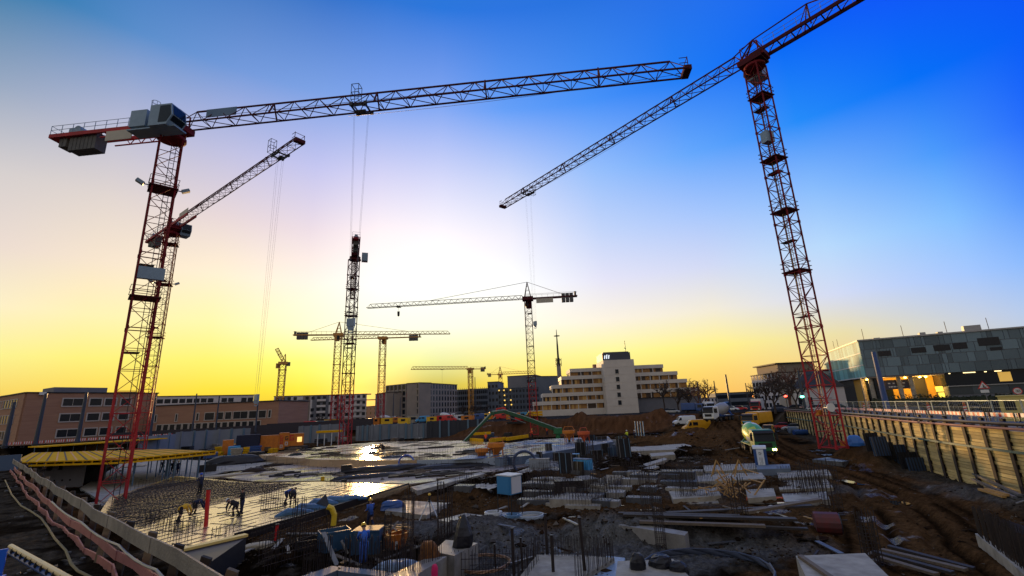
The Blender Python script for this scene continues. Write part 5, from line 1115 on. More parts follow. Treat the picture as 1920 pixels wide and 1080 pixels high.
for px, py, d, ci, lab in ((1466, 764, 125, 1, 'red car seen left of the right-hand crane, leftmost on the street'), (1480, 763, 118, 0, 'silver car just behind the red car on the street'), (1489, 757, 128, 3, 'black car before the gabled white house'), (1462, 757, 150, 2, 'dark blue car under the leafless trees'), (1535, 760, 110, 0, 'silver car between crane and teal glass hall'), (1572, 758, 118, 3, 'black car parked before the glass end of the hall'), (1700, 764, 98, 2, 'dark blue car before the hedge, nearest the blue pole'), (1725, 764, 98, 3, 'black car before the hedge left of the bicycle stands'), (1790, 763, 95, 3, 'black car right of the bicycle stands'), (1820, 762, 95, 2, 'dark blue car left of the triangular sign'), (1880, 762, 93, 3, 'black car between triangular sign and yellow cabinet'), (1262, 776, 160, 0, 'silver car before the office stair tower'), (1250, 775, 170, 2, 'dark car leftmost before the office right wing'), (1372, 768, 170, 4, 'white car at the end of the street'), (1388, 767, 175, 1, 'red car at the end of the street')):
    p = at(px, py, d); p.z = ground(p.x, p.y) + .0; wd_, _, _ = ldist(np.array([p.x]), np.array([p.y]), WALL); ins_, _ = pdist(np.array([p.x]), np.array([p.y]), PIT)
    if wd_[0] < 31 and ins_[0] < 0: p.z = float(street(p.x, p.y)) + (.075 if 3.8 < wd_[0] < 22 else .16)
    car(lab, p, face(p, rg.choice([85, -95, 80])), CS[ci][1], GC)
# traffic lamps glowing in the distance
for px, py, d, col, es, lab in ((1473, 743, 130, (1, .05, .02), 8, 'red glowing traffic signal above the street cars'), (1504, 744, 108, (.1, 1, .6), 8, 'green glowing traffic signal on the dark blue pole'), (1412, 743, 180, (1, .3, .05), 8, 'orange glowing work lamp at the street end')):
    p = at(px, py, d); b_ = float(street(p.x, p.y)); r = thing('traffic_light', lab, 'traffic light', (p.x, p.y, b_)); k = MB(); k.tube([(p.x, p.y, b_ - .1), (p.x, p.y, p.z - .5)], .07, 6); k.build('post', DARK, r, world=True)
    k = MB(); k.cbox((p.x, p.y, p.z), (.35, .35, 1.0), rz=atan2(-p.x, p.y)); k.build('housing', DARK, r, world=True)
    q = p - Vector((p.x, p.y, 0)).normalized() * .22; k = MB(); k.lathe([(.05, -.2), (.32, -.1), (.34, .1), (.05, .25)], q, 10); k.build('lens', mat('glow_' + str(px), (1, 1, 1), emit=col, es=es), r, world=True)
for i, (px, py) in enumerate(((1880, 729), (1889, 730), (1898, 731), (1906, 733), (1897, 737))):
    pass
# portable toilet
p = place(1427, 862, 55.5); r = thing('portable_toilet', 'blue and white portable toilet cabin standing before the green mixer truck', 'portable toilet', p, face(p, 0) + pi / 2)
k = MB(); k.box(-.58, .58, -.55, .55, .12, 2.05); k.box(-.6, .6, -.6, .6, 0, .12); k.build('body', BLUEP, r)
k = MB(); k.tube([(-.62, y, 2.05 + .0 * y) for y in (0,)] * 1 + [(.62, 0, 2.05)], .58, 16) if False else loft(k, [(-.62, [(.6 * cos(t), 2.05 + .32 * sin(t)) for t in np.linspace(0, pi, 9)]), (.62, [(.6 * cos(t), 2.05 + .32 * sin(t)) for t in np.linspace(0, pi, 9)])]); k.build('roof', VW, r)
k = MB(); k.box(-.32, .32, -.60, -.55, .18, 2.0); d_ = k.build('door', VW, r); k = MB()
for x, z, a, b in ((-.1, 1.62, .03, .26), (.02, 1.62, .03, .26), (-.04, 1.72, .14, .03), (-.04, 1.52, .14, .03), (.1, 1.66, .1, .03), (.1, 1.58, .1, .03), (-.1, 1.1, .03, .3), (.12, .95, .03, .6), (-.1, .7, .02, .3), (.02, .8, .02, .9)): k.box(x - a / 2, x + a / 2, -.612, -.6, z - b / 2, z + b / 2)
k.build('lettering', DARK, d_)
# red excavator at the pit edge
p = place(966, 778, 130); r = thing('excavator', 'small red excavator with bent arm at the far pit edge before the scaffolding', 'excavator', p, face(p, -80)); r.scale = (1.25,) * 3
k = MB(); 
for s in (-1, 1): loft(k, [(-1.5, [(s * .95 - .22, .15), (s * .95 + .22, .15), (s * .95 + .22, .6), (s * .95 - .22, .6)]), (1.5, [(s * .95 - .22, .15), (s * .95 + .22, .15), (s * .95 + .22, .6), (s * .95 - .22, .6)])]); k.box(-1.8, 1.8, s * .95 - .21, s * .95 + .21, .28, .5)
k.build('tracks', RUBBER, r); k = MB(); k.lathe([(.7, .6), (.7, .8)], (0, 0, 0), 12); loft(k, [(-1.6, ring(2.0, .8, 1.7, .9)), (.3, ring(2.1, .8, 1.8, .9))]); k.build('body', REDP, r)
k = MB(); loft(k, [(-.1, ring(1.0, .8, 2.5, .9)), (1.1, ring(1.0, .8, 2.3, .9))]); k.v = [(x, y + .5, z) for x, y, z in k.v]; k.build('cab', GLASS, r)
k = MB(); k.bar((.6, -.5, 1.4), (2.4, -.5, 3.6), .35, .5, up=(0, 1, 0)); k.bar((2.3, -.5, 3.6), (4.0, -.5, 3.4), .3, .45, up=(0, 1, 0)); k.bar((3.9, -.5, 3.5), (4.4, -.5, 1.8), .28, .35, up=(0, 1, 0)); k.build('boom', REDP, r)
k = MB(); k.add([(4.2, -.9, 1.9), (4.2, -.1, 1.9), (4.9, -.1, 1.4), (4.9, -.9, 1.4), (4.3, -.9, 1.0), (4.3, -.1, 1.0)], [(0, 1, 2, 3), (0, 4, 5, 1), (4, 3, 2, 5), (0, 3, 4), (1, 5, 2)]); k.build('bucket', DARK, r)
# ---------------------------------------------------------------- plank guard rail on the left bank
def bank(px, py, z): return on(px, py, z)
def board_run(root, name, pts, z_off, h, th, m, wob=0., seg=2.0, seed=0):
    """boards along a world polyline pts [(x,y,ztop)], each board its own part"""
    rg = random.Random(seed); P = []
    for a, b in zip(pts[:-1], pts[1:]):
        n = max(1, round((Vector(b) - Vector(a)).length / seg)); P += [Vector(a).lerp(Vector(b), i / n) for i in range(n)]
    P.append(Vector(pts[-1])); P = [p + Vector((rg.uniform(-1, 1) * wob, rg.uniform(-1, 1) * wob, rg.uniform(-1, 1) * wob * .7)) for p in P]
    for i in range(len(P) - 1):
        k = MB(); o = Vector((0, 0, -h / 2)); d = (P[i + 1] - P[i]); e = d.normalized() * .04; n_ = Vector((-d.y, d.x, 0)).normalized() * (.012 * (i % 2)); k.bar(P[i] - e + o + n_, P[i + 1] + e + o + n_, th, h); k.build(name, m, root, world=True)
    return P
GREYB = mat('grey_board', (.27, .25, .22), .8, col2=(.10, .095, .09), ns=1.1, amt=.5, bump=.4, stretch=(1, 1, 1)); PINKB = mat('pink_board', (.38, .15, .14), .75, col2=(.22, .08, .08), ns=1.6, bump=.3)
FP = [on(x, y, 1.1) for x, y in ((25, 861), (62, 882), (95, 905), (150, 938), (240, 986), (335, 1033), (430, 1082), (560, 1150))]
root = thing('plank_guard_rail', 'long plank guard rail of grey and pink boards on leaning posts, left foreground', 'guard rail', (FP[3].x, FP[3].y, 0))
board_run(root, 'top_board', [tuple(p) for p in FP], 0, .24, .03, GREYB, .045, 1.6, 1)
MID = [on(x, y, .55) for x, y in ((25, 874), (60, 910), (95, 945), (150, 985), (220, 1030), (290, 1078), (360, 1130))]
LOW = [on(x, y, .12) for x, y in ((20, 880), (50, 925), (90, 968), (145, 1010), (205, 1062), (250, 1110), (290, 1150))]
board_run(root, 'middle_board', [tuple(p) for p in MID], 0, .17, .03, PINKB, .05, 1.4, 2)
board_run(root, 'toe_board', [tuple(p) for p in LOW], 0, .17, .03, PINKB, .06, 1.4, 3)
rg = random.Random(2)
for i in range(len(FP) - 1):
    n = 3 if i < 4 else 2
    for j in range(n):
        t = (j + .5) / n; a = FP[i].lerp(FP[i + 1], t); mi = min(i, len(LOW) - 2); b = LOW[mi].lerp(LOW[mi + 1], t)
        g = ground(b.x, b.y); lean = Vector((rg.uniform(-.1, .1), rg.uniform(-.1, .1), 0)); c = Vector((a.x, a.y, 0)) * .7 + Vector((b.x, b.y, 0)) * .3
        k = MB(); k.bar(Vector((c.x, c.y, -.9)) + lean, Vector((a.x, a.y, 1.04)) * 1.0 + Vector((.05, .05, 0)), .15, .05, up=(a - b) if False else (0, 1, 0)); k.v = [(x + .10, y + .12, z) for x, y, z in k.v]; k.build('post', WOODD if (i + j) % 2 else WOOD, root, world=True)
def hang(name, label, cat, pts, r, m, group=None, n=6):
    c = pts[len(pts) // 2]; k = MB(); k.tube(pts, r, n); o = k.build(name, m, None); return tag(o, label, cat, group)
cpts = [on(x, y, .12) + Vector((0, 0, .0)) for x, y in ((10, 898), (22, 925), (40, 945), (58, 955), (78, 968), (92, 985), (103, 1005), (125, 1025), (135, 1048), (148, 1062), (175, 1075), (200, 1090), (240, 1120))]
cpts = [Vector((p.x, p.y, ground(p.x, p.y) + .05)) for p in cpts]
hang('cable', 'yellowish cable snaking over the gravel below the pink boards', 'cable', cpts, .028, mat('old_cable', (.16, .13, .06), .7))
hp = [MID[i] + Vector((0.02, 0, .07)) for i in range(2, 7)]; hp = [a.lerp(b, t) + Vector((0, 0, -.06 * sin(pi * t))) for a, b in zip(hp[:-1], hp[1:]) for t in (0, .25, .5, .75)]
hang('hose', 'thin grey hose lying along the upper pink boards', 'hose', hp, .022, mat('grey_hose', (.14, .17, .22), .4))
# blue barrier in the corner
p = on(8, 1075, .6); root = thing('blue_barrier', 'bright blue barrier plate with a ribbed metal rail, bottom left corner', 'barrier', (p.x, p.y, 0))
a = on(-12, 1005, 1.05); b = on(60, 1060, 1.0); 
k = MB(); c = on(8, 1040, .75); k.cbox((c.x - .25, c.y, .35), (.42, .05, .95), rz=.6); k.cbox((c.x, c.y, -.2), (.15, .12, 1.2), rz=.6); k.build('plate', mat('vivid_blue', (.0, .10, .60), .35, spec=.6), root, world=True)
A_ = on(20, 1024, .62); B_ = on(135, 1088, .62); k = MB(); k.tube([A_, B_], .045, 10); k.build('rail', mat('rail_sunlit_tint', (.60, .48, .26), .4), root, world=True)  # rail colour carries the yellow light on its edge
k = MB(); k.tube([A_ - Vector((0, 0, .1)), B_ - Vector((0, 0, .1))], .05, 8); k.build('lower_rail', BLUEP, root, world=True)
for i in range(11): k = MB(); q = A_.lerp(B_, .1 + i * .088); d = (B_ - A_).normalized(); k.tube([q - d * .008 - Vector((0, 0, .04)), q + d * .008 - Vector((0, 0, .04))], .075, 10); k.build('clamp', DARK, root, world=True)
p = on(12, 870, .4); root = thing('blue_box', 'blue grey hoarding sheet at the far end of the plank guard rail', 'hoarding', (p.x, p.y, -.2)); k = MB(); k.cbox((p.x - .6, p.y, .35), (2.3, .12, 1.35), rz=.75); k.build('sheet', mat('hoarding_blue', (.05, .09, .16), .6), root, world=True)
k = MB(); k.cbox((p.x - .6, p.y + .1, .2), (.1, .1, 1.8), rz=.75); k.build('post', WOODD, root, world=True)
# stones on the bank
STN = mat('stone', (.10, .10, .10), .85, col2=(.05, .05, .05), ns=3)
k = MB(); rg = random.Random(12)
for i in range(900):
    x = rg.uniform(-34, -1); y = rg.uniform(5, 34)
    if x > -y * 1.03 + 2.0 and hypot(x, y) < 9: pass
    d_, _ = pdist(np.array([x]), np.array([y]), PIT)
    if d_[0] > -.5 or d_[0] < -9: continue
    s = rg.uniform(.02, .07); k.cbox((x, y, ground(x, y) + s * .3), (s * 2, s * 1.6, s * 1.1), rz=rg.uniform(0, 3), rx=rg.uniform(-.5, .5))
tag(k.build('gravel', STN), kind='stuff')

# ---------------------------------------------------------------- slabs, footings and decks
def bars_row(root, p, q, n, h, r=.010, jit=.03, lean=.02, seed=0, name='starter_bars', m=None, dbl=0.):
    rg = random.Random(seed or int(p[0] * 10 + q[1] * 7)); k = MB(); p = Vector(p); q = Vector(q); d = (q - p).normalized(); nrm = Vector((-d.y, d.x, 0))
    for i in range(n):
        for s in ((0,) if not dbl else (-1, 1)):
            a = p.lerp(q, (i + .5) / n) + nrm * (s * dbl / 2) + Vector((rg.uniform(-jit, jit), rg.uniform(-jit, jit), 0)); k.bar(a - Vector((0, 0, .1)), a + Vector((rg.uniform(-lean, lean), rg.uniform(-lean, lean), h * rg.uniform(.85, 1.08))), r * 2)
    o = k.build(name, m or RUST, root, world=True); return tag(o, kind='stuff')
def slab(name, label, cat, px, zt, zb, m, rows=(), group=None, edge=None):
    P = [on(x, y, zt) for x, y in px]; c = sum(P, Vector()) / len(P); root = thing(name, label, cat, (c.x, c.y, zb), 0, group)
    k = MB(); k.prism(P, zb, zt); k.build('body', m, root, world=True)
    for rw in rows:
        (x0, y0, x1, y1, n, h) = rw[:6]; bars_row(root, on(x0, y0, zt), on(x1, y1, zt), n, h, dbl=rw[6] if len(rw) > 6 else 0.)
    return root, P
DECK = mat('wet_deck_gold_sheen', (1.0, .78, .48), .27, .85, col2=(.10, .055, .025), ns=1.5, amt=.60, bump=.10, bs=3., stretch=(.6, 6, 1), spec=1., cont=.07)  # gold reflection of the sunset sky put into the metallic base colour
WETC = mat('wet_concrete_gold_sheen', (.60, .40, .22), .42, .30, col2=(.45, .34, .24), ns=.5, bump=.08, bs=3, wet=.25, spec=.8)  # golden sky sheen mixed into the concrete's base colour
VIOC = mat('violet_concrete', (.27, .215, .19), .55, .1, col2=(.13, .105, .10), ns=.8, bump=.2, bs=4, wet=.3)
# reinforced deck in the left middle
px = [(176, 978), (206, 932), (330, 892), (480, 906), (600, 903), (766, 909), (590, 962), (440, 1003), (318, 1040), (258, 1010)]
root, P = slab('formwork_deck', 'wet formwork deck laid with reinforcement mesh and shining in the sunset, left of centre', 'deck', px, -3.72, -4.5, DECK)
k = MB(); c0 = on(480, 955, -3.7); dA = (on(766, 909, -3.7) - on(440, 1003, -3.7)).normalized(); dB = Vector((-dA.y, dA.x, 0)); poly = [(p.x, p.y) for p in P]; rg = random.Random(3)
def inside(x, y, poly): d, _ = pdist(np.array([x]), np.array([y]), poly); return d[0]
def clipline(o, d, poly, L_=45, n=180):
    t = np.linspace(-L_, L_, n); D, _ = pdist(o.x + d.x * t, o.y + d.y * t, poly); ok = np.where(D > .25)[0]
    return (t[ok[0]], t[ok[-1]]) if len(ok) > 1 else None
dark_ = [(q.x, q.y) for q in (on(x, y, -3.7) for x, y in ((180, 976), (208, 933), (330, 893), (480, 906), (575, 905), (520, 922), (430, 934), (372, 946), (330, 968), (262, 995)))]
for i in range(-80, 81):
    for d, e, st_, zz_, pl in ((dA, dB, .30, .05, dark_), (dB, dA, .34, .085, dark_), (dA, dB, .95, .012, poly), (dB, dA, 2.1, .02, poly)):
        o = c0 + e * (i * st_ + rg.uniform(-.08, .08)); r_ = clipline(o, d, pl)
        if r_ and pl is dark_: k.bar(Vector((o.x + d.x * r_[0], o.y + d.y * r_[0], -3.72 + zz_)), Vector((o.x + d.x * r_[1], o.y + d.y * r_[1], -3.72 + zz_ + rg.uniform(-.01, .01))), .024)
        elif r_:
            t = r_[0]
            while t < r_[1] - 1:
                l = min(rg.uniform(1.2, 5), r_[1] - t - .2); a_ = rg.uniform(-.03, .03); k.bar(Vector((o.x + d.x * t, o.y + d.y * t, -3.72 + zz_)), Vector((o.x + d.x * (t + l) + e.x * a_ * l, o.y + d.y * (t + l) + e.y * a_ * l, -3.72 + zz_)), .035, .02); t += l + rg.uniform(.3, 3.)
tag(k.build('reinforcement_mesh', RUST, root, world=True), kind='stuff')
k = MB(); k.bar(on(766, 908, -3.72) + Vector((0, 0, -.12)), on(592, 962, -3.72) + Vector((0, 0, -.12)), .12, .5); k.bar(on(592, 962, -3.72) + Vector((0, 0, -.12)), on(440, 1004, -3.72) + Vector((0, 0, -.12)), .12, .5); k.build('edge_board', FORM, root, world=True)
bars_row(root, on(268, 968, -3.7), on(350, 1020, -3.7), 18, .8, dbl=.6); bars_row(root, on(330, 905, -3.7), on(470, 912, -3.7), 30, .7); bars_row(root, on(610, 904, -3.7), on(700, 920, -3.7), 12, .5)
for i in range(6): k = MB(); q = on(460 + i * 45, 940 - i * 3, -3.68) if i % 2 else on(430 + i * 40, 962 - i * 4, -3.68); k.cbox(q + Vector((0, 0, .04)), (1.6, .22, .04), rz=.3 + i * .2); k.build('loose_board', WOODD, root, world=True)
# floors
slab('concrete_floor', 'pale concrete floor under the yellow formwork where three workers walk', 'floor', [(150, 915), (228, 868), (330, 862), (520, 866), (470, 880), (420, 884), (252, 930), (200, 945)], -4.02, -4.6, CONCL, rows=((240, 925, 330, 900, 14, 1.0), (335, 900, 425, 880, 12, .6)))
slab('concrete_floor', 'broad violet grey concrete floor behind the shining deck', 'floor', [(480, 903), (400, 893), (470, 880), (620, 862), (780, 868), (960, 866), (1000, 872), (870, 895), (770, 907), (600, 901)], -4.0, -4.6, VIOC, rows=((560, 888, 700, 905, 16, 1.2), (620, 870, 760, 874, 24, 1.4), (700, 884, 860, 886, 20, .5)))
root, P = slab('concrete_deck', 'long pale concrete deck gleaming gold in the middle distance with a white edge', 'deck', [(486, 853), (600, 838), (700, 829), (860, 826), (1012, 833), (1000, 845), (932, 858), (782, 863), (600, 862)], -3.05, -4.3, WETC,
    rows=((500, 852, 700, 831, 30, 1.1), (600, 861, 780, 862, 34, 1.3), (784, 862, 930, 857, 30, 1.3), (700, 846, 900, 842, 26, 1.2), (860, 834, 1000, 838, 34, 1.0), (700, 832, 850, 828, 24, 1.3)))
k = MB(); A = on(782, 863, -3.05); B = on(932, 858, -3.05); C_ = on(1000, 845, -3.05); n_ = Vector((0, -.06, 0))
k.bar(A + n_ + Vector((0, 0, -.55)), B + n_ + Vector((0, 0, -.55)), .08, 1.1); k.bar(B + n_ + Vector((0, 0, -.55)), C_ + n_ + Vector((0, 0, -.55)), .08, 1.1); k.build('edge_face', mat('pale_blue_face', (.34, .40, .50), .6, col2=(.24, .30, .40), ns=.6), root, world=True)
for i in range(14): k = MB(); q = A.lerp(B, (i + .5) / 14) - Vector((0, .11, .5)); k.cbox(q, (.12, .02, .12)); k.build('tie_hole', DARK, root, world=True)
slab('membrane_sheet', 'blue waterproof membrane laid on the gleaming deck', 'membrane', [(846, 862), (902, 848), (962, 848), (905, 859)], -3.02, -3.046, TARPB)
root, P = slab('concrete_deck', 'blue grey deck with rebar rows behind the orange hoppers', 'deck', [(872, 842), (1004, 824), (1140, 818), (1150, 828), (1010, 852), (960, 857)], -3.0, -4.3, mat('bluish_concrete', (.10, .14, .22), .55, col2=(.06, .09, .15), ns=.5, wet=.3), rows=((930, 851, 1120, 824, 46, 1.0), (960, 856, 1140, 830, 50, 1.1)))  # deck of bluish concrete
slab('concrete_slab', 'long white slab strip at the foot of the dark mound', 'slab', [(1176, 838), (1282, 832), (1300, 836), (1262, 843), (1180, 846)], -3.4, -4.3, CONCL, rows=((1180, 838, 1280, 833, 26, .6),))
slab('concrete_footing', 'white square footing nearest the long white strip, right one', 'footing', [(1218, 850), (1262, 847), (1266, 852), (1222, 856)], -3.6, -4.3, CONCL)
slab('concrete_footing', 'white square footing left of its twin by the long white strip', 'footing', [(1170, 851), (1200, 849), (1202, 855), (1173, 858)], -3.6, -4.3, CONCL)
slab('concrete_strip', 'pale diagonal concrete strip running up from the box on legs', 'slab', [(862, 918), (960, 888), (1030, 862), (1060, 862), (985, 893), (895, 926)], -3.95, -4.5, CONC, rows=((900, 915, 1040, 870, 70, .8),))
slab('concrete_kerb', 'long grey kerb wall left of the diagonal strip', 'kerb', [(770, 913), (900, 885), (910, 888), (782, 920)], -3.8, -4.5, CONC)
slab('concrete_slab', 'concrete slab under the box clutter in the centre', 'slab', [(985, 893), (1040, 868), (1200, 862), (1215, 880), (1130, 905), (1000, 905)], -3.98, -4.5, CONCD, rows=((1000, 900, 1120, 905, 40, 1.2), (1030, 880, 1150, 872, 50, 1.4), (1050, 888, 1190, 882, 50, 1.2), (1090, 868, 1200, 866, 30, 1.0)))
rd0, P = slab('precast_steps', 'pale concrete stair flights stacked on the ground right of the dark board stack', 'stair flight', [(1108, 912), (1140, 892), (1172, 893), (1134, 915)], -3.7, -4.3, CONC)
k = MB()
for i in range(8): a = on(1108, 912, -3.7).lerp(on(1140, 892, -3.7), i / 8); b = on(1134, 915, -3.7).lerp(on(1172, 893, -3.7), i / 8); k.bar(a + Vector((0, 0, .08)), b + Vector((0, 0, .08)), .22, .18)
k.build('steps', CONCL, rd0, world=True)
for i, (pts, lab) in enumerate(((((1184, 884), (1228, 872), (1236, 875), (1192, 889)), 'flat concrete beam laid right of the stair flights, nearer one'), (((1206, 870), (1246, 858), (1252, 861), (1212, 874)), 'flat concrete beam behind, closer to the pale gravel slope'))): slab('concrete_beam', lab, 'beam', pts, -3.75, -4.3, CONCL)
GFO = 'rebar footings'
for pts, zt, lab, rows in (
    (((1286, 890), (1428, 886), (1436, 897), (1292, 904)), -3.55, 'long footing behind the timber frame heap', ((1295, 892, 1420, 889, 40, .9),)),
    (((1254, 921), (1344, 914), (1352, 929), (1262, 936)), -3.7, 'footing left of the timber frame heap', ((1262, 920, 1340, 916, 26, 1.1), (1266, 932, 1345, 926, 22, .8))),
    (((1398, 918), (1450, 915), (1455, 930), (1402, 934)), -3.65, 'pale footing right of the timber frame heap', ((1400, 920, 1450, 917, 10, .6),)),
    (((1466, 926), (1548, 921), (1556, 936), (1472, 941)), -3.75, 'grey footing above the orange pipe', ((1470, 928, 1548, 923, 30, 1.2),)),
    (((1456, 884), (1552, 880), (1560, 892), (1460, 897)), -3.7, 'ribbed footing at the right, behind its neighbours', ((1458, 886, 1550, 882, 44, .6),)),
    (((1456, 902), (1550, 898), (1562, 914), (1462, 918)), -3.75, 'ribbed footing between pale slab and mud road', ((1458, 905, 1552, 900, 44, .7), (1462, 914, 1558, 909, 40, .7))),
    (((1318, 873), (1425, 868), (1430, 879), (1322, 884)), -3.6, 'footing closest to the blue toilet cabin', ((1325, 875, 1420, 871, 20, .6),)),
    (((1270, 938), (1345, 936), (1348, 943), (1272, 945)), -4.0, 'low pale strip at the mud track edge', ((1275, 939, 1340, 938, 20, .5),))): slab('concrete_footing', lab, 'footing', pts, zt - .2, -4.5, CONC if 'grey' in lab else CONCL, rows, GFO)
slab('concrete_kerb', 'stone step before the portable toilet', 'kerb', [(1418, 872), (1480, 870), (1482, 878), (1420, 880)], -3.55, -4.3, CONCB)
for pts, lab, rw in ((((722, 957), (756, 938), (840, 943), (800, 966)), 'flat trowelled concrete pad left of the surveying tripod', ((765, 950, 790, 952, 6, .9),)), (((822, 975), (872, 962), (922, 968), (878, 986)), 'smaller flat concrete pad right of the surveying tripod', ((850, 972, 880, 974, 5, .7),)), (((905, 972), (945, 960), (1018, 964), (1000, 978), (950, 982)), 'pale pad under the box on legs with hose coils', ())): slab('concrete_pad', lab, 'slab', pts, -3.92, -4.5, CONC, rw)
# foreground walls and blocks
def block(label, top, zt, m=CONCL, name='concrete_block', rows=(), group=None): return slab(name, label, 'block', top, zt, -4.7, m, rows, group)
block('big pale concrete block topped by a black-wrapped bundle', [(812, 1034), (836, 1012), (896, 1018), (852, 1042)], -3.15, CONC)
block('lower concrete wall end left of the black-wrapped bundle block', [(700, 1092), (800, 1046), (838, 1043), (790, 1072), (748, 1110)], -3.2, CONC, 'concrete_wall', ((705, 1085, 830, 1046, 36, 1.1),))
block('flat pale block at the bottom with mud lumps and tools', [(1158, 1052), (1262, 1048), (1296, 1085), (1300, 1110), (1150, 1110)], -3.3, CONCL)
root, P = block('large pale concrete block at the bottom right with a timber across it', [(1492, 1042), (1622, 1037), (1672, 1086), (1700, 1120), (1530, 1120)], -3.1, CONCL)
k = MB(); k.bar(on(1500, 1043, -3.05), on(1575, 1095, -3.0), .18, .12); o = k.build('timber_beam', WOOD, None); tag(o, 'brown timber lying across the bottom right concrete block', 'timber')
slab('concrete_lip', 'concrete lip above the clay slope, topped by long dark planks', 'slab', [(1160, 984), (1180, 979), (1290, 997), (1284, 1004)], -3.45, -4.4, CONC)
root, P = slab('concrete_wall', 'blue grey formwork wall crossing the bottom left of centre', 'wall', [(560, 1082), (622, 1061), (632, 1062), (640, 1066), (576, 1092)], -3.35, -4.7, CONCB, ((565, 1080, 622, 1062, 22, 1.2),))
slab('concrete_wall', 'blue grey wall right of the corner at the bottom', 'wall', [(634, 1061), (700, 1068), (800, 1082), (798, 1092), (634, 1070)], -3.35, -4.7, CONCB, ((640, 1062, 790, 1081, 60, 1.25),))
root, P = slab('concrete_slab', 'narrow cast strip fringed with starter bars at the bottom centre', 'slab', [(968, 1090), (1006, 1040), (1085, 1040), (1152, 1046), (1075, 1092)], -3.85, -4.6, CONCL, ((968, 1088, 1006, 1041, 26, .9), (1006, 1040, 1150, 1045, 44, .9), (1152, 1046, 1078, 1090, 34, .9), (985, 1085, 1010, 1050, 14, .8)))
slab('plastic_sheet', 'crumpled pale blue sheet spread over the ground, bottom centre', 'sheet', [(1082, 1088), (1120, 1062), (1138, 1042), (1172, 1046), (1162, 1092)], -4.05, -4.3, SHEET)
# right-hand upstand with bars
root, P = slab('concrete_upstand', 'pale concrete upstand bristling with bars at the right edge', 'upstand', [(1828, 1000), (1838, 1000), (1905, 1052), (1960, 1100), (1945, 1100), (1895, 1055)], -3.7, -4.6, CONCL, ((1832, 1001, 1950, 1092, 60, 1.3), (1842, 998, 1965, 1085, 60, 1.2), (1860, 998, 1985, 1080, 60, 1.1)))
k = MB(); rg = random.Random(6)
for i in range(46): q = on(1835 + i * 3.4, 985 + i * 1.2, -4.15); k.bar(q + Vector((0, 0, .3)), q + Vector((.9, -.9, .35)), .03)
tag(k.build('reinforcement_mesh', RUST, root, world=True), kind='stuff')

# ---------------------------------------------------------------- rebar cages and posts
def cage(label, px, py, h, w_=.35, nb=3, group='standing rebar column cages', r=.013, ties=True, z=None):
    p = gp(px, py) if z is None else on(px, py, z); k = MB(); rg = random.Random(int(px)); lx, ly = rg.uniform(-.03, .03) * h, rg.uniform(-.03, .03) * h
    root = thing('rebar_cage', label, 'rebar', tuple(p), 0, group)
    for i in range(nb):
        for j in range(nb):
            if 0 < i < nb - 1 and 0 < j < nb - 1: continue
            x = (i / (nb - 1) - .5) * w_; y = (j / (nb - 1) - .5) * w_; k.bar((x, y, -.3), (x + lx, y + ly, h * rg.uniform(.94, 1.04)), r * 2)
    tag(k.build('bars', RUST, root), kind='stuff')
    if ties:
        k = MB(); n = int(h / .28)
        for i in range(n):
            z_ = .15 + i * .28; f = z_ / h; Q = [Vector((a * w_ / 2 + lx * f, b * w_ / 2 + ly * f, z_)) for a, b in ((-1, -1), (1, -1), (1, 1), (-1, 1))]
            for a in range(4): k.bar(Q[a], Q[(a + 1) % 4], r * 1.1)
        tag(k.build('ties', RUST, root), kind='stuff')
    return root
GC_ = 'standing rebar column cages'
for px, py, h, w_, nb, lab in ((508, 965, 2.2, 1.1, 4, 'wide rebar cage standing on the shining deck'), (652, 926, 1.4, .5, 3, 'small rebar cage at the far right tip of the deck'), (724, 1052, 2.2, .3, 3, 'rebar cage beside the orange tub'), (763, 1052, 3.2, .5, 4, 'tall rebar cage right of the orange tub'), (828, 1020, 3.2, .35, 3, 'tall slim cage behind the concrete block'), (843, 1010, 2.6, .25, 3, 'slim cage touching the black-wrapped bundle'), (556, 1030, 2.6, .5, 3, 'cage over the white-lined pit hole'), (950, 888, 2.6, .5, 4, 'cage left of the box on legs'), (962, 885, 3.0, .5, 4, 'cage right above the box on legs'), (1215, 965, 2.4, .5, 3, 'cage at the left of the mud track'), (1240, 1028, 2.8, .4, 3, 'cage above the bottom block'), (1390, 975, 2.2, .6, 3, 'cage at the middle of the mud track'), (1290, 935, 3.0, .8, 4, 'cage on the left footing'), (1640, 1068, 2.2, .5, 4, 'black cage rising from the bottom right block'), (1560, 955, 3., .9, 4, 'cage at the right end of the orange pipe'), (1520, 935, 2.6, .8, 4, 'cage above the orange pipe'), (985, 850, 2.5, .5, 3, 'cage behind the orange hopper'), (1110, 880, 3.0, .6, 4, 'cage in the dark clutter')):
    cage(lab, px, py, h, w_, nb)
for px, py, w_, nb, h, lab in ((345, 1005, 1.2, 4, 1.0, 'rusty cage bristling at the near corner of the deck'), (300, 990, 1.2, 4, .9, 'low rusty cage beside the guard rail'), (415, 1020, .8, 3, 1.0, 'rusty cage between red post and black formwork')):
    cage(lab, px, py, h, w_, nb)
def bars_field(label, pa, pb, rows, n, h, dpx, dpy, z=-4.2, name='rebar_mat'):
    A = on(*pa, z); B = on(*pb, z); root = thing(name, label, 'rebar', (A.x, A.y, z)); 
    for r_ in range(rows):
        a = on(pa[0] + dpx * r_, pa[1] + dpy * r_, z); b = on(pb[0] + dpx * r_, pb[1] + dpy * r_, z); a.z = ground(a.x, a.y); b.z = ground(b.x, b.y); bars_row(root, a, b, n, h, seed=r_ + 1)
        k = MB(); 
        for q in (.3, .7): k.bar(a + Vector((0, 0, h * q)), b + Vector((0, 0, h * q)), .022)
        tag(k.build('cross_bars', RUST, root, world=True), kind='stuff')
    return root
bars_field('field of thin upright bars left of the blue bins', (468, 1030), (600, 985), 3, 22, 1.27, 12, 12)
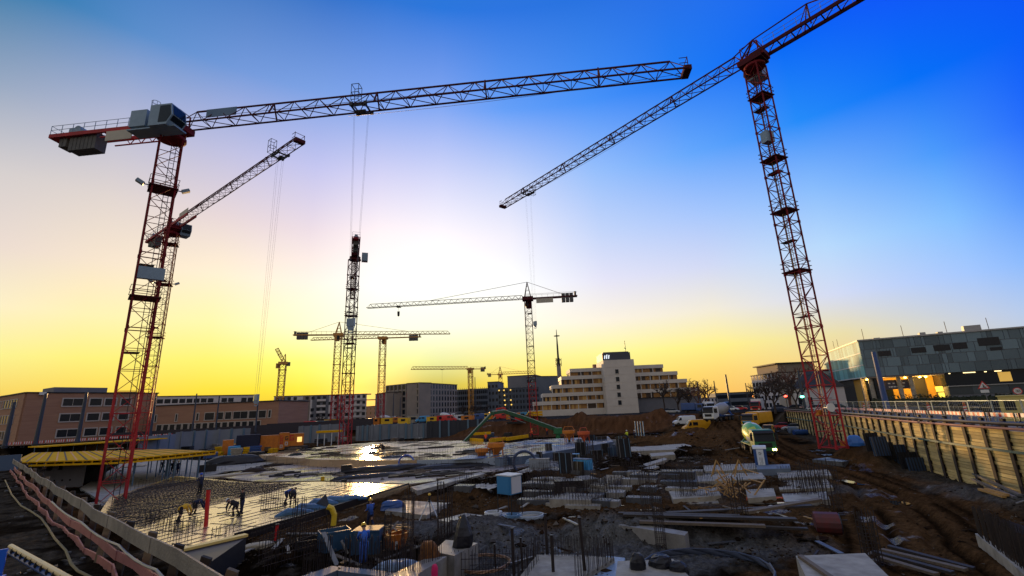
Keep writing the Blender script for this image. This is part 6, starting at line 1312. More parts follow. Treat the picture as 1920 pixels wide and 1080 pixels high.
bars_field('upright bars fringing the bottom edge, centre left', (800, 1078), (960, 1070), 2, 25, 1.02, 5, 10)
bars_field('sparse upright bars along the far floor', (430, 872), (760, 858), 2, 17, 1.36, 20, 8)
bars_field('thin bars rising from the dark sheets behind the pads', (640, 890), (900, 880), 2, 20, 1.02, 5, 7)
bars_field('bars across the dark centre clutter', (1010, 895), (1200, 880), 3, 30, 1.27, 6, -8)
bars_field('bars along the foot of the clay slope', (1262, 905), (1330, 870), 2, 15, 1.02, 8, 4)
bars_field('low bars right of the long concrete strip', (480, 1070), (600, 1030), 2, 20, 0.85, 10, 8)
def post(label, top, base, r, m, name='steel_post', group=None, zb=None):
    b = gp(*base) if zb is None else on(*base, zb); t_ = at(*top, hypot(b.x, b.y)); root = thing(name, label, 'post', tuple(b), 0, group); k = MB(); k.tube([(0, 0, -.3), (t_.x - b.x, t_.y - b.y, t_.z - b.z)], r, 10); k.build('tube', m, root)
    k = MB(); k.cbox((0, 0, .04), (r * 4, r * 4, .06)); k.build('foot_plate', DARK, root); k = MB(); q = Vector((t_.x - b.x, t_.y - b.y, t_.z - b.z)); k.tube([q, q + Vector((0, 0, .05))], r * 1.25, 10); k.build('head_plate', DARK, root); return root
post('bright red steel prop standing before the shining deck', (391, 918), (385, 1002), .13, REDP)
post('short red steel prop among the thin upright bars', (520, 984), (515, 1018), .1, REDP)
GP_ = 'dark steel posts at the bottom centre'
for i, (tx, ty, bx, by) in enumerate(((960, 992, 964, 1082), (1022, 965, 1026, 1042), (1034, 1005, 1038, 1085), (1086, 972, 1098, 1075), (927, 1022, 930, 1068), (976, 1010, 980, 1072))):
    post(['dark steel post left at the bottom centre', 'tallest dark steel post standing on the cast strip', 'dark post right of the tallest one', 'brown twin post at the tip of the cast strip', 'short dark post near the concrete block', 'thin dark post beside the rusty board'][i], (tx, ty), (bx, by), .07 if i < 4 else .05, RUST, group=GP_)

# small mud-splashed footings and bars over the brown middle ground
rg = random.Random(44); GSF = 'small footings with starter bars in the middle ground'
for i in range(44):
    px = rg.uniform(1005, 1300) if i % 3 else rg.uniform(860, 1100); py = rg.uniform(884, 948) if i % 3 else rg.uniform(905, 955)
    if 925 < px < 990 and py > 890: continue
    q = gp(px, py); a, b = rg.uniform(.5, 1.6), rg.uniform(.35, .8); h = rg.uniform(.15, .4); root = thing('small_footing', 'small concrete footing with bent starter bars in the brown middle ground', 'footing', q, -.45 + rg.uniform(-.12, .12), GSF)
    k = MB(); k.prism([(-a, -b), (a, -b * rg.uniform(.9, 1.05)), (a, b), (-a * .97, b)], -.4, h); k.build('body', rg.choice([CONC, CONCL, CONCD]), root)
    k = MB()
    for j in range(int(a * 9)):
        for s in (-.7, .7): x = -a * .9 + a * 1.8 * j / max(1, int(a * 9) - 1); k.bar((x, b * s, h - .1), (x + rg.uniform(-.06, .06), b * s + rg.uniform(-.05, .05), h + rg.uniform(.5, 1.3)), .022)
    tag(k.build('starter_bars', RUST, root), kind='stuff')
# ---------------------------------------------------------------- people
SKIN = mat('skin', (.36, .20, .14), .6); NAVY = mat('navy_cloth', (.012, .02, .07), .85, col2=(.008, .012, .04), ns=5); BLK = mat('black_cloth', (.010, .010, .014), .85); BLU = mat('blue_cloth', (.03, .10, .42), .8)
ORV = mat('orange_vest', (.85, .10, .02), .7, emit=None); YEV = mat('lime_vest', (.65, .75, .03), .7); HAIR = mat('dark_hair', (.02, .014, .01), .8); BOOT = mat('boot', (.015, .012, .01), .8); YEJ = mat('yellow_jacket', (.72, .42, .02), .7)
HELM = {'yellow': YELP, 'white': WHITE, 'blue': mat('helmet_blue', (.02, .08, .5), .4), 'red': REDP}
def skin_mesh(name, pts, edges, m, parent, sub=1):
    """one continuous skinned surface over a joint skeleton: pts (x,y,z,r)"""
    me = bpy.data.meshes.new(name); me.from_pydata([p[:3] for p in pts], edges, []); me.materials.append(m); o = bpy.data.objects.new(name, me); COL.objects.link(o); o.parent = parent
    sm = o.modifiers.new('skin', 'SKIN'); sm.use_smooth_shade = True
    for v, p in zip(me.skin_vertices[0].data if len(me.skin_vertices) else [], pts): pass
    if not len(me.skin_vertices):
        me.attributes.new('skin', 'FLOAT', 'POINT') if False else None
    if sub: o.modifiers.new('sub', 'SUBSURF').levels = sub; o.modifiers['sub'].render_levels = sub
    return o
def tubes_body(segs, rings=8):
    """fallback limb builder: tapered overlapping tubes with rounded joints, one mesh"""
    k = MB()
    for pts in segs:
        P = [Vector(p[:3]) for p in pts]; R = [p[3] for p in pts]; k.tube(P, R, rings)
        for p, r in ((P[0], R[0]), (P[-1], R[-1])): k.lathe([(r * .25, -r * .9), (r * .75, -r * .6), (r, 0), (r * .75, r * .6), (r * .25, r * .9)], p, rings)
    return k
def person(label, loc, rz, pose='stand', top=NAVY, legs=NAVY, helmet='yellow', vest=None, group=None, sc=1., prop=None):
    """pose dictionary: hip height, torso lean, knee, arms. The figure faces +x."""
    r = thing('person', label, 'person', loc, rz, group); r.scale = (sc,) * 3
    PO = {'stand': dict(hip=.92, lean=4, hd=0, kn=((.02, .09), (-.02, -.09)), ft=((.02, .1), (-.02, -.1)), el=((.02, .27, -.02), (.02, -.27, -.02)), ha=((.12, .25, -.26), (.12, -.25, -.26))),
          'work': dict(hip=.92, lean=10, hd=18, kn=((.03, .10), (-.03, -.10)), ft=((.0, .12), (-.02, -.12)), el=((.08, .27, -.02), (.06, -.27, -.02)), ha=((.32, .14, .03), (.30, -.16, .00))),
          'walk': dict(hip=.90, lean=7, hd=0, kn=((.18, .08), (-.04, -.08)), ft=((.26, .09), (-.34, -.09)), el=((-.10, .26, -.02), (.12, -.26, -.02)), ha=((-.06, .25, -.27), (.26, -.22, -.2))),
          'bend': dict(hip=.84, lean=78, hd=20, kn=((.12, .14), (.05, -.14)), ft=((.02, .18), (-.12, -.18)), el=((.12, .2, -.28), (.12, -.2, -.28)), ha=((.16, .14, -.52), (.2, -.14, -.50))),
          'crouch': dict(hip=.50, lean=50, hd=10, kn=((.36, .18), (.30, -.16)), ft=((.08, .18), (-.08, -.16)), el=((.25, .2, -.16), (.22, -.22, -.18)), ha=((.42, .10, -.26), (.4, -.1, -.26)))}[pose]
    h = PO['hip']; a = radians(PO['lean']); up = Vector((sin(a), 0, cos(a))); fw = Vector((cos(a), 0, -sin(a))); H = Vector((0, 0, h))
    ch = H + up * .34; sh = H + up * .50; nk = H + up * .56; b = radians(PO['lean'] * .55 + PO['hd']); hu = Vector((sin(b), 0, cos(b))); hf = Vector((cos(b), 0, -sin(b))); hc = nk + hu * .17
    P = []; E = []
    def v(p, rad): P.append((*p, rad)); return len(P) - 1
    root_ = v(H, .125); c1_ = v(H + up * .17, .12); c2_ = v(ch, .15); n0 = v(nk, .06); E += [(root_, c1_), (c1_, c2_), (c2_, n0)]
    hd = v(hc - hu * .05 + hf * .01, .088); hd2 = v(hc + hu * .06, .092); ht = v(hc + hu * .12, .06); E += [(n0, hd), (hd, hd2), (hd2, ht)]
    L = {}
    for s, i in ((1, 0), (-1, 1)):
        hp = v(H + Vector((0, s * .10, -.04)), .10); kx, ky = PO['kn'][i]; fx, fy = PO['ft'][i]; kz = .47 if h > .7 else .46; kn = Vector((kx, ky, kz)); an = Vector((fx, fy, .09)); 
        k_ = v(kn, .062); cf = v(kn.lerp(an, .35) - Vector((.015, 0, 0)), .058); an_ = v(an, .04); to = v(an + Vector((.15, s * .02, -.045)), .035); E += [(root_, hp), (hp, k_), (k_, cf), (cf, an_), (an_, to)]
        S = sh + Vector((0, s * .19, 0)) - fw * .0; s_ = v(S, .062); el = S + Vector(PO['el'][i]) * 1.0 + Vector((0, -s * .19, -.22 if pose in ('stand', 'walk', 'work') else -.0)); el.y = s * (.24 if pose != 'bend' else .2)
        hd_ = sh + Vector(PO['ha'][i]); hd_.z -= .0; 
        if (el - S).length > 0: el = S + (el - S).normalized() * .28
        w_ = el + (Vector((hd_.x, PO['ha'][i][1], hd_.z)) - el).normalized() * .25; e_ = v(el, .045); wr = v(w_, .028); d = (w_ - el).normalized(); pm = v(w_ + d * .06, .033); E += [(c2_, s_), (s_, e_), (e_, wr), (wr, pm)]
        sd = d.cross(Vector((0, 1, 0))).normalized(); ot = Vector((0, 1, 0))
        for j, (off, ln) in enumerate(((-.03, .062), (-.01, .075), (.01, .07), (.03, .055))): f1 = v(w_ + d * .10 + sd * off, .0095); f2 = v(w_ + d * (.10 + ln) + sd * off - ot * s * .022, .008); E += [(pm, f1), (f1, f2)]
        t1 = v(w_ + d * .05 + sd * -.045 - ot * s * .01, .010); E += [(pm, t1)]
        L[s] = (H + Vector((0, s * .10, -.04)), kn, an, S, el, w_)
    me = bpy.data.meshes.new('body'); me.from_pydata([p[:3] for p in P], E, []); me.materials.append(SKIN); o = bpy.data.objects.new('body', me); COL.objects.link(o); o.parent = r
    o.modifiers.new('skin', 'SKIN').use_smooth_shade = True
    o.modifiers.new('sub', 'SUBSURF').levels = 1; o.modifiers['sub'].render_levels = 1
    sv = me.skin_vertices[0].data if len(me.skin_vertices) else None
    if sv is None: bodies.append((o, P))
    else:
        for q, p in zip(sv, P): q.radius = (p[3], p[3])
        sv[0].use_root = True
    # face
    k = MB(); 
    for s in (-1, 1): k.lathe([(.004, -.012), (.013, 0), (.004, .012)], hc + hf * .088 + Vector((0, s * .033, 0)) + hu * .012, 6)
    k.build('eyes', HAIR, r); k = MB(); k.add([hc + hf * .085 + hu * .02, hc + hf * .118 - hu * .025, hc + hf * .088 - hu * .03 + Vector((0, .018, 0)), hc + hf * .088 - hu * .03 - Vector((0, .018, 0))], [(0, 1, 2), (0, 3, 1), (1, 3, 2), (0, 2, 3)]); k.bar(hc + hf * .092 - hu * .055 + Vector((0, -.025, 0)), hc + hf * .092 - hu * .055 + Vector((0, .025, 0)), .012)
    for s in (-1, 1): k.cbox(hc + Vector((0, s * .092, 0)) - hu * .01, (.035, .02, .055))
    k.build('nose_mouth_and_ears', SKIN, r)
    k = MB(); M = Matrix.Rotation(b, 4, 'Y'); k.lathe([(.10, -.04), (.104, .0), (.095, .05), (.05, .085)], hc + hu * .03 - hf * .012, 12, M); k.build('hair', HAIR, r)
    if helmet: k = MB(); k.lathe([(.150, .035), (.135, .045), (.125, .06), (.118, .11), (.085, .16), (.03, .178)], hc + hu * .01, 14, M); k.cbox(hc + hu * .055 + hf * .13, (.09, .16, .012), ry=b); k.build('helmet', HELM[helmet], r)
    # clothes
    g = [[(*H, .155), (*(H + up * .2), .155), (*ch, .185), (*(H + up * .47), .15), (*(H + up * .53), .08)]]
    for s in (1, -1):
        hp, kn, an, S, el, w_ = L[s]; g.append([(*(ch + Vector((0, s * .06, 0)) + up * .1), .11), (*S, .088), (*el, .066), (*(el.lerp(w_, .92)), .045)])
    k = tubes_body(g, 10); k.build('jacket', top, r, smooth=True)
    if vest: k = tubes_body([[(*(H + up * .02), .168), (*(H + up * .2), .168), (*ch, .198), (*(H + up * .46), .165)]], 12); k.build('vest', vest, r, smooth=True)
    g = []
    for s in (1, -1):
        hp, kn, an, S, el, w_ = L[s]; g.append([(*(hp + Vector((0, 0, .06))), .12), (*hp.lerp(kn, .4), .105), (*kn, .078), (*kn.lerp(an, .4), .076), (*(an + Vector((0, 0, .06))), .062)])
    k = tubes_body(g, 10); k.build('trousers', legs, r, smooth=True)
    for s in (1, -1):
        an = L[s][2]; k = MB(); loft(k, [(an.x - .09, [(an.y - .045, 0), (an.y + .045, 0), (an.y + .045, .13), (an.y - .045, .13)]), (an.x + .06, [(an.y - .05, 0), (an.y + .05, 0), (an.y + .045, .12), (an.y - .045, .12)]), (an.x + .19, [(an.y - .045, 0), (an.y + .045, 0), (an.y + .035, .05), (an.y - .035, .05)])]); k.build('boot', BOOT, r)
    return r
bodies = []
def who(label, px, py, az_off, pose, z=None, **kw):
    p = gp(px, py) if z is None else on(px, py, z); return person(label, p, atan2(p.y, p.x) + radians(az_off), pose, **kw)
w_ = who('worker in blue and navy with yellow helmet seen from behind at the crate, foreground centre', 681, 1060, 15, 'work', z=-4.2, top=mat('bright_blue_cloth', (.03, .14, .60), .7), legs=BLU, sc=1.05)
who('worker in dark blue with yellow helmet standing on the dirt behind the crate worker', 694, 990, 25, 'walk', z=-4.2, top=BLU, legs=NAVY)
who('worker in a yellow jacket bending at the near left of the shining deck', 335, 978, -60, 'bend', z=-3.68, top=YEJ, legs=BLK, helmet=None)
who('bending worker with yellow helmet beside the yellow-jacketed one', 362, 966, -110, 'bend', z=-3.68, top=NAVY, legs=BLK)
who('worker in black crouching on the deck, nearer one of the middle pair', 441, 968, 50, 'bend', z=-3.68, top=BLK, legs=BLK, helmet='white')
who('worker in black standing right behind the crouching one', 452, 964, 120, 'stand', z=-3.68, top=BLK, legs=NAVY, helmet=None)
who('worker in bright blue bending to the right on the deck', 535, 945, -70, 'bend', z=-3.68, top=BLU, legs=NAVY, helmet=None)
who('stooping worker in black at the right of the bright blue one', 549, 947, 10, 'bend', z=-3.68, top=BLK, legs=BLK, helmet=None)
who('worker with blue helmet at the back of the dark deck', 374, 925, 30, 'stand', z=-3.68, top=NAVY, legs=BLK, helmet='blue')
who('leftmost of three workers walking on the pale floor', 304, 886, 30, 'walk', z=-4.02, top=NAVY, legs=BLK)
who('middle one of three workers walking on the pale floor', 322, 889, 10, 'walk', z=-4.02, top=BLK, legs=BLK)
who('rightmost of three workers walking on the pale floor', 332, 889, -15, 'walk', z=-4.02, top=NAVY, legs=NAVY)
who('worker in an orange vest before the yellow beams', 911, 831, 0, 'stand', z=-3.05, top=ORV, legs=NAVY, vest=ORV)
who('worker in an orange vest at the foot of the slim crane', 998, 822, 60, 'stand', z=-3.0, top=ORV, legs=BLK, vest=ORV)
who('worker in an orange vest right of the slim crane', 1026, 816, -30, 'stand', z=-3.0, top=ORV, legs=NAVY, vest=ORV)
who('worker in lime hi-vis jacket beside the blue panels', 1177, 826, 40, 'stand', z=-3.6, top=YEV, legs=NAVY, vest=YEV, helmet='white')
who('worker in dark clothes right of the lime-jacketed one', 1191, 826, -40, 'stand', z=-3.6, top=NAVY, legs=BLK, helmet='white')
who('distant worker in an orange vest before the dark sheds', 843, 806, 0, 'stand', top=ORV, legs=NAVY, vest=ORV)
who('distant worker in lime and red by the dark sheds', 801, 806, 0, 'stand', top=YEV, legs=REDP, vest=YEV)
who('kneeling worker alone on the gleaming deck', 719, 843, 80, 'crouch', z=-3.05, top=BLK, legs=BLK, helmet=None)

# ---------------------------------------------------------------- left: building under construction with yellow formwork
zt_ = -.95
A = on(18, 869, zt_); B = on(236, 862, zt_); Cc = on(404, 846, zt_); D = on(318, 842, zt_); E_ = on(60, 849, zt_)
c = on(160, 860, zt_); root = thing('formwork_ceiling', 'bright yellow formwork ceiling on steel props at the left beneath the school', 'formwork', (c.x, c.y, -4.2))
k = MB(); k.prism([A, B, Cc, D, E_], zt_ - .02, zt_ + .02); k.build('panel_deck', FYEL, root, world=True)
for i in range(26): t = i / 25; k = MB(); a = A.lerp(B, t * 2) if t < .5 else B.lerp(Cc, t * 2 - 1); b = E_.lerp(D, t); k.bar(a - Vector((0, 0, .14)), b - Vector((0, 0, .14)), .1, .22); k.build('beam', FYEL, root, world=True)
for i in range(22):
    t = (i + .5) / 22; a = A.lerp(B, t * 2) if t < .5 else B.lerp(Cc, t * 2 - 1); b = E_.lerp(D, t); k = MB(); k.bar(a + Vector((0, 0, .03)), b + Vector((0, 0, .03)), .16, .035); k.build('joint_strip', WOODD if i % 2 else ORP, root, world=True)
for a, b in ((A, B), (B, Cc)): k = MB(); k.bar(a - Vector((0, 0, .32)), b - Vector((0, 0, .32)), .14, .2); k.bar(a + Vector((0, 0, .06)), b + Vector((0, 0, .06)), .06, .12); k.build('edge_beam', FYEL, root, world=True)
PR = mat('prop_steel', (.09, .16, .24), .5, .3); rg = random.Random(9)
for i in range(34):
    t = rg.uniform(.45, .99); s = rg.uniform(.03, .8); a = A.lerp(B, t * 2) if t < .5 else B.lerp(Cc, t * 2 - 1); b = E_.lerp(D, t); q = a.lerp(b, s); k = MB(); k.tube([(q.x, q.y, -4.4), (q.x + rg.uniform(-.1, .1), q.y, zt_ - .3)], .06, 6); k.build('prop', PR, root, world=True)
A2 = on(66, 838, -.4); root = thing('formwork_ceiling', 'second thin yellow formwork strip farther back, behind the big yellow ceiling', 'formwork', (A2.x, A2.y, -4.2)); B2_ = on(300, 822, -.4)
k = MB(); k.bar(A2, B2_, 6, .2); k.build('panel_deck', FYEL, root, world=True); k = MB()
for i in range(12): q = A2.lerp(B2_, i / 11); k = MB(); k.tube([(q.x, q.y, -4.4), (q.x, q.y, -.5)], .07, 6); k.build('prop', PR, root, world=True)
# concrete wall with openings
Fw = Facade(on(44, 893, -4.2), on(160, 905, -4.2)); W_A = at(40, 866, 84); W_B = at(160, 868, 80)
Fw = Facade(W_A, W_B); root = thing('concrete_wall', 'pale concrete basement wall with upper slots under the yellow ceiling, left', 'wall', (W_B.x, W_B.y, -4.2)); L_ = Fw.L; top = -1.25
k = MB(); Fw.box(k, 0, L_, -4.6, -2.1, -.3, 0)
u = 0
while u < L_ - 2.6: Fw.box(k, u, u + .45, -2.1, top, -.3, 0); u += 1.75
Fw.box(k, L_ - 2.4, L_, -2.1, top, -.3, 0); k.build('body', mat('wall_concrete', (.30, .30, .32), .7, col2=(.20, .20, .22), ns=.7), root, world=True)
for i in range(4): k = MB(); q = Fw.p(L_ * (.45 + i * .12), -3.3, .01); k.lathe([(.12, -.01), (.12, .01)], q, 10, Matrix.Rotation(pi / 2, 4, 'X')); k.build('tie_hole', DARK, root, world=True)
k = MB(); Fw.box(k, 0, L_ * .8, top - .0, top + .03, -4, -.3); Fw.box(k, 0, L_ * .98, -4.6, top - .05, -4.2, -4.); k.build('inner_wall', CONCD, root, world=True)
c = Fw.p(L_ - 1.2, -4.2); slabp = [Fw.p(L_ + .1, 0, -.3), Fw.p(L_ + 4, 0, 4)]
# far pit walls (grey concrete basement, sheds, hoardings)
def wallrun(label, pts, z0, d0, m, name='concrete_wall', th=.3, cols=0, cat='wall', h=None):
    P = [at(x, y, d0 if not isinstance(d0, (list, tuple)) else d0[i]) for i, (x, y) in enumerate(pts)]; c = P[0]; root = thing(name, label, cat, (c.x, c.y, z0)); k = MB()
    for a, b in zip(P[:-1], P[1:]):
        zt = (a.z + b.z) / 2; d = (b - a); d.z = 0; L_ = d.length; k.cbox(((a.x + b.x) / 2, (a.y + b.y) / 2, (zt + z0) / 2), (L_, th, zt - z0), rz=atan2(d.y, d.x))
    k.build('body', m, root, world=True)
    for i in range(cols): t = (i + .5) / cols * (len(P) - 1); q = P[int(t)].lerp(P[min(int(t) + 1, len(P) - 1)], t - int(t)); k = MB(); k.cbox((q.x, q.y - .3, (q.z + z0) / 2), (.5, .25, q.z - z0 + .3)); k.build('pier', PR if i % 3 else m, root, world=True)
    return root
GW = mat('basement_wall', (.20, .23, .28), .75, col2=(.13, .15, .19), ns=.25)
wallrun('long grey basement wall behind the yellow ceiling edge', ((262, 822), (330, 811), (400, 806), (470, 803)), -4.5, (128, 138, 142, 144), GW, cols=9)
wallrun('grey basement wall with piers right of the end-on crane', ((560, 800), (600, 797), (648, 794)), -4.5, (146, 146, 146), GW, cols=5)
wallrun('blue grey basement wall stepped with piers, centre left', ((668, 800), (700, 797), (760, 794), (800, 795)), -4.5, (140, 139, 138, 137), GW, cols=11)
wallrun('dark hoarding wall below the far street, centre', ((800, 790), (850, 788), (905, 786)), -4.5, 136, mat('dark_hoarding', (.03, .035, .05), .8), cols=6)
root = wallrun('dark fence along the far pit edge before the brick wing', ((200, 813), (300, 807), (400, 802), (500, 796), (620, 788), (700, 784)), -1.6, (150, 152, 152, 152, 154, 155), mat('fence_dark', (.035, .03, .04), .8), name='site_fence', th=.1, cat='fence')
GB2 = 'striped barrier boards at the far left pit edge'
for i in range(16):
    a = at(8 + i * 20, 819 - i * 1.1, 150 - i * .0); b = at(8 + i * 20 + 17, 818 - i * 1.1, 150); barrier(a, b, -1.0, label='small striped barrier board at the far pit edge under the school', group=GB2, nst=8, hb=.5)
# yellow formwork table in the far middle
p = at(618, 822, 130); root = thing('formwork_table', 'small yellow-topped formwork table left of the end-on crane base', 'formwork', (p.x, p.y, -4.2))
k = MB(); k.cbox((p.x, p.y, -.9), (6, 2.5, .5), rz=.1); k.build('top', FYEL, root, world=True)
for s in (-2.6, -.9, .9, 2.6): k = MB(); k.cbox((p.x + s, p.y - 1, -2.7), (.2, .2, 3.2)); k.build('leg', WHITE, root, world=True)
# containers
def container(label, pa, pb, d, h, m, dep=2.4, text=None, z0=-4.2):
    a = at(*pa, d); b = at(*pb, d if not isinstance(d, tuple) else d[1]); root = thing('container', label, 'container', (a.x, a.y, z0)); F = Facade(a, b); rg = random.Random(3)
    k = MB(); F.box(k, 0, F.L, z0, z0 + h, -dep, 0); k.build('box', m, root, world=True)
    k = MB(); n = int(F.L / .5)
    for i in range(n): F.box(k, F.L * (i + .2) / n, F.L * (i + .6) / n, z0 + .2, z0 + h - .2, 0.002, .05)
    k.build('corrugation', m, root, world=True)
    k = MB(); F.box(k, -.03, F.L + .03, z0 + h + .003, z0 + h + .08, -dep - .03, .06); F.box(k, -.03, .1, z0, z0 + h, .052, .08); F.box(k, F.L - .1, F.L + .03, z0, z0 + h, .052, .08); k.build('frame', m, root, world=True)
    if text:
        for u, st_, mm in text:
            k = MB()
            for (x0, y0, x1, y1) in st_: F.box(k, F.L * u + x0, F.L * u + x1, z0 + y0, z0 + y1, .085, .10)
            k.build('letter', mm, root, world=True)
    return root
LG = lambda x, y, s: [(x, y, x + .18 * s, y + s), (x, y + s * .82, x + .75 * s, y + s), (x, y, x + .75 * s, y + .18 * s), (x + .57 * s, y, x + .75 * s, y + .5 * s), (x + .38 * s, y + .38 * s, x + .75 * s, y + .5 * s)]
LO = lambda x, y, s: [(x, y, x + .18 * s, y + s), (x, y + s * .82, x + .75 * s, y + s), (x, y, x + .75 * s, y + .18 * s), (x + .57 * s, y, x + .75 * s, y + s)]
container('square orange container left of the black sheeted ones', (417, 838), (437, 838), 120, 2.9, ORP)
r_ = container('dark navy sheeted container between the orange ones', (442, 838), (486, 836), 121, 3.7, mat('navy_sheet', (.008, .012, .04), .7))
container('long orange container with dark letter marks', (488, 834), (522, 831), 122, 3.3, ORP)
container('orange container with red and white letter blocks', (523, 831), (541, 830), 122, 3.7, ORP, text=[(.1, LG(0, 2.4, .8) + LO(0, 1.4, .8), REDP), (.1, LO(.05, .5, .7), WHITE), (.62, LG(0, 2.2, .8), DARK), (.62, LO(0, 1.0, .8), WHITE)])
container('raised orange container with a big letter G and a bright window', (542, 829), (569, 826), 122, 2.6, ORP, text=[(.02, LG(0, 1.2, 1.2), REDP), (.55, [(0, .8, 1.0, 1.9)], mat('window_glow', (1, .7, .2), emit=(1, .7, .2), es=1.))], z0=-3.4)
p = at(556, 833, 121.5); k = MB(); k.cbox((p.x, p.y, -3.85), (4.5, 2, .8)); tag(k.build('platform', WOODD), 'dark timber platform under the raised orange container', 'platform')
# dark cloth heaps and clutter helper
def heap(name, label, cat, px, py, sx, sy, h, m, seed=1, z=None, n=10, group=None):
    p = gp(px, py) if z is None else on(px, py, z); rg = random.Random(seed); k = MB(); vs = []; fs = []; R_ = 7
    ph = [rg.uniform(.72, 1.12) for _ in range(n)]; ph = [(ph[i] + ph[(i + 1) % n]) / 2 for i in range(n)]; tx, ty = rg.uniform(-.25, .25) * sx, rg.uniform(-.2, .2) * sy
    for j in range(R_):
        f = j / (R_ - 1); rr = max(.06, cos(f * pi / 2) ** .65)
        for i in range(n): t = 2 * pi * i / n; q = rr * ph[i] * rg.uniform(.9, 1.1); vs.append((sx * q * cos(t) + tx * f, sy * q * sin(t) + ty * f, h * sin(f * pi / 2) ** 1.15 * (.72 + .28 * ph[i] if j < R_ - 1 else .9) - (.12 if j == 0 else 0)))
        if j:
            o = (j - 1) * n
            for i in range(n): fs.append((o + i, o + (i + 1) % n, o + n + (i + 1) % n, o + n + i))
    fs.append(tuple(range(len(vs) - n, len(vs)))); k.add(vs, fs); o = k.build(name, m, None, smooth=False); o.location = p; o.rotation_euler = (0, 0, atan2(-p.x, p.y)); return tag(o, label, cat, group)
heap('covered_pile', 'reddish covered pile in front of the long orange container', 'pile', 505, 838, 3.2, 1, 1.2, mat('maroon_sheet', (.12, .02, .05), .7), 2)
p = on(868, 1024, -3.15); k = MB(); k.lathe([(.46, 0), (.47, .12), (.43, .5), (.33, .85), (.17, 1.2), (.05, 1.36)], (0, 0, 0), 9); rg = random.Random(3); k.v = [(x * rg.uniform(.85, 1.12) + z * .04, y * rg.uniform(.85, 1.1), z) for x, y, z in k.v]; o = k.build('black_bundle', BTARP); o.location = p; tag(o, 'pointed black-wrapped bundle standing on the big concrete block', 'bundle')
heap('mud_lump', 'dark mud lump left on the flat bottom block', 'mud', 1198, 1066, .35, .3, .6, BTARP, 4, z=-3.3)
heap('mud_lump', 'broad dark mud lump at the middle of the flat bottom block', 'mud', 1238, 1062, .5, .35, .45, BTARP, 5, z=-3.3)
heap('mud_lump', 'small mud lump at the right on the flat bottom block', 'mud', 1272, 1070, .35, .25, .35, BTARP, 6, z=-3.3)
heap('rusty_scrap', 'rust-orange crumpled scrap lying on the low wall end', 'scrap', 806, 1048, .55, .4, .8, mat('rust_orange', (.30, .11, .02), .8, col2=(.08, .03, .01), ns=6), 7, z=-3.3)
heap('pink_ribbon', 'pink marking rag hanging below the rust-orange scrap', 'rag', 815, 1075, .14, .1, .35, mat('pink_cloth', (.8, .02, .15), .6), 8, z=-3.2)
heap('sheet_heap', 'pale blue plastic sheet heaped before the standing worker', 'sheet', 738, 1076, 1.4, .6, .6, SHEET, 9, z=-4.2, n=14)
heap('blue_cloth_heap', 'crumpled blue cloth and tools left of the surveying tripod', 'cloth', 738, 952, 1.0, .5, .55, BLUEP, 10, z=-3.95)
heap('blue_bundle', 'blue plastic bundle beside the crane base, right', 'bundle', 1606, 836, .9, .6, 1.0, mat('bright_blue_plastic', (.03, .16, .55), .4), 11)
heap('dark_heap', 'dark heap of tarpaulins behind the blue cube, left middle', 'heap', 445, 872, 4.5, 1.6, 1.6, BTARP, 12, n=16)
heap('dark_heap', 'dark foliage-like heap at the end of the tarpaulin row', 'heap', 552, 868, 2., 1, 1.5, mat('dark_net', (.012, .018, .012), .8), 13)
heap('dark_heap', 'long dark heap of sheets in front of the gleaming deck', 'heap', 720, 884, 6.5, 1.2, .8, BTARP, 14, n=18, z=-4.05)
heap('dark_heap', 'dark mound of sheets below the blue hose ring', 'heap', 740, 872, 3.2, 1.2, 1.3, BTARP, 15, n=16, z=-4.05)
heap('dark_heap', 'low dark strip of sheets at the floor edge', 'heap', 690, 896, 5., .7, .45, BTARP, 16, n=16, z=-4.05)
heap('dark_heap', 'dark sheets stretching right before the hoppers', 'heap', 850, 880, 6., 1.5, .7, BTARP, 17, n=16)
heap('brown_lump', 'brown lump on pale sheets left of the deck', 'earth', 475, 885, 1.6, .7, .6, MUDB, 18, z=-4.0)
heap('pale_sheet', 'pale crumpled sheets on the floor left of the middle', 'sheet', 520, 888, 2.4, .8, .3, mat('cream_sheet', (.45, .38, .26), .5, bump=1, bs=5), 19, z=-4.0, n=14)
heap('pale_sheet', 'pale sheet with gold sheen at the deck rear edge', 'sheet', 420, 893, 3.4, .6, .25, mat('cream_sheet', (.45, .38, .26)), 20, z=-4.0, n=14)
# small cubes
def crate(name, label, cat, px, py, sz, m, z=None, rz=0., m2=None, lid=None, d=None):
    p = gp(px, py) if z is None else on(px, py, z); r = thing(name, label, cat, p, atan2(-p.x, p.y) + rz); a, b, h = sz
    k = MB(); t = .04; k.box(-a / 2, a / 2, -b / 2, b / 2, 0, .08); k.box(-a / 2, a / 2, -b / 2, -b / 2 + t, .08, h); k.box(-a / 2, a / 2, b / 2 - t, b / 2, .08, h); k.box(-a / 2, -a / 2 + t, -b / 2 + t, b / 2 - t, .08, h); k.box(a / 2 - t, a / 2, -b / 2 + t, b / 2 - t, .08, h); k.build('box', m, r)
    k = MB()
    for x in (-a / 2, a / 2): k.box(x - .03, x + .03, -b / 2 - .03, -b / 2, 0, h); 
    k.box(-a / 2, a / 2, -b / 2 - .03, -b / 2, h - .08, h); k.build('frame', m2 or m, r)
    k = MB(); k.box(-a / 2 + t, a / 2 - t, -b / 2 + t, b / 2 - t, h * .85, h + .02) if lid else k.box(-a / 2 + t, a / 2 - t, -b / 2 + t, b / 2 - t, h * .5, h * .6); k.build('lid' if lid else 'contents', lid or WOODD, r); return r
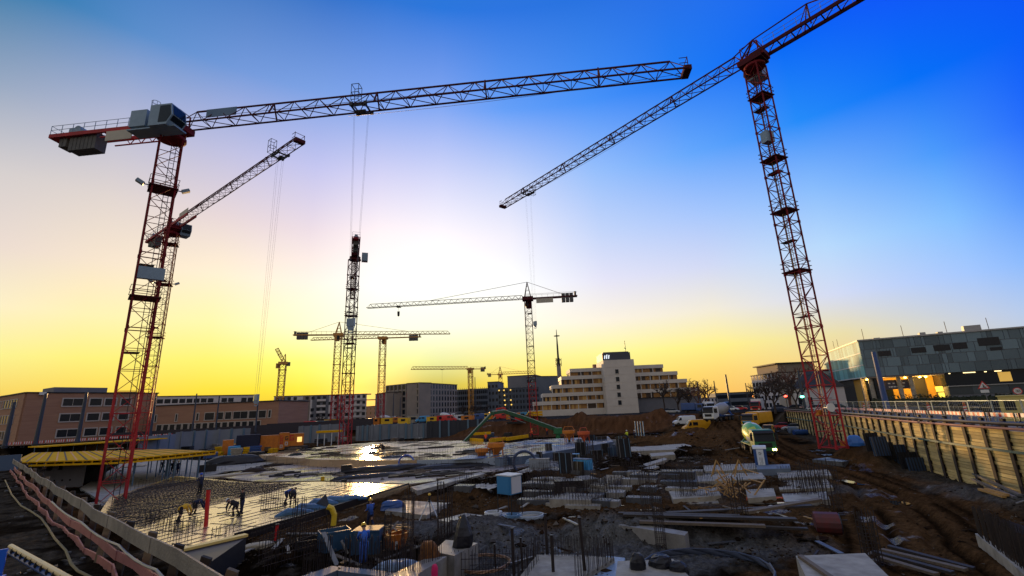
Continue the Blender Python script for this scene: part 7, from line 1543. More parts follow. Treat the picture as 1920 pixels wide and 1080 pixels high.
crate('crate', 'light blue cube-shaped crate on the floor below the orange container', 'crate', 438, 853, (2.2, 2, 1.7), mat('sky_blue', (.05, .30, .60), .5), lid=mat('sky_blue', (.05, .3, .6)))
crate('crate', 'dark cube alone on the violet grey floor', 'crate', 649, 888, (1.2, 1, 1.0), DARK, z=-4.0, lid=DARK)
crate('crate', 'small dark toolbox on the floor right of the yellow can', 'crate', 645, 906, (.5, .35, .35), DARK, z=-4.0, lid=DARK)
crate('can', 'small yellow can on the violet grey floor', 'can', 605, 901, (.35, .35, .4), YELP, z=-4.0, lid=YELP)
crate('skip_bin', 'dark wheeled bin beside the walking workers', 'bin', 388, 884, (2.2, 1, .9), DARK, z=-4.0)
crate('skip_bin', 'blue steel bin full of boards, left of the standing worker', 'bin', 625, 1030, (1.6, 1.1, 1.0), TARPB if False else mat('bin_blue', (.03, .10, .20), .5, col2=(.02, .06, .12), ns=2), z=-4.2, rz=.2)
crate('skip_bin', 'blue grey crate with a bright board on top beside the worker', 'crate', 690, 1034, (1.5, 1.2, 1.15), mat('bin_blue', (.03, .1, .2)), z=-4.2, rz=-.3, lid=WOODL)
crate('skip_bin', 'dark low bin behind the blue bins', 'bin', 585, 1030, (1.6, 1., .6), DARK, z=-4.2, rz=.1)
crate('orange_box', 'flat orange box at the foot of the right-hand crane', 'box', 1586, 837, (1.1, .8, .7), ORP, lid=ORP)
# orange tub with debris
p = on(741, 1028, -4.2); r = thing('orange_tub', 'round orange tub overflowing with splintered boards', 'tub', p, .3)
k = MB(); k.lathe([(.42, 0), (.55, .1), (.68, .5), (.72, .82), (.66, .82), (.6, .5)], (0, 0, 0), 18); b_ = k.build('tub', mat('tub_orange', (.55, .16, .02), .5, col2=(.35, .09, .01), ns=2), r)
k = MB(); k.box(-.07, .07, -.75, -.70, .3, .5); k.box(-.07, .07, -.745, -.70, .12, .24); k.build('marking', WHITE, b_)
rg = random.Random(4)
for i in range(11): a = rg.uniform(0, pi); d = Vector((cos(a), sin(a), rg.uniform(-.1, .35))); c = Vector((rg.uniform(-.3, .4), rg.uniform(-.2, .2), .85 + rg.uniform(0, .3))); k = MB(); k.bar(c - d * .7, c + d * rg.uniform(.5, 1.0), .09, .03); k.build('board', WOODL if i % 3 == 0 else WOOD, r)
# yellow sling hanging over rebar
A = on(612, 985, -3.2); pts = [at(614, 950, 31), at(622, 953, 31), at(627, 965, 31), at(625, 985, 31)]; hang('yellow_bag', 'long yellow plastic tube sack draped over upright bars', 'sack', pts, .16, mat('sack_yellow', (.75, .50, .02), .5, bump=1, bs=6), n=8)
b = on(620, 990, -4.2); k = MB(); 
for s in (-.2, .2): k.bar((b.x + s, b.y, -4.3), (pts[0].x + s * .5, pts[0].y, pts[0].z - .05), .03)
tag(k.build('rebar_stand', RUST), 'pair of bars carrying the yellow tube sack', 'rebar')
# black formwork box with bright top
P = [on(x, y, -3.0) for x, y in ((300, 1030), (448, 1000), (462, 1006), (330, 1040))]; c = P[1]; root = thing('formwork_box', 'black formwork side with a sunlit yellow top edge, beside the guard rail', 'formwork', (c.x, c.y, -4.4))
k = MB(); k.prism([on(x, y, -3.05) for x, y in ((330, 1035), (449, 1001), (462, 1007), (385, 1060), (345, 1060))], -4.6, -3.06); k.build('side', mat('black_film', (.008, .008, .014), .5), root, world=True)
k = MB(); k.bar(on(300, 1040, -2.98), on(462, 1003, -2.98), .42, .12); k.build('top_board', mat('sunlit_tint_board', (.85, .60, .18), .45), root, world=True)  # sunlight on the top edge painted as the board's yellow
# blue tarp on the deck edge
root = thing('tarpaulin', 'blue tarpaulin bunched along the near right edge of the shining deck', 'tarpaulin', tuple(on(570, 955, -3.7)))
for i, (x, y, s) in enumerate(((548, 966, .25), (572, 959, .3), (598, 950, .32), (625, 944, .3), (655, 940, .25))):
    k = MB(); q = on(x, y, -3.75); k.tube([q + Vector((-1.0, -.5, 0)), q + Vector((-.3, -.1, s)), q + Vector((.5, .3, s * .7)), q + Vector((1.2, .7, .05))], [.12, s, s * .9, .1], 7); k.build('fold', TARPB, root, world=True)
k = MB(); q = on(585, 952, -3.6); k.add([q, q + Vector((1.2, .3, 0)), q + Vector((.9, .2, .9)), q + Vector((.2, .9, 0))], [(0, 1, 2), (1, 3, 2), (3, 0, 2), (0, 3, 1)]); k.build('peak', mat('grey_sheet', (.05, .06, .09), .5), root, world=True)
# blue and yellow tray near the thin bars
heap('blue_tray', 'yellow-lit tray with blue bag beside the short red prop', 'tray', 485, 1024, .9, .5, .22, mat('cream_sheet', (.45, .38, .26)), 21, z=-4.15, n=12)
# ---------------------------------------------------------------- middle: hoppers, boom, cabinet, tripod
def hopper(label, px, py, sc, z=-4.1, m=ORP, rz=0.):
    p = on(px, py, z); r = thing('concrete_hopper', label, 'concrete hopper', p, atan2(-p.x, p.y) + rz, 'orange concrete hoppers'); r.scale = (sc,) * 3
    k = MB(); k.lathe([(.22, .75), (.25, .95), (.75, 1.5), (.95, 1.65), (.95, 2.05), (.88, 2.05), (.7, 1.55)], (0, 0, 0), 12); k.build('funnel', m, r)
    for a in range(4): t = pi / 4 + a * pi / 2; k = MB(); k.bar((.8 * cos(t), .8 * sin(t), 0), (.72 * cos(t), .72 * sin(t), 1.7), .09); k.build('leg', m, r)
    k = MB(); k.lathe([(.8, .1), (.8, .16)], (0, 0, 0), 12) if False else [k.bar((.8 * cos(pi / 4 + a * pi / 2), .8 * sin(pi / 4 + a * pi / 2), .1), (.8 * cos(pi / 4 + (a + 1) * pi / 2), .8 * sin(pi / 4 + (a + 1) * pi / 2), .1), .07) for a in range(4)]; k.build('base_ring', m, r)
    k = MB(); k.lathe([(.2, .3), (.16, .75)], (0, 0, 0), 10); k.build('spout', RUBBER, r)
    k = MB(); k.tube([(-.95, 0, 1.9), (-.6, 0, 2.6), (.6, 0, 2.6), (.95, 0, 1.9)], .04, 6); k.build('lifting_bow', m, r)
hopper('left orange hopper on legs before the white deck edge', 904, 870, .95); hopper('right orange hopper on legs with a high rim', 931, 868, 1.25, rz=.4); hopper('orange hopper on the blue grey deck farther right', 1068, 834, 1.15, z=-3.5, rz=.2)
hopper('reddish orange skip hopper right of the far hopper', 1096, 836, 1.1, z=-3.5, m=mat('red_orange', (.55, .09, .02), .5), rz=.8)
# green concrete placing boom
d1 = [at(868, 831, 96), at(923, 775, 100), at(945, 772, 101), at(985, 785, 103), at(1043, 806, 104)]
root = thing('placing_boom', 'long green concrete placing boom bent over the site like an arch', 'concrete boom', (d1[4].x, d1[4].y, -4.2)); k = MB(); k.bar(d1[0], d1[1], .3, .4); k.build('boom_section', mat('boom_green', (.006, .075, .03), .45), root, world=True)
k = MB(); k.bar(d1[1], d1[2], .4, .55); k.lathe([(.4, -.35), (.4, .35)], d1[1], 12, Matrix.Rotation(pi / 2, 4, 'X')); k.build('boom_section', mat('boom_green', (.006, .075, .03), .45), root, world=True)
k = MB(); k.bar(d1[2], d1[3], .45, .65); k.bar(d1[3], d1[4], .5, .75); k.lathe([(.42, -.35), (.42, .35)], d1[3], 12, Matrix.Rotation(pi / 2, 4, 'X')); k.build('boom_section', mat('boom_green', (.006, .075, .03), .45), root, world=True)
k = MB(); up_ = Vector((0, 0, .42)); k.tube([d1[0] + up_ * .7, d1[1] + up_, d1[2] + up_, d1[3] + up_ * 1.1, d1[4] + up_ * 1.1], .07, 7); k.build('pipe', mat('pipe_pale', (.35, .45, .40), .4), root, world=True)
k = MB(); k.tube([d1[4] + Vector((.3, 0, 0)), Vector((d1[4].x + .3, d1[4].y, -4.4))], .5, 10); k.cbox((d1[4].x + .3, d1[4].y, d1[4].z - .2), (1.8, 1.4, 1.2)); k.build('pedestal', GREENP, root, world=True)
k = MB(); k.tube([d1[0], d1[0] - Vector((.3, 0, .7))], .13, 8); k.build('end_hose', RUBBER, root, world=True)
k = MB(); k.bar(d1[2] - Vector((0, 0, .8)) + (d1[3] - d1[2]) * .2, d1[3] - Vector((0, 0, .9)), .18); k.build('ram', STEEL, root, world=True)
# yellow beams by the boom
GY = 'yellow formwork beams stacked near the boom'
for pa, pb, lab in (((882, 826), (905, 828), 'short yellow beam stack under the boom tip'), ((918, 828), (948, 824), 'yellow beam stack left of the slim crane foot'), ((950, 825), (990, 819), 'long yellow beam stack touching the slim crane foot'), ((976, 806), (992, 804), 'small yellow stack behind the slim crane foot'), ((888, 815), (920, 813), 'yellow stack with pale boards behind the boom tip')):
    a = on(*pa, -3.0); b = on(*pb, -3.0); root = thing('beam_stack', lab, 'beam stack', tuple(a), 0, GY)
    for i in range(3): k = MB(); k.bar(a + Vector((0, i * .35, .12 + .2 * (i % 2))), b + Vector((0, i * .35, .12 + .2 * (i % 2))), .3, .55 if i == 0 else .3); k.build('beam', FYEL, root, world=True)
# cabinet on legs
p = on(957, 968, -3.92); r = thing('site_cabinet', 'blue cabinet with pale side and roof standing on a tall thin frame, centre', 'cabinet', p, -.72)
k = MB(); k.box(-.62, .62, -.55, .55, 1.42, 2.55); k.build('box', mat('cabinet_blue', (.03, .19, .42), .4), r)
k = MB(); k.box(.625, .645, -.48, .48, 1.48, 2.5); k.build('side_panel', mat('cabinet_white', (.55, .57, .62), .5), r); k = MB(); k.box(-.68, .70, -.6, .6, 2.552, 2.62); k.build('roof', WHITE, r)
k = MB(); k.box(-.5, .5, -.575, -.552, 1.5, 2.48); k.build('door', mat('cabinet_blue', (.03, .19, .42)), r)
for x in (-.6, .6):
    for y in (-.53, .53): k = MB(); k.bar((x, y, -.1), (x, y, 1.42), .05); k.build('leg', DARK, r)
k = MB(); k.box(-.65, .65, -.58, .58, .02, .07); k.build('base_board', mat('base_pale', (.3, .35, .45), .6), r); k = MB(); [k.bar((-.1 + i * .12, .3, .08), (-.1 + i * .12, .3, 1.4), .03) for i in range(6)]; k.bar((-.15, .3, .9), (.6, .3, .9), .03); k.build('cable_rack', DARK, r)
# hose coils
def coil(label, px, py, R_, m, z=-3.9, n=3, r=.045, tilt=0.):
    p = on(px, py, z); k = MB(); pts = [Vector((R_ * cos(t) * (1 + .05 * sin(3 * t)), R_ * sin(t), r + t * r * .16)) for t in np.linspace(0, 2 * pi * n, 16 * n)]; k.tube(pts, r, 7); o = k.build('hose_coil', m, None, smooth=True); o.location = p; o.rotation_euler = (tilt, 0, 0); return tag(o, label, 'hose coil', 'hose coils around the cabinet')
coil('white hose coil left of the cabinet legs', 925, 967, .55, WHITE, r=.06); coil('blue hose coil between the cabinet legs', 962, 970, .5, mat('hose_blue', (.10, .22, .40), .4), z=-3.84); coil('large pale blue hose coil right of the cabinet', 995, 970, .85, mat('hose_pale', (.35, .42, .52), .4)); coil('loose thin wire loop lying on the slope left of the cabinet', 912, 982, 1.0, STEEL, z=-3.9, n=2, r=.02); coil('curled cables shining on the ground beside the concrete block', 905, 1060, 1.3, mat('cable_copper', (.35, .2, .12), .4, .4), z=-4.1, n=4, r=.03)
coil('dark ribbed cable loops curving right of the flat bottom block', 1330, 1075, 2.6, mat('cable_dark', (.03, .04, .07), .5), z=-4.1, n=5, r=.045); 
o = coil('blue hose ring standing upright on the dark sheets', 762, 868, .95, mat('ring_blue', (.05, .10, .45), .4), z=-3.4, n=2, r=.10, tilt=1.35); o['group'] = 'blue hose rings'
o = coil('grey tunnel-like pipe ring in the blue clutter', 983, 868, 1.3, mat('ring_dark', (.03, .05, .12), .5), z=-3.4, n=2, r=.16, tilt=1.4); o['group'] = 'blue hose rings'
# tripod
p = on(805, 978, -4.15); r = thing('survey_tripod', 'surveying tripod with pale legs and yellow head, centre left', 'tripod', p, 0)
for t in (radians(200), radians(-20), radians(90)): k = MB(); k.bar((.75 * cos(t), .55 * sin(t), 0), (.08 * cos(t), .08 * sin(t), 1.25), .055); k.build('leg', mat('tripod_pale', (.55, .6, .7), .4) if t != radians(90) else DARK, r)
k = MB(); k.lathe([(.1, 1.22), (.12, 1.3), (.07, 1.32), (.07, 1.6), (.05, 1.62)], (0, 0, 0), 10); k.build('instrument', DARK, r); k = MB(); k.lathe([(.08, 1.63), (.11, 1.68), (.06, 1.76)], (0, 0, 0), 10); k.build('head', YELP, r)
# timber frames
p = gp(1366, 930); r = thing('timber_heap', 'tangled heap of light timber frames on the footings', 'timber heap', p, 0); rg = random.Random(5)
for i in range(34):
    c = Vector((rg.gauss(0, 1.0), rg.gauss(0, .6), .3 + abs(rg.gauss(.35, .35)))); a = rg.uniform(0, pi); t = rg.choice([0, .1, .7, 1.0, -.6]); d = Vector((cos(a) * cos(t), sin(a) * cos(t), sin(t))); l = rg.uniform(.4, 1.0); k = MB(); a0 = c - d * l; b0 = c + d * l; a0.z = max(a0.z, .03); b0.z = max(b0.z, .03); k.bar(a0, b0, .09, .06); k.build('timber', WOODL, r)
for i, (px, lab) in enumerate(((1347, 'left timber trestle behind the frame heap'), (1389, 'right timber trestle behind the frame heap'))):
    p = on(px, 893, -3.55); r = thing('timber_trestle', lab, 'trestle', p, .2 * i)
    for s in (-1, 1): k = MB(); k.bar((s * .62, 0, 0), (0, 0, 1.35), .08); k.build('leg', WOODL, r)
    k = MB(); k.bar((0, 1.1, 0), (0, 0, 1.3), .08); k.build('leg', WOODL, r); k = MB(); k.bar((-.4, 0, .45), (.4, 0, .45), .06); k.build('rail', WOODL, r)
# planks, pipes
def plank(label, pa, pb, w_, h, m, za=-4.1, zb=None, name='plank', cat='plank', group=None):
    a = gp(*pa) if za is None else on(*pa, za); b = gp(*pb) if za is None else on(*pb, za if zb is None else zb); o_ = Vector((0, 0, h / 2 + .02)); k = MB(); k.bar(a + o_, b + o_, w_, h); return tag(k.build(name, m), label, cat, group)
k = MB(); a = gp(1400, 940); b = gp(1545, 939); k.tube([a + Vector((0, 0, .15)), b + Vector((0, 0, .15))], .12, 10); tag(k.build('pipe', mat('orange_pipe', (.60, .12, .04), .5)), 'long thin orange pipe lying on the ground at the mud track', 'pipe')
GL = 'long dark planks in the lower right'
for i, (pa, pb, w_, h) in enumerate((((1170, 975), (1500, 1012), .45, .12), ((1200, 986), (1440, 1018), .35, .12), ((1160, 968), (1390, 985), .3, .1), ((1250, 966), (1530, 985), .4, .1), ((1400, 972), (1545, 978), .35, .15), ((1300, 990), (1520, 1020), .3, .1))):
    P0 = gp(*pa); P1 = gp(*pb); zz_ = max(P0.z, P1.z, ground((P0.x + P1.x) / 2, (P0.y + P1.y) / 2)); k = MB(); k.bar((P0.x, P0.y, zz_ + h), (P1.x, P1.y, zz_ + h), w_, h)
    tag(k.build('plank', WOODD if i != 1 and i != 4 else WOOD), ['long dark plank reaching from the concrete lip to the red bucket', 'brownish plank below the longest dark plank', 'dark plank nearest the mud track at left', 'dark plank beside the mud track at right', 'pale plank end beside the red bucket', 'lowest dark plank above the clay slope'][i], 'plank', GL)
for i, (pa, pb) in enumerate((((1640, 1045), (1790, 1085)), ((1655, 1040), (1815, 1080)), ((1668, 1034), (1830, 1078)), ((1650, 1055), (1760, 1090)))):
    P0 = gp(*pa); P1 = gp(*pb); k = MB(); k.bar(P0 + Vector((0, 0, .2)), P1 + Vector((0, 0, .2)), .28, .1); tag(k.build('plank', WOOD if i % 2 else WOODD), 'one of several weathered planks beside the bottom right block', 'plank', 'weathered planks beside the bottom right block')
plank('short pale board on the weathered planks', (1700, 1046), (1728, 1048), .3, .05, WHITE, None)
for i, (pa, pb, m, lab) in enumerate((((1830, 908), (1915, 935), STEEL, 'upper pale steel beam at the foot of the shoring wall'), ((1828, 914), (1905, 938), STEEL, 'lower pale steel beam at the foot of the shoring wall'), ((1838, 922), (1885, 938), WOODL, 'yellow board before the steel beams'), ((1850, 922), (1892, 934), WOODL, 'short yellow board on the gravel at the right'))):
    P0 = gp(*pa); P1 = gp(*pb); zz_ = max(P0.z, P1.z) + .12; k = MB(); k.bar((P0.x, P0.y, zz_), (P1.x, P1.y, zz_), .2, .14); tag(k.build('beam' if i < 2 else 'plank', m), lab, 'beam' if i < 2 else 'plank')
GQ = 'boards scattered around the blue bins'
for pa, pb, z1, lab, m in (((606, 1000), (632, 1062), -3.1, 'grey board leaning steeply on the blue bin', GREYB), ((640, 1015), (652, 1040), -3.5, 'broad grey board leaning against the crate', GREYB), ((628, 1042), (675, 1062), -4.1, 'board lying flat before the standing worker', WOOD), ((640, 1058), (655, 1050), -4.1, 'short yellow lit board before the worker', WOODL), ((702, 1048), (722, 1060), -4.1, 'short board right of the standing worker', WOOD), ((720, 1050), (815, 1016), -3.9, 'long dark plank slanting behind the rust-orange scrap', WOODD)):
    plank(lab, pa, pb, .22, .05, m, z1, -4.15, group=GQ)
plank('dark board pair catching yellow light behind the wire loop', (838, 980), (868, 978), .3, .05, mat('sunlit_tint_board', (.85, .6, .18)), -4.05)  # yellow light on dark boards, given as their colour
# stacked boards, panels
def stack(label, px, py, n, sz, m, rz, z=None, m2=None, name='board_stack'):
    p = gp(px, py) if z is None else on(px, py, z); r = thing(name, label, 'board stack', p, atan2(-p.x, p.y) + rz); rg = random.Random(px)
    for i in range(n): k = MB(); k.cbox((rg.uniform(-.06, .06), rg.uniform(-.06, .06), sz[2] * (i + .5)), (sz[0], sz[1], sz[2] * .8), rz=rg.uniform(-.03, .03)); k.build('board', (m2 if m2 and i == n - 1 else m), r)
stack('dark stack of formwork boards with lime strip, centre right', 1066, 920, 7, (2.4, 1.4, .12), FORM, .1)
stack('pale stacked boards right of the dark stack', 1100, 915, 5, (1.4, 2.2, .16), GREYB, .4)
stack('dark boards on the far floor left of the boom', 790, 838, 4, (3, 1.2, .2), FORM, .1)
rg = random.Random(31); GPn = 'dark formwork panels standing in the centre clutter'
PNL = [(1012, 868), (1030, 862), (1048, 866), (1076, 874), (1090, 858), (1103, 868), (1120, 862), (1136, 850), (1150, 856), (1163, 846), (1172, 858), (1088, 845), (1108, 838), (1128, 836), (1062, 888), (1085, 893)]
NM = ['leftmost', 'second', 'narrow', 'low', 'tilted', 'broad', 'tall', 'small', 'upright', 'thin', 'far right', 'rear', 'rear middle', 'rear right', 'front', 'front right']
for i, (px, py) in enumerate(PNL):
    p = gp(px, py); r = thing('wall_shutter', NM[i] + ' dark formwork panel standing among the centre clutter', 'formwork panel', p, atan2(-p.x, p.y) + rg.uniform(-.6, .6), GPn); a = rg.uniform(.8, 2.2); h = rg.uniform(.9, 2.1); t = rg.uniform(-.12, .12)
    k = MB(); k.cbox((0, 0, h / 2), (a, .08, h), rx=t); k.build('face', rg.choice([FORM, BLK, mat('panel_blue', (.03, .06, .12), .5)]), r)
    for s in (-.4, 0, .4): k = MB(); k.cbox((s * a, -.08, h / 2), (.08, .1, h), rx=t); k.build('rib', rg.choice([STEEL, PR, DARK]), r)
rg = random.Random(17); GU = 'blue and grey site boxes in the centre clutter'; BC = [mat('sky_blue', (.05, .3, .6)), CONCB, mat('panel_blue', (.03, .06, .12)), mat('box_grey', (.25, .28, .33), .6), CONCL]
for i, (px, py) in enumerate(((968, 862), (985, 858), (1000, 866), (1020, 852), (1036, 850), (1052, 852), (940, 876), (958, 872), (1012, 880), (1082, 882), (1092, 884), (1060, 846), (1140, 842), (1156, 836), (1075, 866))):
    p = gp(px, py); r = thing('site_box', ['flat', 'dented', 'squat', 'broad', 'narrow', 'square', 'low left', 'low', 'pale', 'white front', 'small front', 'upper', 'right', 'far right', 'dark'][i] + ' site box in the blue clutter right of the hoppers', 'box', p, atan2(-p.x, p.y) + rg.uniform(-.7, .7), GU); a, b, h = rg.uniform(.8, 2.4), rg.uniform(.6, 1.4), rg.uniform(.4, 1.2)
    k = MB(); k.box(-a / 2, a / 2, -b / 2, b / 2, 0, h); k.build('body', BC[i % 5], r); k = MB(); k.box(-a / 2 - .03, a / 2 + .03, -b / 2 - .03, b / 2 + .03, h + .002, h + .06); k.build('lid', BC[(i + 1) % 5], r)
heap('blue_sheet_run', 'blue sheeting draped over the clutter behind the grey pipe ring', 'sheet', 1000, 846, 5, 1.6, 1.2, TARPB, 22, n=16)
heap('blue_sheet_run', 'pale blue sheeting at the near side of the clutter', 'sheet', 975, 872, 3, 1., .8, SHEET, 23, n=14)
for i, px in enumerate((1193, 1198, 1203, 1208)): p = gp(px, 818); r = thing('steel_prop', 'short pale blue prop in the bunch before the brown spoil', 'prop', p, 0, 'bunch of pale blue props'); k = MB(); k.tube([(0, 0, 0), (0, 0, 2.6)], .09, 6); k.build('tube', mat('pale_blue_steel', (.2, .35, .5), .4), r); k = MB(); k.cbox((0, 0, .03), (.3, .3, .06)); k.build('foot_plate', STEEL, r)
# red bucket
p = gp(1556, 1000); r = thing('bucket', 'red rusted excavator bucket lying on its side by the planks', 'bucket', p, -.4)
k = MB(); A_ = Matrix.Rotation(pi / 2, 4, 'Y'); k.lathe([(.52, -.6), (.55, -.55), (.55, .5), (.52, .5)], (0, 0, .45), 14, A_); k.build('shell', mat('bucket_red', (.16, .015, .015), .6, col2=(.05, .03, .03), ns=2.), r)
k = MB(); k.lathe([(.5, .51), (.5, .56)], (0, 0, .45), 14, A_); k.build('mouth', mat('blue_black', (.02, .03, .05), .5), r)
for i in range(4): k = MB(); t = -1 + i * .6; k.cbox((.7, .5 * sin(t), .45 + .5 * cos(t)), (.25, .1, .06)); k.build('tooth', RUST, r)
# dark sheet pile panels at the wall foot
GS = 'dark panels leaning on the shoring wall foot'
for i, (px, py, w_, h) in enumerate(((1655, 858, 1.6, 1.8), (1668, 862, 1.4, 1.6), (1690, 872, 1.8, 1.9), (1708, 880, 1.6, 1.5), (1722, 884, 1.6, 1.2), (1640, 850, 1.4, 1.7))):
    p = gp(px, py); r = thing('leaning_sheeting', ['tall dark panel with pale rung strip at the wall foot', 'dark panel right of the rung strip', 'largest dark panel in the middle of the row', 'ribbed dark panel toward the viewer', 'lowest ribbed panel at the near end', 'first dark panel beside the blue bundle'][i], 'panel', p, atan2(-p.x, p.y) + .6, GS)
    k = MB(); k.cbox((0, 0, h / 2), (w_, .08, h), rx=-.1); k.build('face', BLK if i % 2 else mat('panel_blue', (.03, .06, .12)), r)
    for j in range(6): k = MB(); k.cbox((-w_ / 2 + w_ * (j + .5) / 6, -.07, h / 2), (.05, .06, h), rx=-.1); k.build('rib', STEEL if i in (0, 2) and j == 0 else DARK, r)
# bent pipes and big concrete rings near crane
k = MB(); p = gp(1492, 812); A_ = Matrix.Rotation(pi / 2, 4, 'Y'); k.lathe([(.55, -1.2), (.6, -1.2), (.6, .3), (.55, .3)], (p.x, p.y, p.z + .6), 14, A_); o = k.build('pipe_section', CONCB); tag(o, 'short grey pipe section lying left of the right-hand crane', 'pipe')
k = MB(); p = gp(1504, 816); k.lathe([(.5, -1.5), (.5, 1.0)], (p.x, p.y, p.z + .5), 12, A_); tag(k.build('pipe_section', BLUEP), 'dark blue drum-like pipe section left of the right-hand crane', 'pipe')
# blurry barriers and reels at the right street edge
p = on(1535, 759, .2); p = at(1536, 761, 95); r = thing('orange_barrier', 'orange plastic barrier block beside the red mast on the street', 'barrier', (p.x, p.y, float(street(p.x, p.y)) + .08)); k = MB((0, 0, 0), .5); loft(k, [(-1, [(-.3, 0), (.3, 0), (.15, .9), (-.15, .9)]), (1, [(-.3, 0), (.3, 0), (.15, .9), (-.15, .9)])]); k.build('body', ORP, r); k = MB((0, 0, 0), .5); k.box(-.9, .9, -.08, .08, .9, 1.0); k.build('top_rail', WHITE, r)
# scattered debris over the floor: clods and stones (uncountable)
k = MB(); rg = random.Random(77); cnt = 0
xs = np.array([rg.uniform(-22, 34) for _ in range(26000)]); ys = np.array([20 + 75 * rg.random() ** 1.7 for _ in range(26000)]); zs_ = height(xs, ys); dd_, _ = pdist(xs, ys, PIT); dens = fbm(xs * .25, ys * .25, 91)
rd_, _, _ = ldist(xs, ys, RAMP)
for x, y, z, d, de, rd in zip(xs, ys, zs_, dd_, dens, rd_):
    if d < 1.2 or de < .45 or (rd < 3.5 and rg.random() < .85): continue
    s = rg.uniform(.03, .085) * (1 + (rg.random() < .04) * 1.8) * (1 + y / 90); k.col = rg.choice([(.5, .4, .33), (.9, .9, .92), (.35, .22, .15), (.25, .2, .18), (1.5, 1.45, 1.4)])
    u_ = rg.uniform; a_ = u_(0, 3); V_ = [(x + s * cos(a_) * u_(.6, 1.5), y + s * sin(a_) * u_(.6, 1.5), z + s * u_(-.1, .3)), (x - s * sin(a_) * u_(.5, .9), y + s * cos(a_) * u_(.5, .9), z + s * u_(0, .3)), (x - s * cos(a_) * u_(.6, 1.5), y - s * sin(a_) * u_(.6, 1.5), z + s * u_(-.1, .3)), (x + s * sin(a_) * u_(.5, .9), y - s * cos(a_) * u_(.5, .9), z + s * u_(0, .3)), (x + s * u_(-.3, .3), y + s * u_(-.3, .3), z + s * u_(.4, .8)), (x, y, z - s * .5)]
    k.add(V_, [(0, 1, 4), (1, 2, 4), (2, 3, 4), (3, 0, 4), (1, 0, 5), (2, 1, 5), (3, 2, 5), (0, 3, 5)])
tag(k.build('rubble', mat('rubble_stone', (.11, .095, .08), .9, vcol=True, col2=(.05, .042, .035), ns=4, spec=0.)), kind='stuff')
# loose boards and offcuts dotted about
GD = 'loose offcuts strewn over the mud'; rg = random.Random(55)
for i in range(110):
    for _ in range(20):
        x = rg.uniform(-16, 30); y = 22 + 48 * rg.random() ** 1.3; d, _q = pdist(np.array([x]), np.array([y]), PIT); r2, _a, _b = ldist(np.array([x]), np.array([y]), RAMP)
        if d[0] > 2 and r2[0] > 3.5 and (x > -9 or y < 32): break
    z = ground(x, y); L_ = rg.uniform(.5, 2.6); a = rg.uniform(0, pi); z2 = max(z, ground(x + cos(a) * L_ / 2, y + sin(a) * L_ / 2), ground(x - cos(a) * L_ / 2, y - sin(a) * L_ / 2)); k = MB(); k.cbox((0, 0, 0), (L_, rg.uniform(.08, .25), rg.uniform(.03, .08)), rz=a, ry=rg.uniform(-.06, .06))
    o = k.build('offcut', rg.choice([WOOD, WOODD, WOODL, GREYB, GREYB, STEEL, RUST, SIGNC, CONCL])); o.location = (x, y, z2 + .03); tag(o, 'loose timber or metal offcut lying on the churned mud', 'offcut', GD)
for o, P in bodies: pass

# clutter along the far street: small vehicles, boxes and cabins in a row
rg = random.Random(91); GFV = 'small vehicles and boxes along the far street'
FC = [VW, BLUEP, REDP, YELP, CONCL, DARK, ORP, mat('sky_blue', (.05, .3, .6))]
ADJ = ['white', 'blue', 'red', 'yellow', 'pale grey', 'black', 'orange', 'sky blue']
for i, px in enumerate(range(588, 1000, 17)):
    d = rg.uniform(158, 190); p = at(px, 776, d); p.z = float(street(p.x, p.y)); ci = rg.randrange(8); nm = ADJ[ci]
    if px in range(640, 660): continue
    if i % 3 == 0: van(nm + ' van tiny on the far street, ' + ['before the apartments', 'before the concrete shell', 'before the scaffolding'][min(2, i // 9)] + ', number plate side hidden', p, face(p, rg.choice([80, -85])), FC[ci], 5.2, 2.3, GFV)
    else:
        r = thing('site_cabin', nm + ' site cabin small in the far row ' + ['before the apartments', 'before the concrete shell', 'before the scaffolding'][min(2, i // 9)], 'cabin', p, face(p, 90) + rg.uniform(-.4, .4), GFV); a, h = rg.uniform(2, 5), rg.uniform(1.5, 2.8)
        k = MB(); k.box(-a / 2, a / 2, -1.1, 1.1, 0, h); k.build('box', FC[ci], r); k = MB(); k.box(-a / 2 - .05, a / 2 + .05, -1.15, 1.15, h + .003, h + .12); k.build('roof', STEEL, r); k = MB(); k.box(-a * .2, a * .2, 1.101, 1.13, h * .45, h * .8); k.box(-a * .2, a * .2, -1.13, -1.101, h * .45, h * .8); k.build('window', GLASS, r)

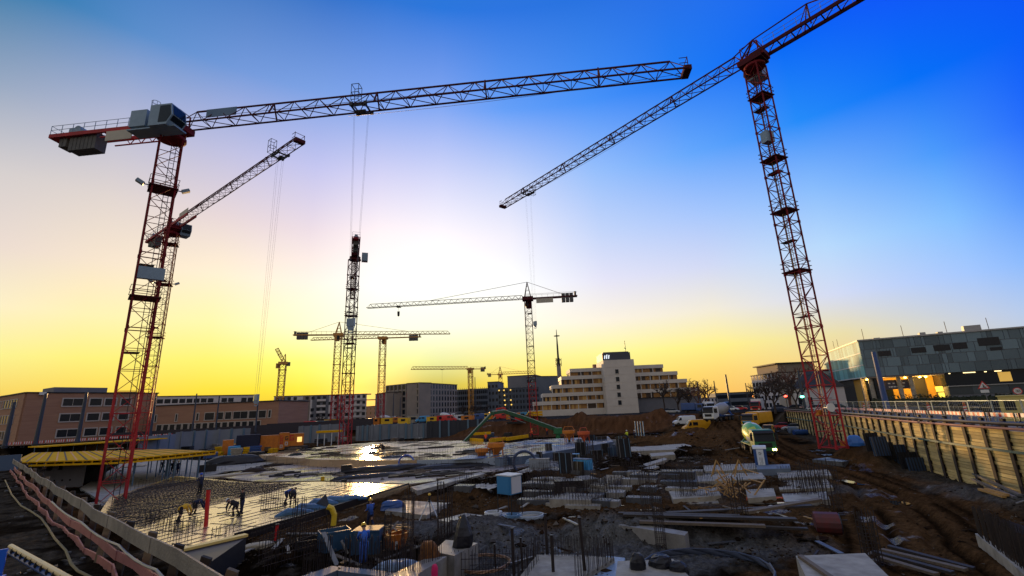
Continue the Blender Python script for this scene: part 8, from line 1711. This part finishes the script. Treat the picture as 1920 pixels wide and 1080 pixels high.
rg = random.Random(19); GM_ = 'material pallets scattered over the far pit floor'
KIND = [FORM, DARK, BLUEP, CONCB, WOOD, STEEL, FYEL, BTARP, CONCL, mat('panel_blue', (.03, .06, .12)), GREYB, DARK]
for i in range(84):
    px = rg.uniform(335, 1010); py = 838 - (px - 335) * .028 + rg.uniform(-9, 4) if i % 2 else 846 - (px - 335) * .02 + rg.uniform(-6, 18)
    if i % 2 == 0 and px > 500: px = rg.uniform(345, 520)
    if 415 < px < 572 and py < 842: py = 842 + rg.uniform(0, 4)
    p = on(px, py, -4.1); p.z = ground(p.x, p.y); m = rg.choice(KIND); a, b, h = rg.uniform(.8, 3.4), rg.uniform(.8, 1.6), rg.uniform(.3, 1.4)
    r = thing('material_pallet', 'pallet of building material on the far pit floor', 'pallet', p, rg.uniform(-.8, .8), GM_)
    k = MB(); n = rg.randint(2, 4)
    for j in range(n): k.cbox((rg.uniform(-.1, .1), rg.uniform(-.1, .1), .15 + h * (j + .5) / n), (a * rg.uniform(.8, 1), b, h / n * .85), rz=rg.uniform(-.1, .1))
    k.build('load', m, r); k = MB(); k.cbox((0, 0, .06), (a, b, .12)); k.build('base', WOODD, r)
PUD = mat('puddle_water', (.02, .016, .012), .04, spec=.8)
for i, (px, py, a, b) in enumerate(((1445, 947, 1.6, .35), (1330, 968, 1.4, .3), (1520, 1012, .9, .5), (1490, 1004, .5, .25), (1600, 905, .5, 1.6), (1680, 945, .7, .9), (1225, 955, 1.1, .25), (1150, 948, .8, .2))):
    p = gp(px, py); k = MB(); n = 18; ph = [rg.uniform(.65, 1.2) for _ in range(n)]; ph = [(ph[j - 1] + ph[j] + ph[(j + 1) % n]) / 3 for j in range(n)]
    zz_ = float(np.mean(height(p.x + np.array([0, a * .5, -a * .5, 0, 0]), p.y + np.array([0, 0, 0, b * .5, -b * .5])))) + .03
    k.add([(a * ph[j] * cos(2 * pi * j / n), b * ph[j] * sin(2 * pi * j / n), 0) for j in range(n)], [tuple(range(n))]); o = k.build('puddle', PUD); o.location = (p.x, p.y, zz_); tag(o, kind='structure')

# timbers and low formwork strips breaking up the pale floors
rg = random.Random(66); GT_ = 'dark timbers and formwork strips lying on the pale floors'
for i in range(46):
    if i % 2: px, py, z = rg.uniform(540, 940), rg.uniform(835, 856), -3.03
    else: px, py, z = rg.uniform(470, 900), rg.uniform(872, 896), -3.98
    p = on(px, py, z); L_ = rg.uniform(1.5, 6); k = MB(); k.cbox((0, 0, .07), (L_, rg.uniform(.15, .5), rg.uniform(.08, .2))); k.cbox((rg.uniform(-.3, .3), .25, .2), (L_ * .5, .15, .1)); o = k.build('timber', rg.choice([FORM, WOODD, DARK, WOOD, FORM])); o.location = p; o.rotation_euler = (0, 0, rg.choice([.15, .3, .45, -.9]) + rg.uniform(-.1, .1)); tag(o, 'dark timber or formwork strip lying on a pale floor', 'timber', GT_)
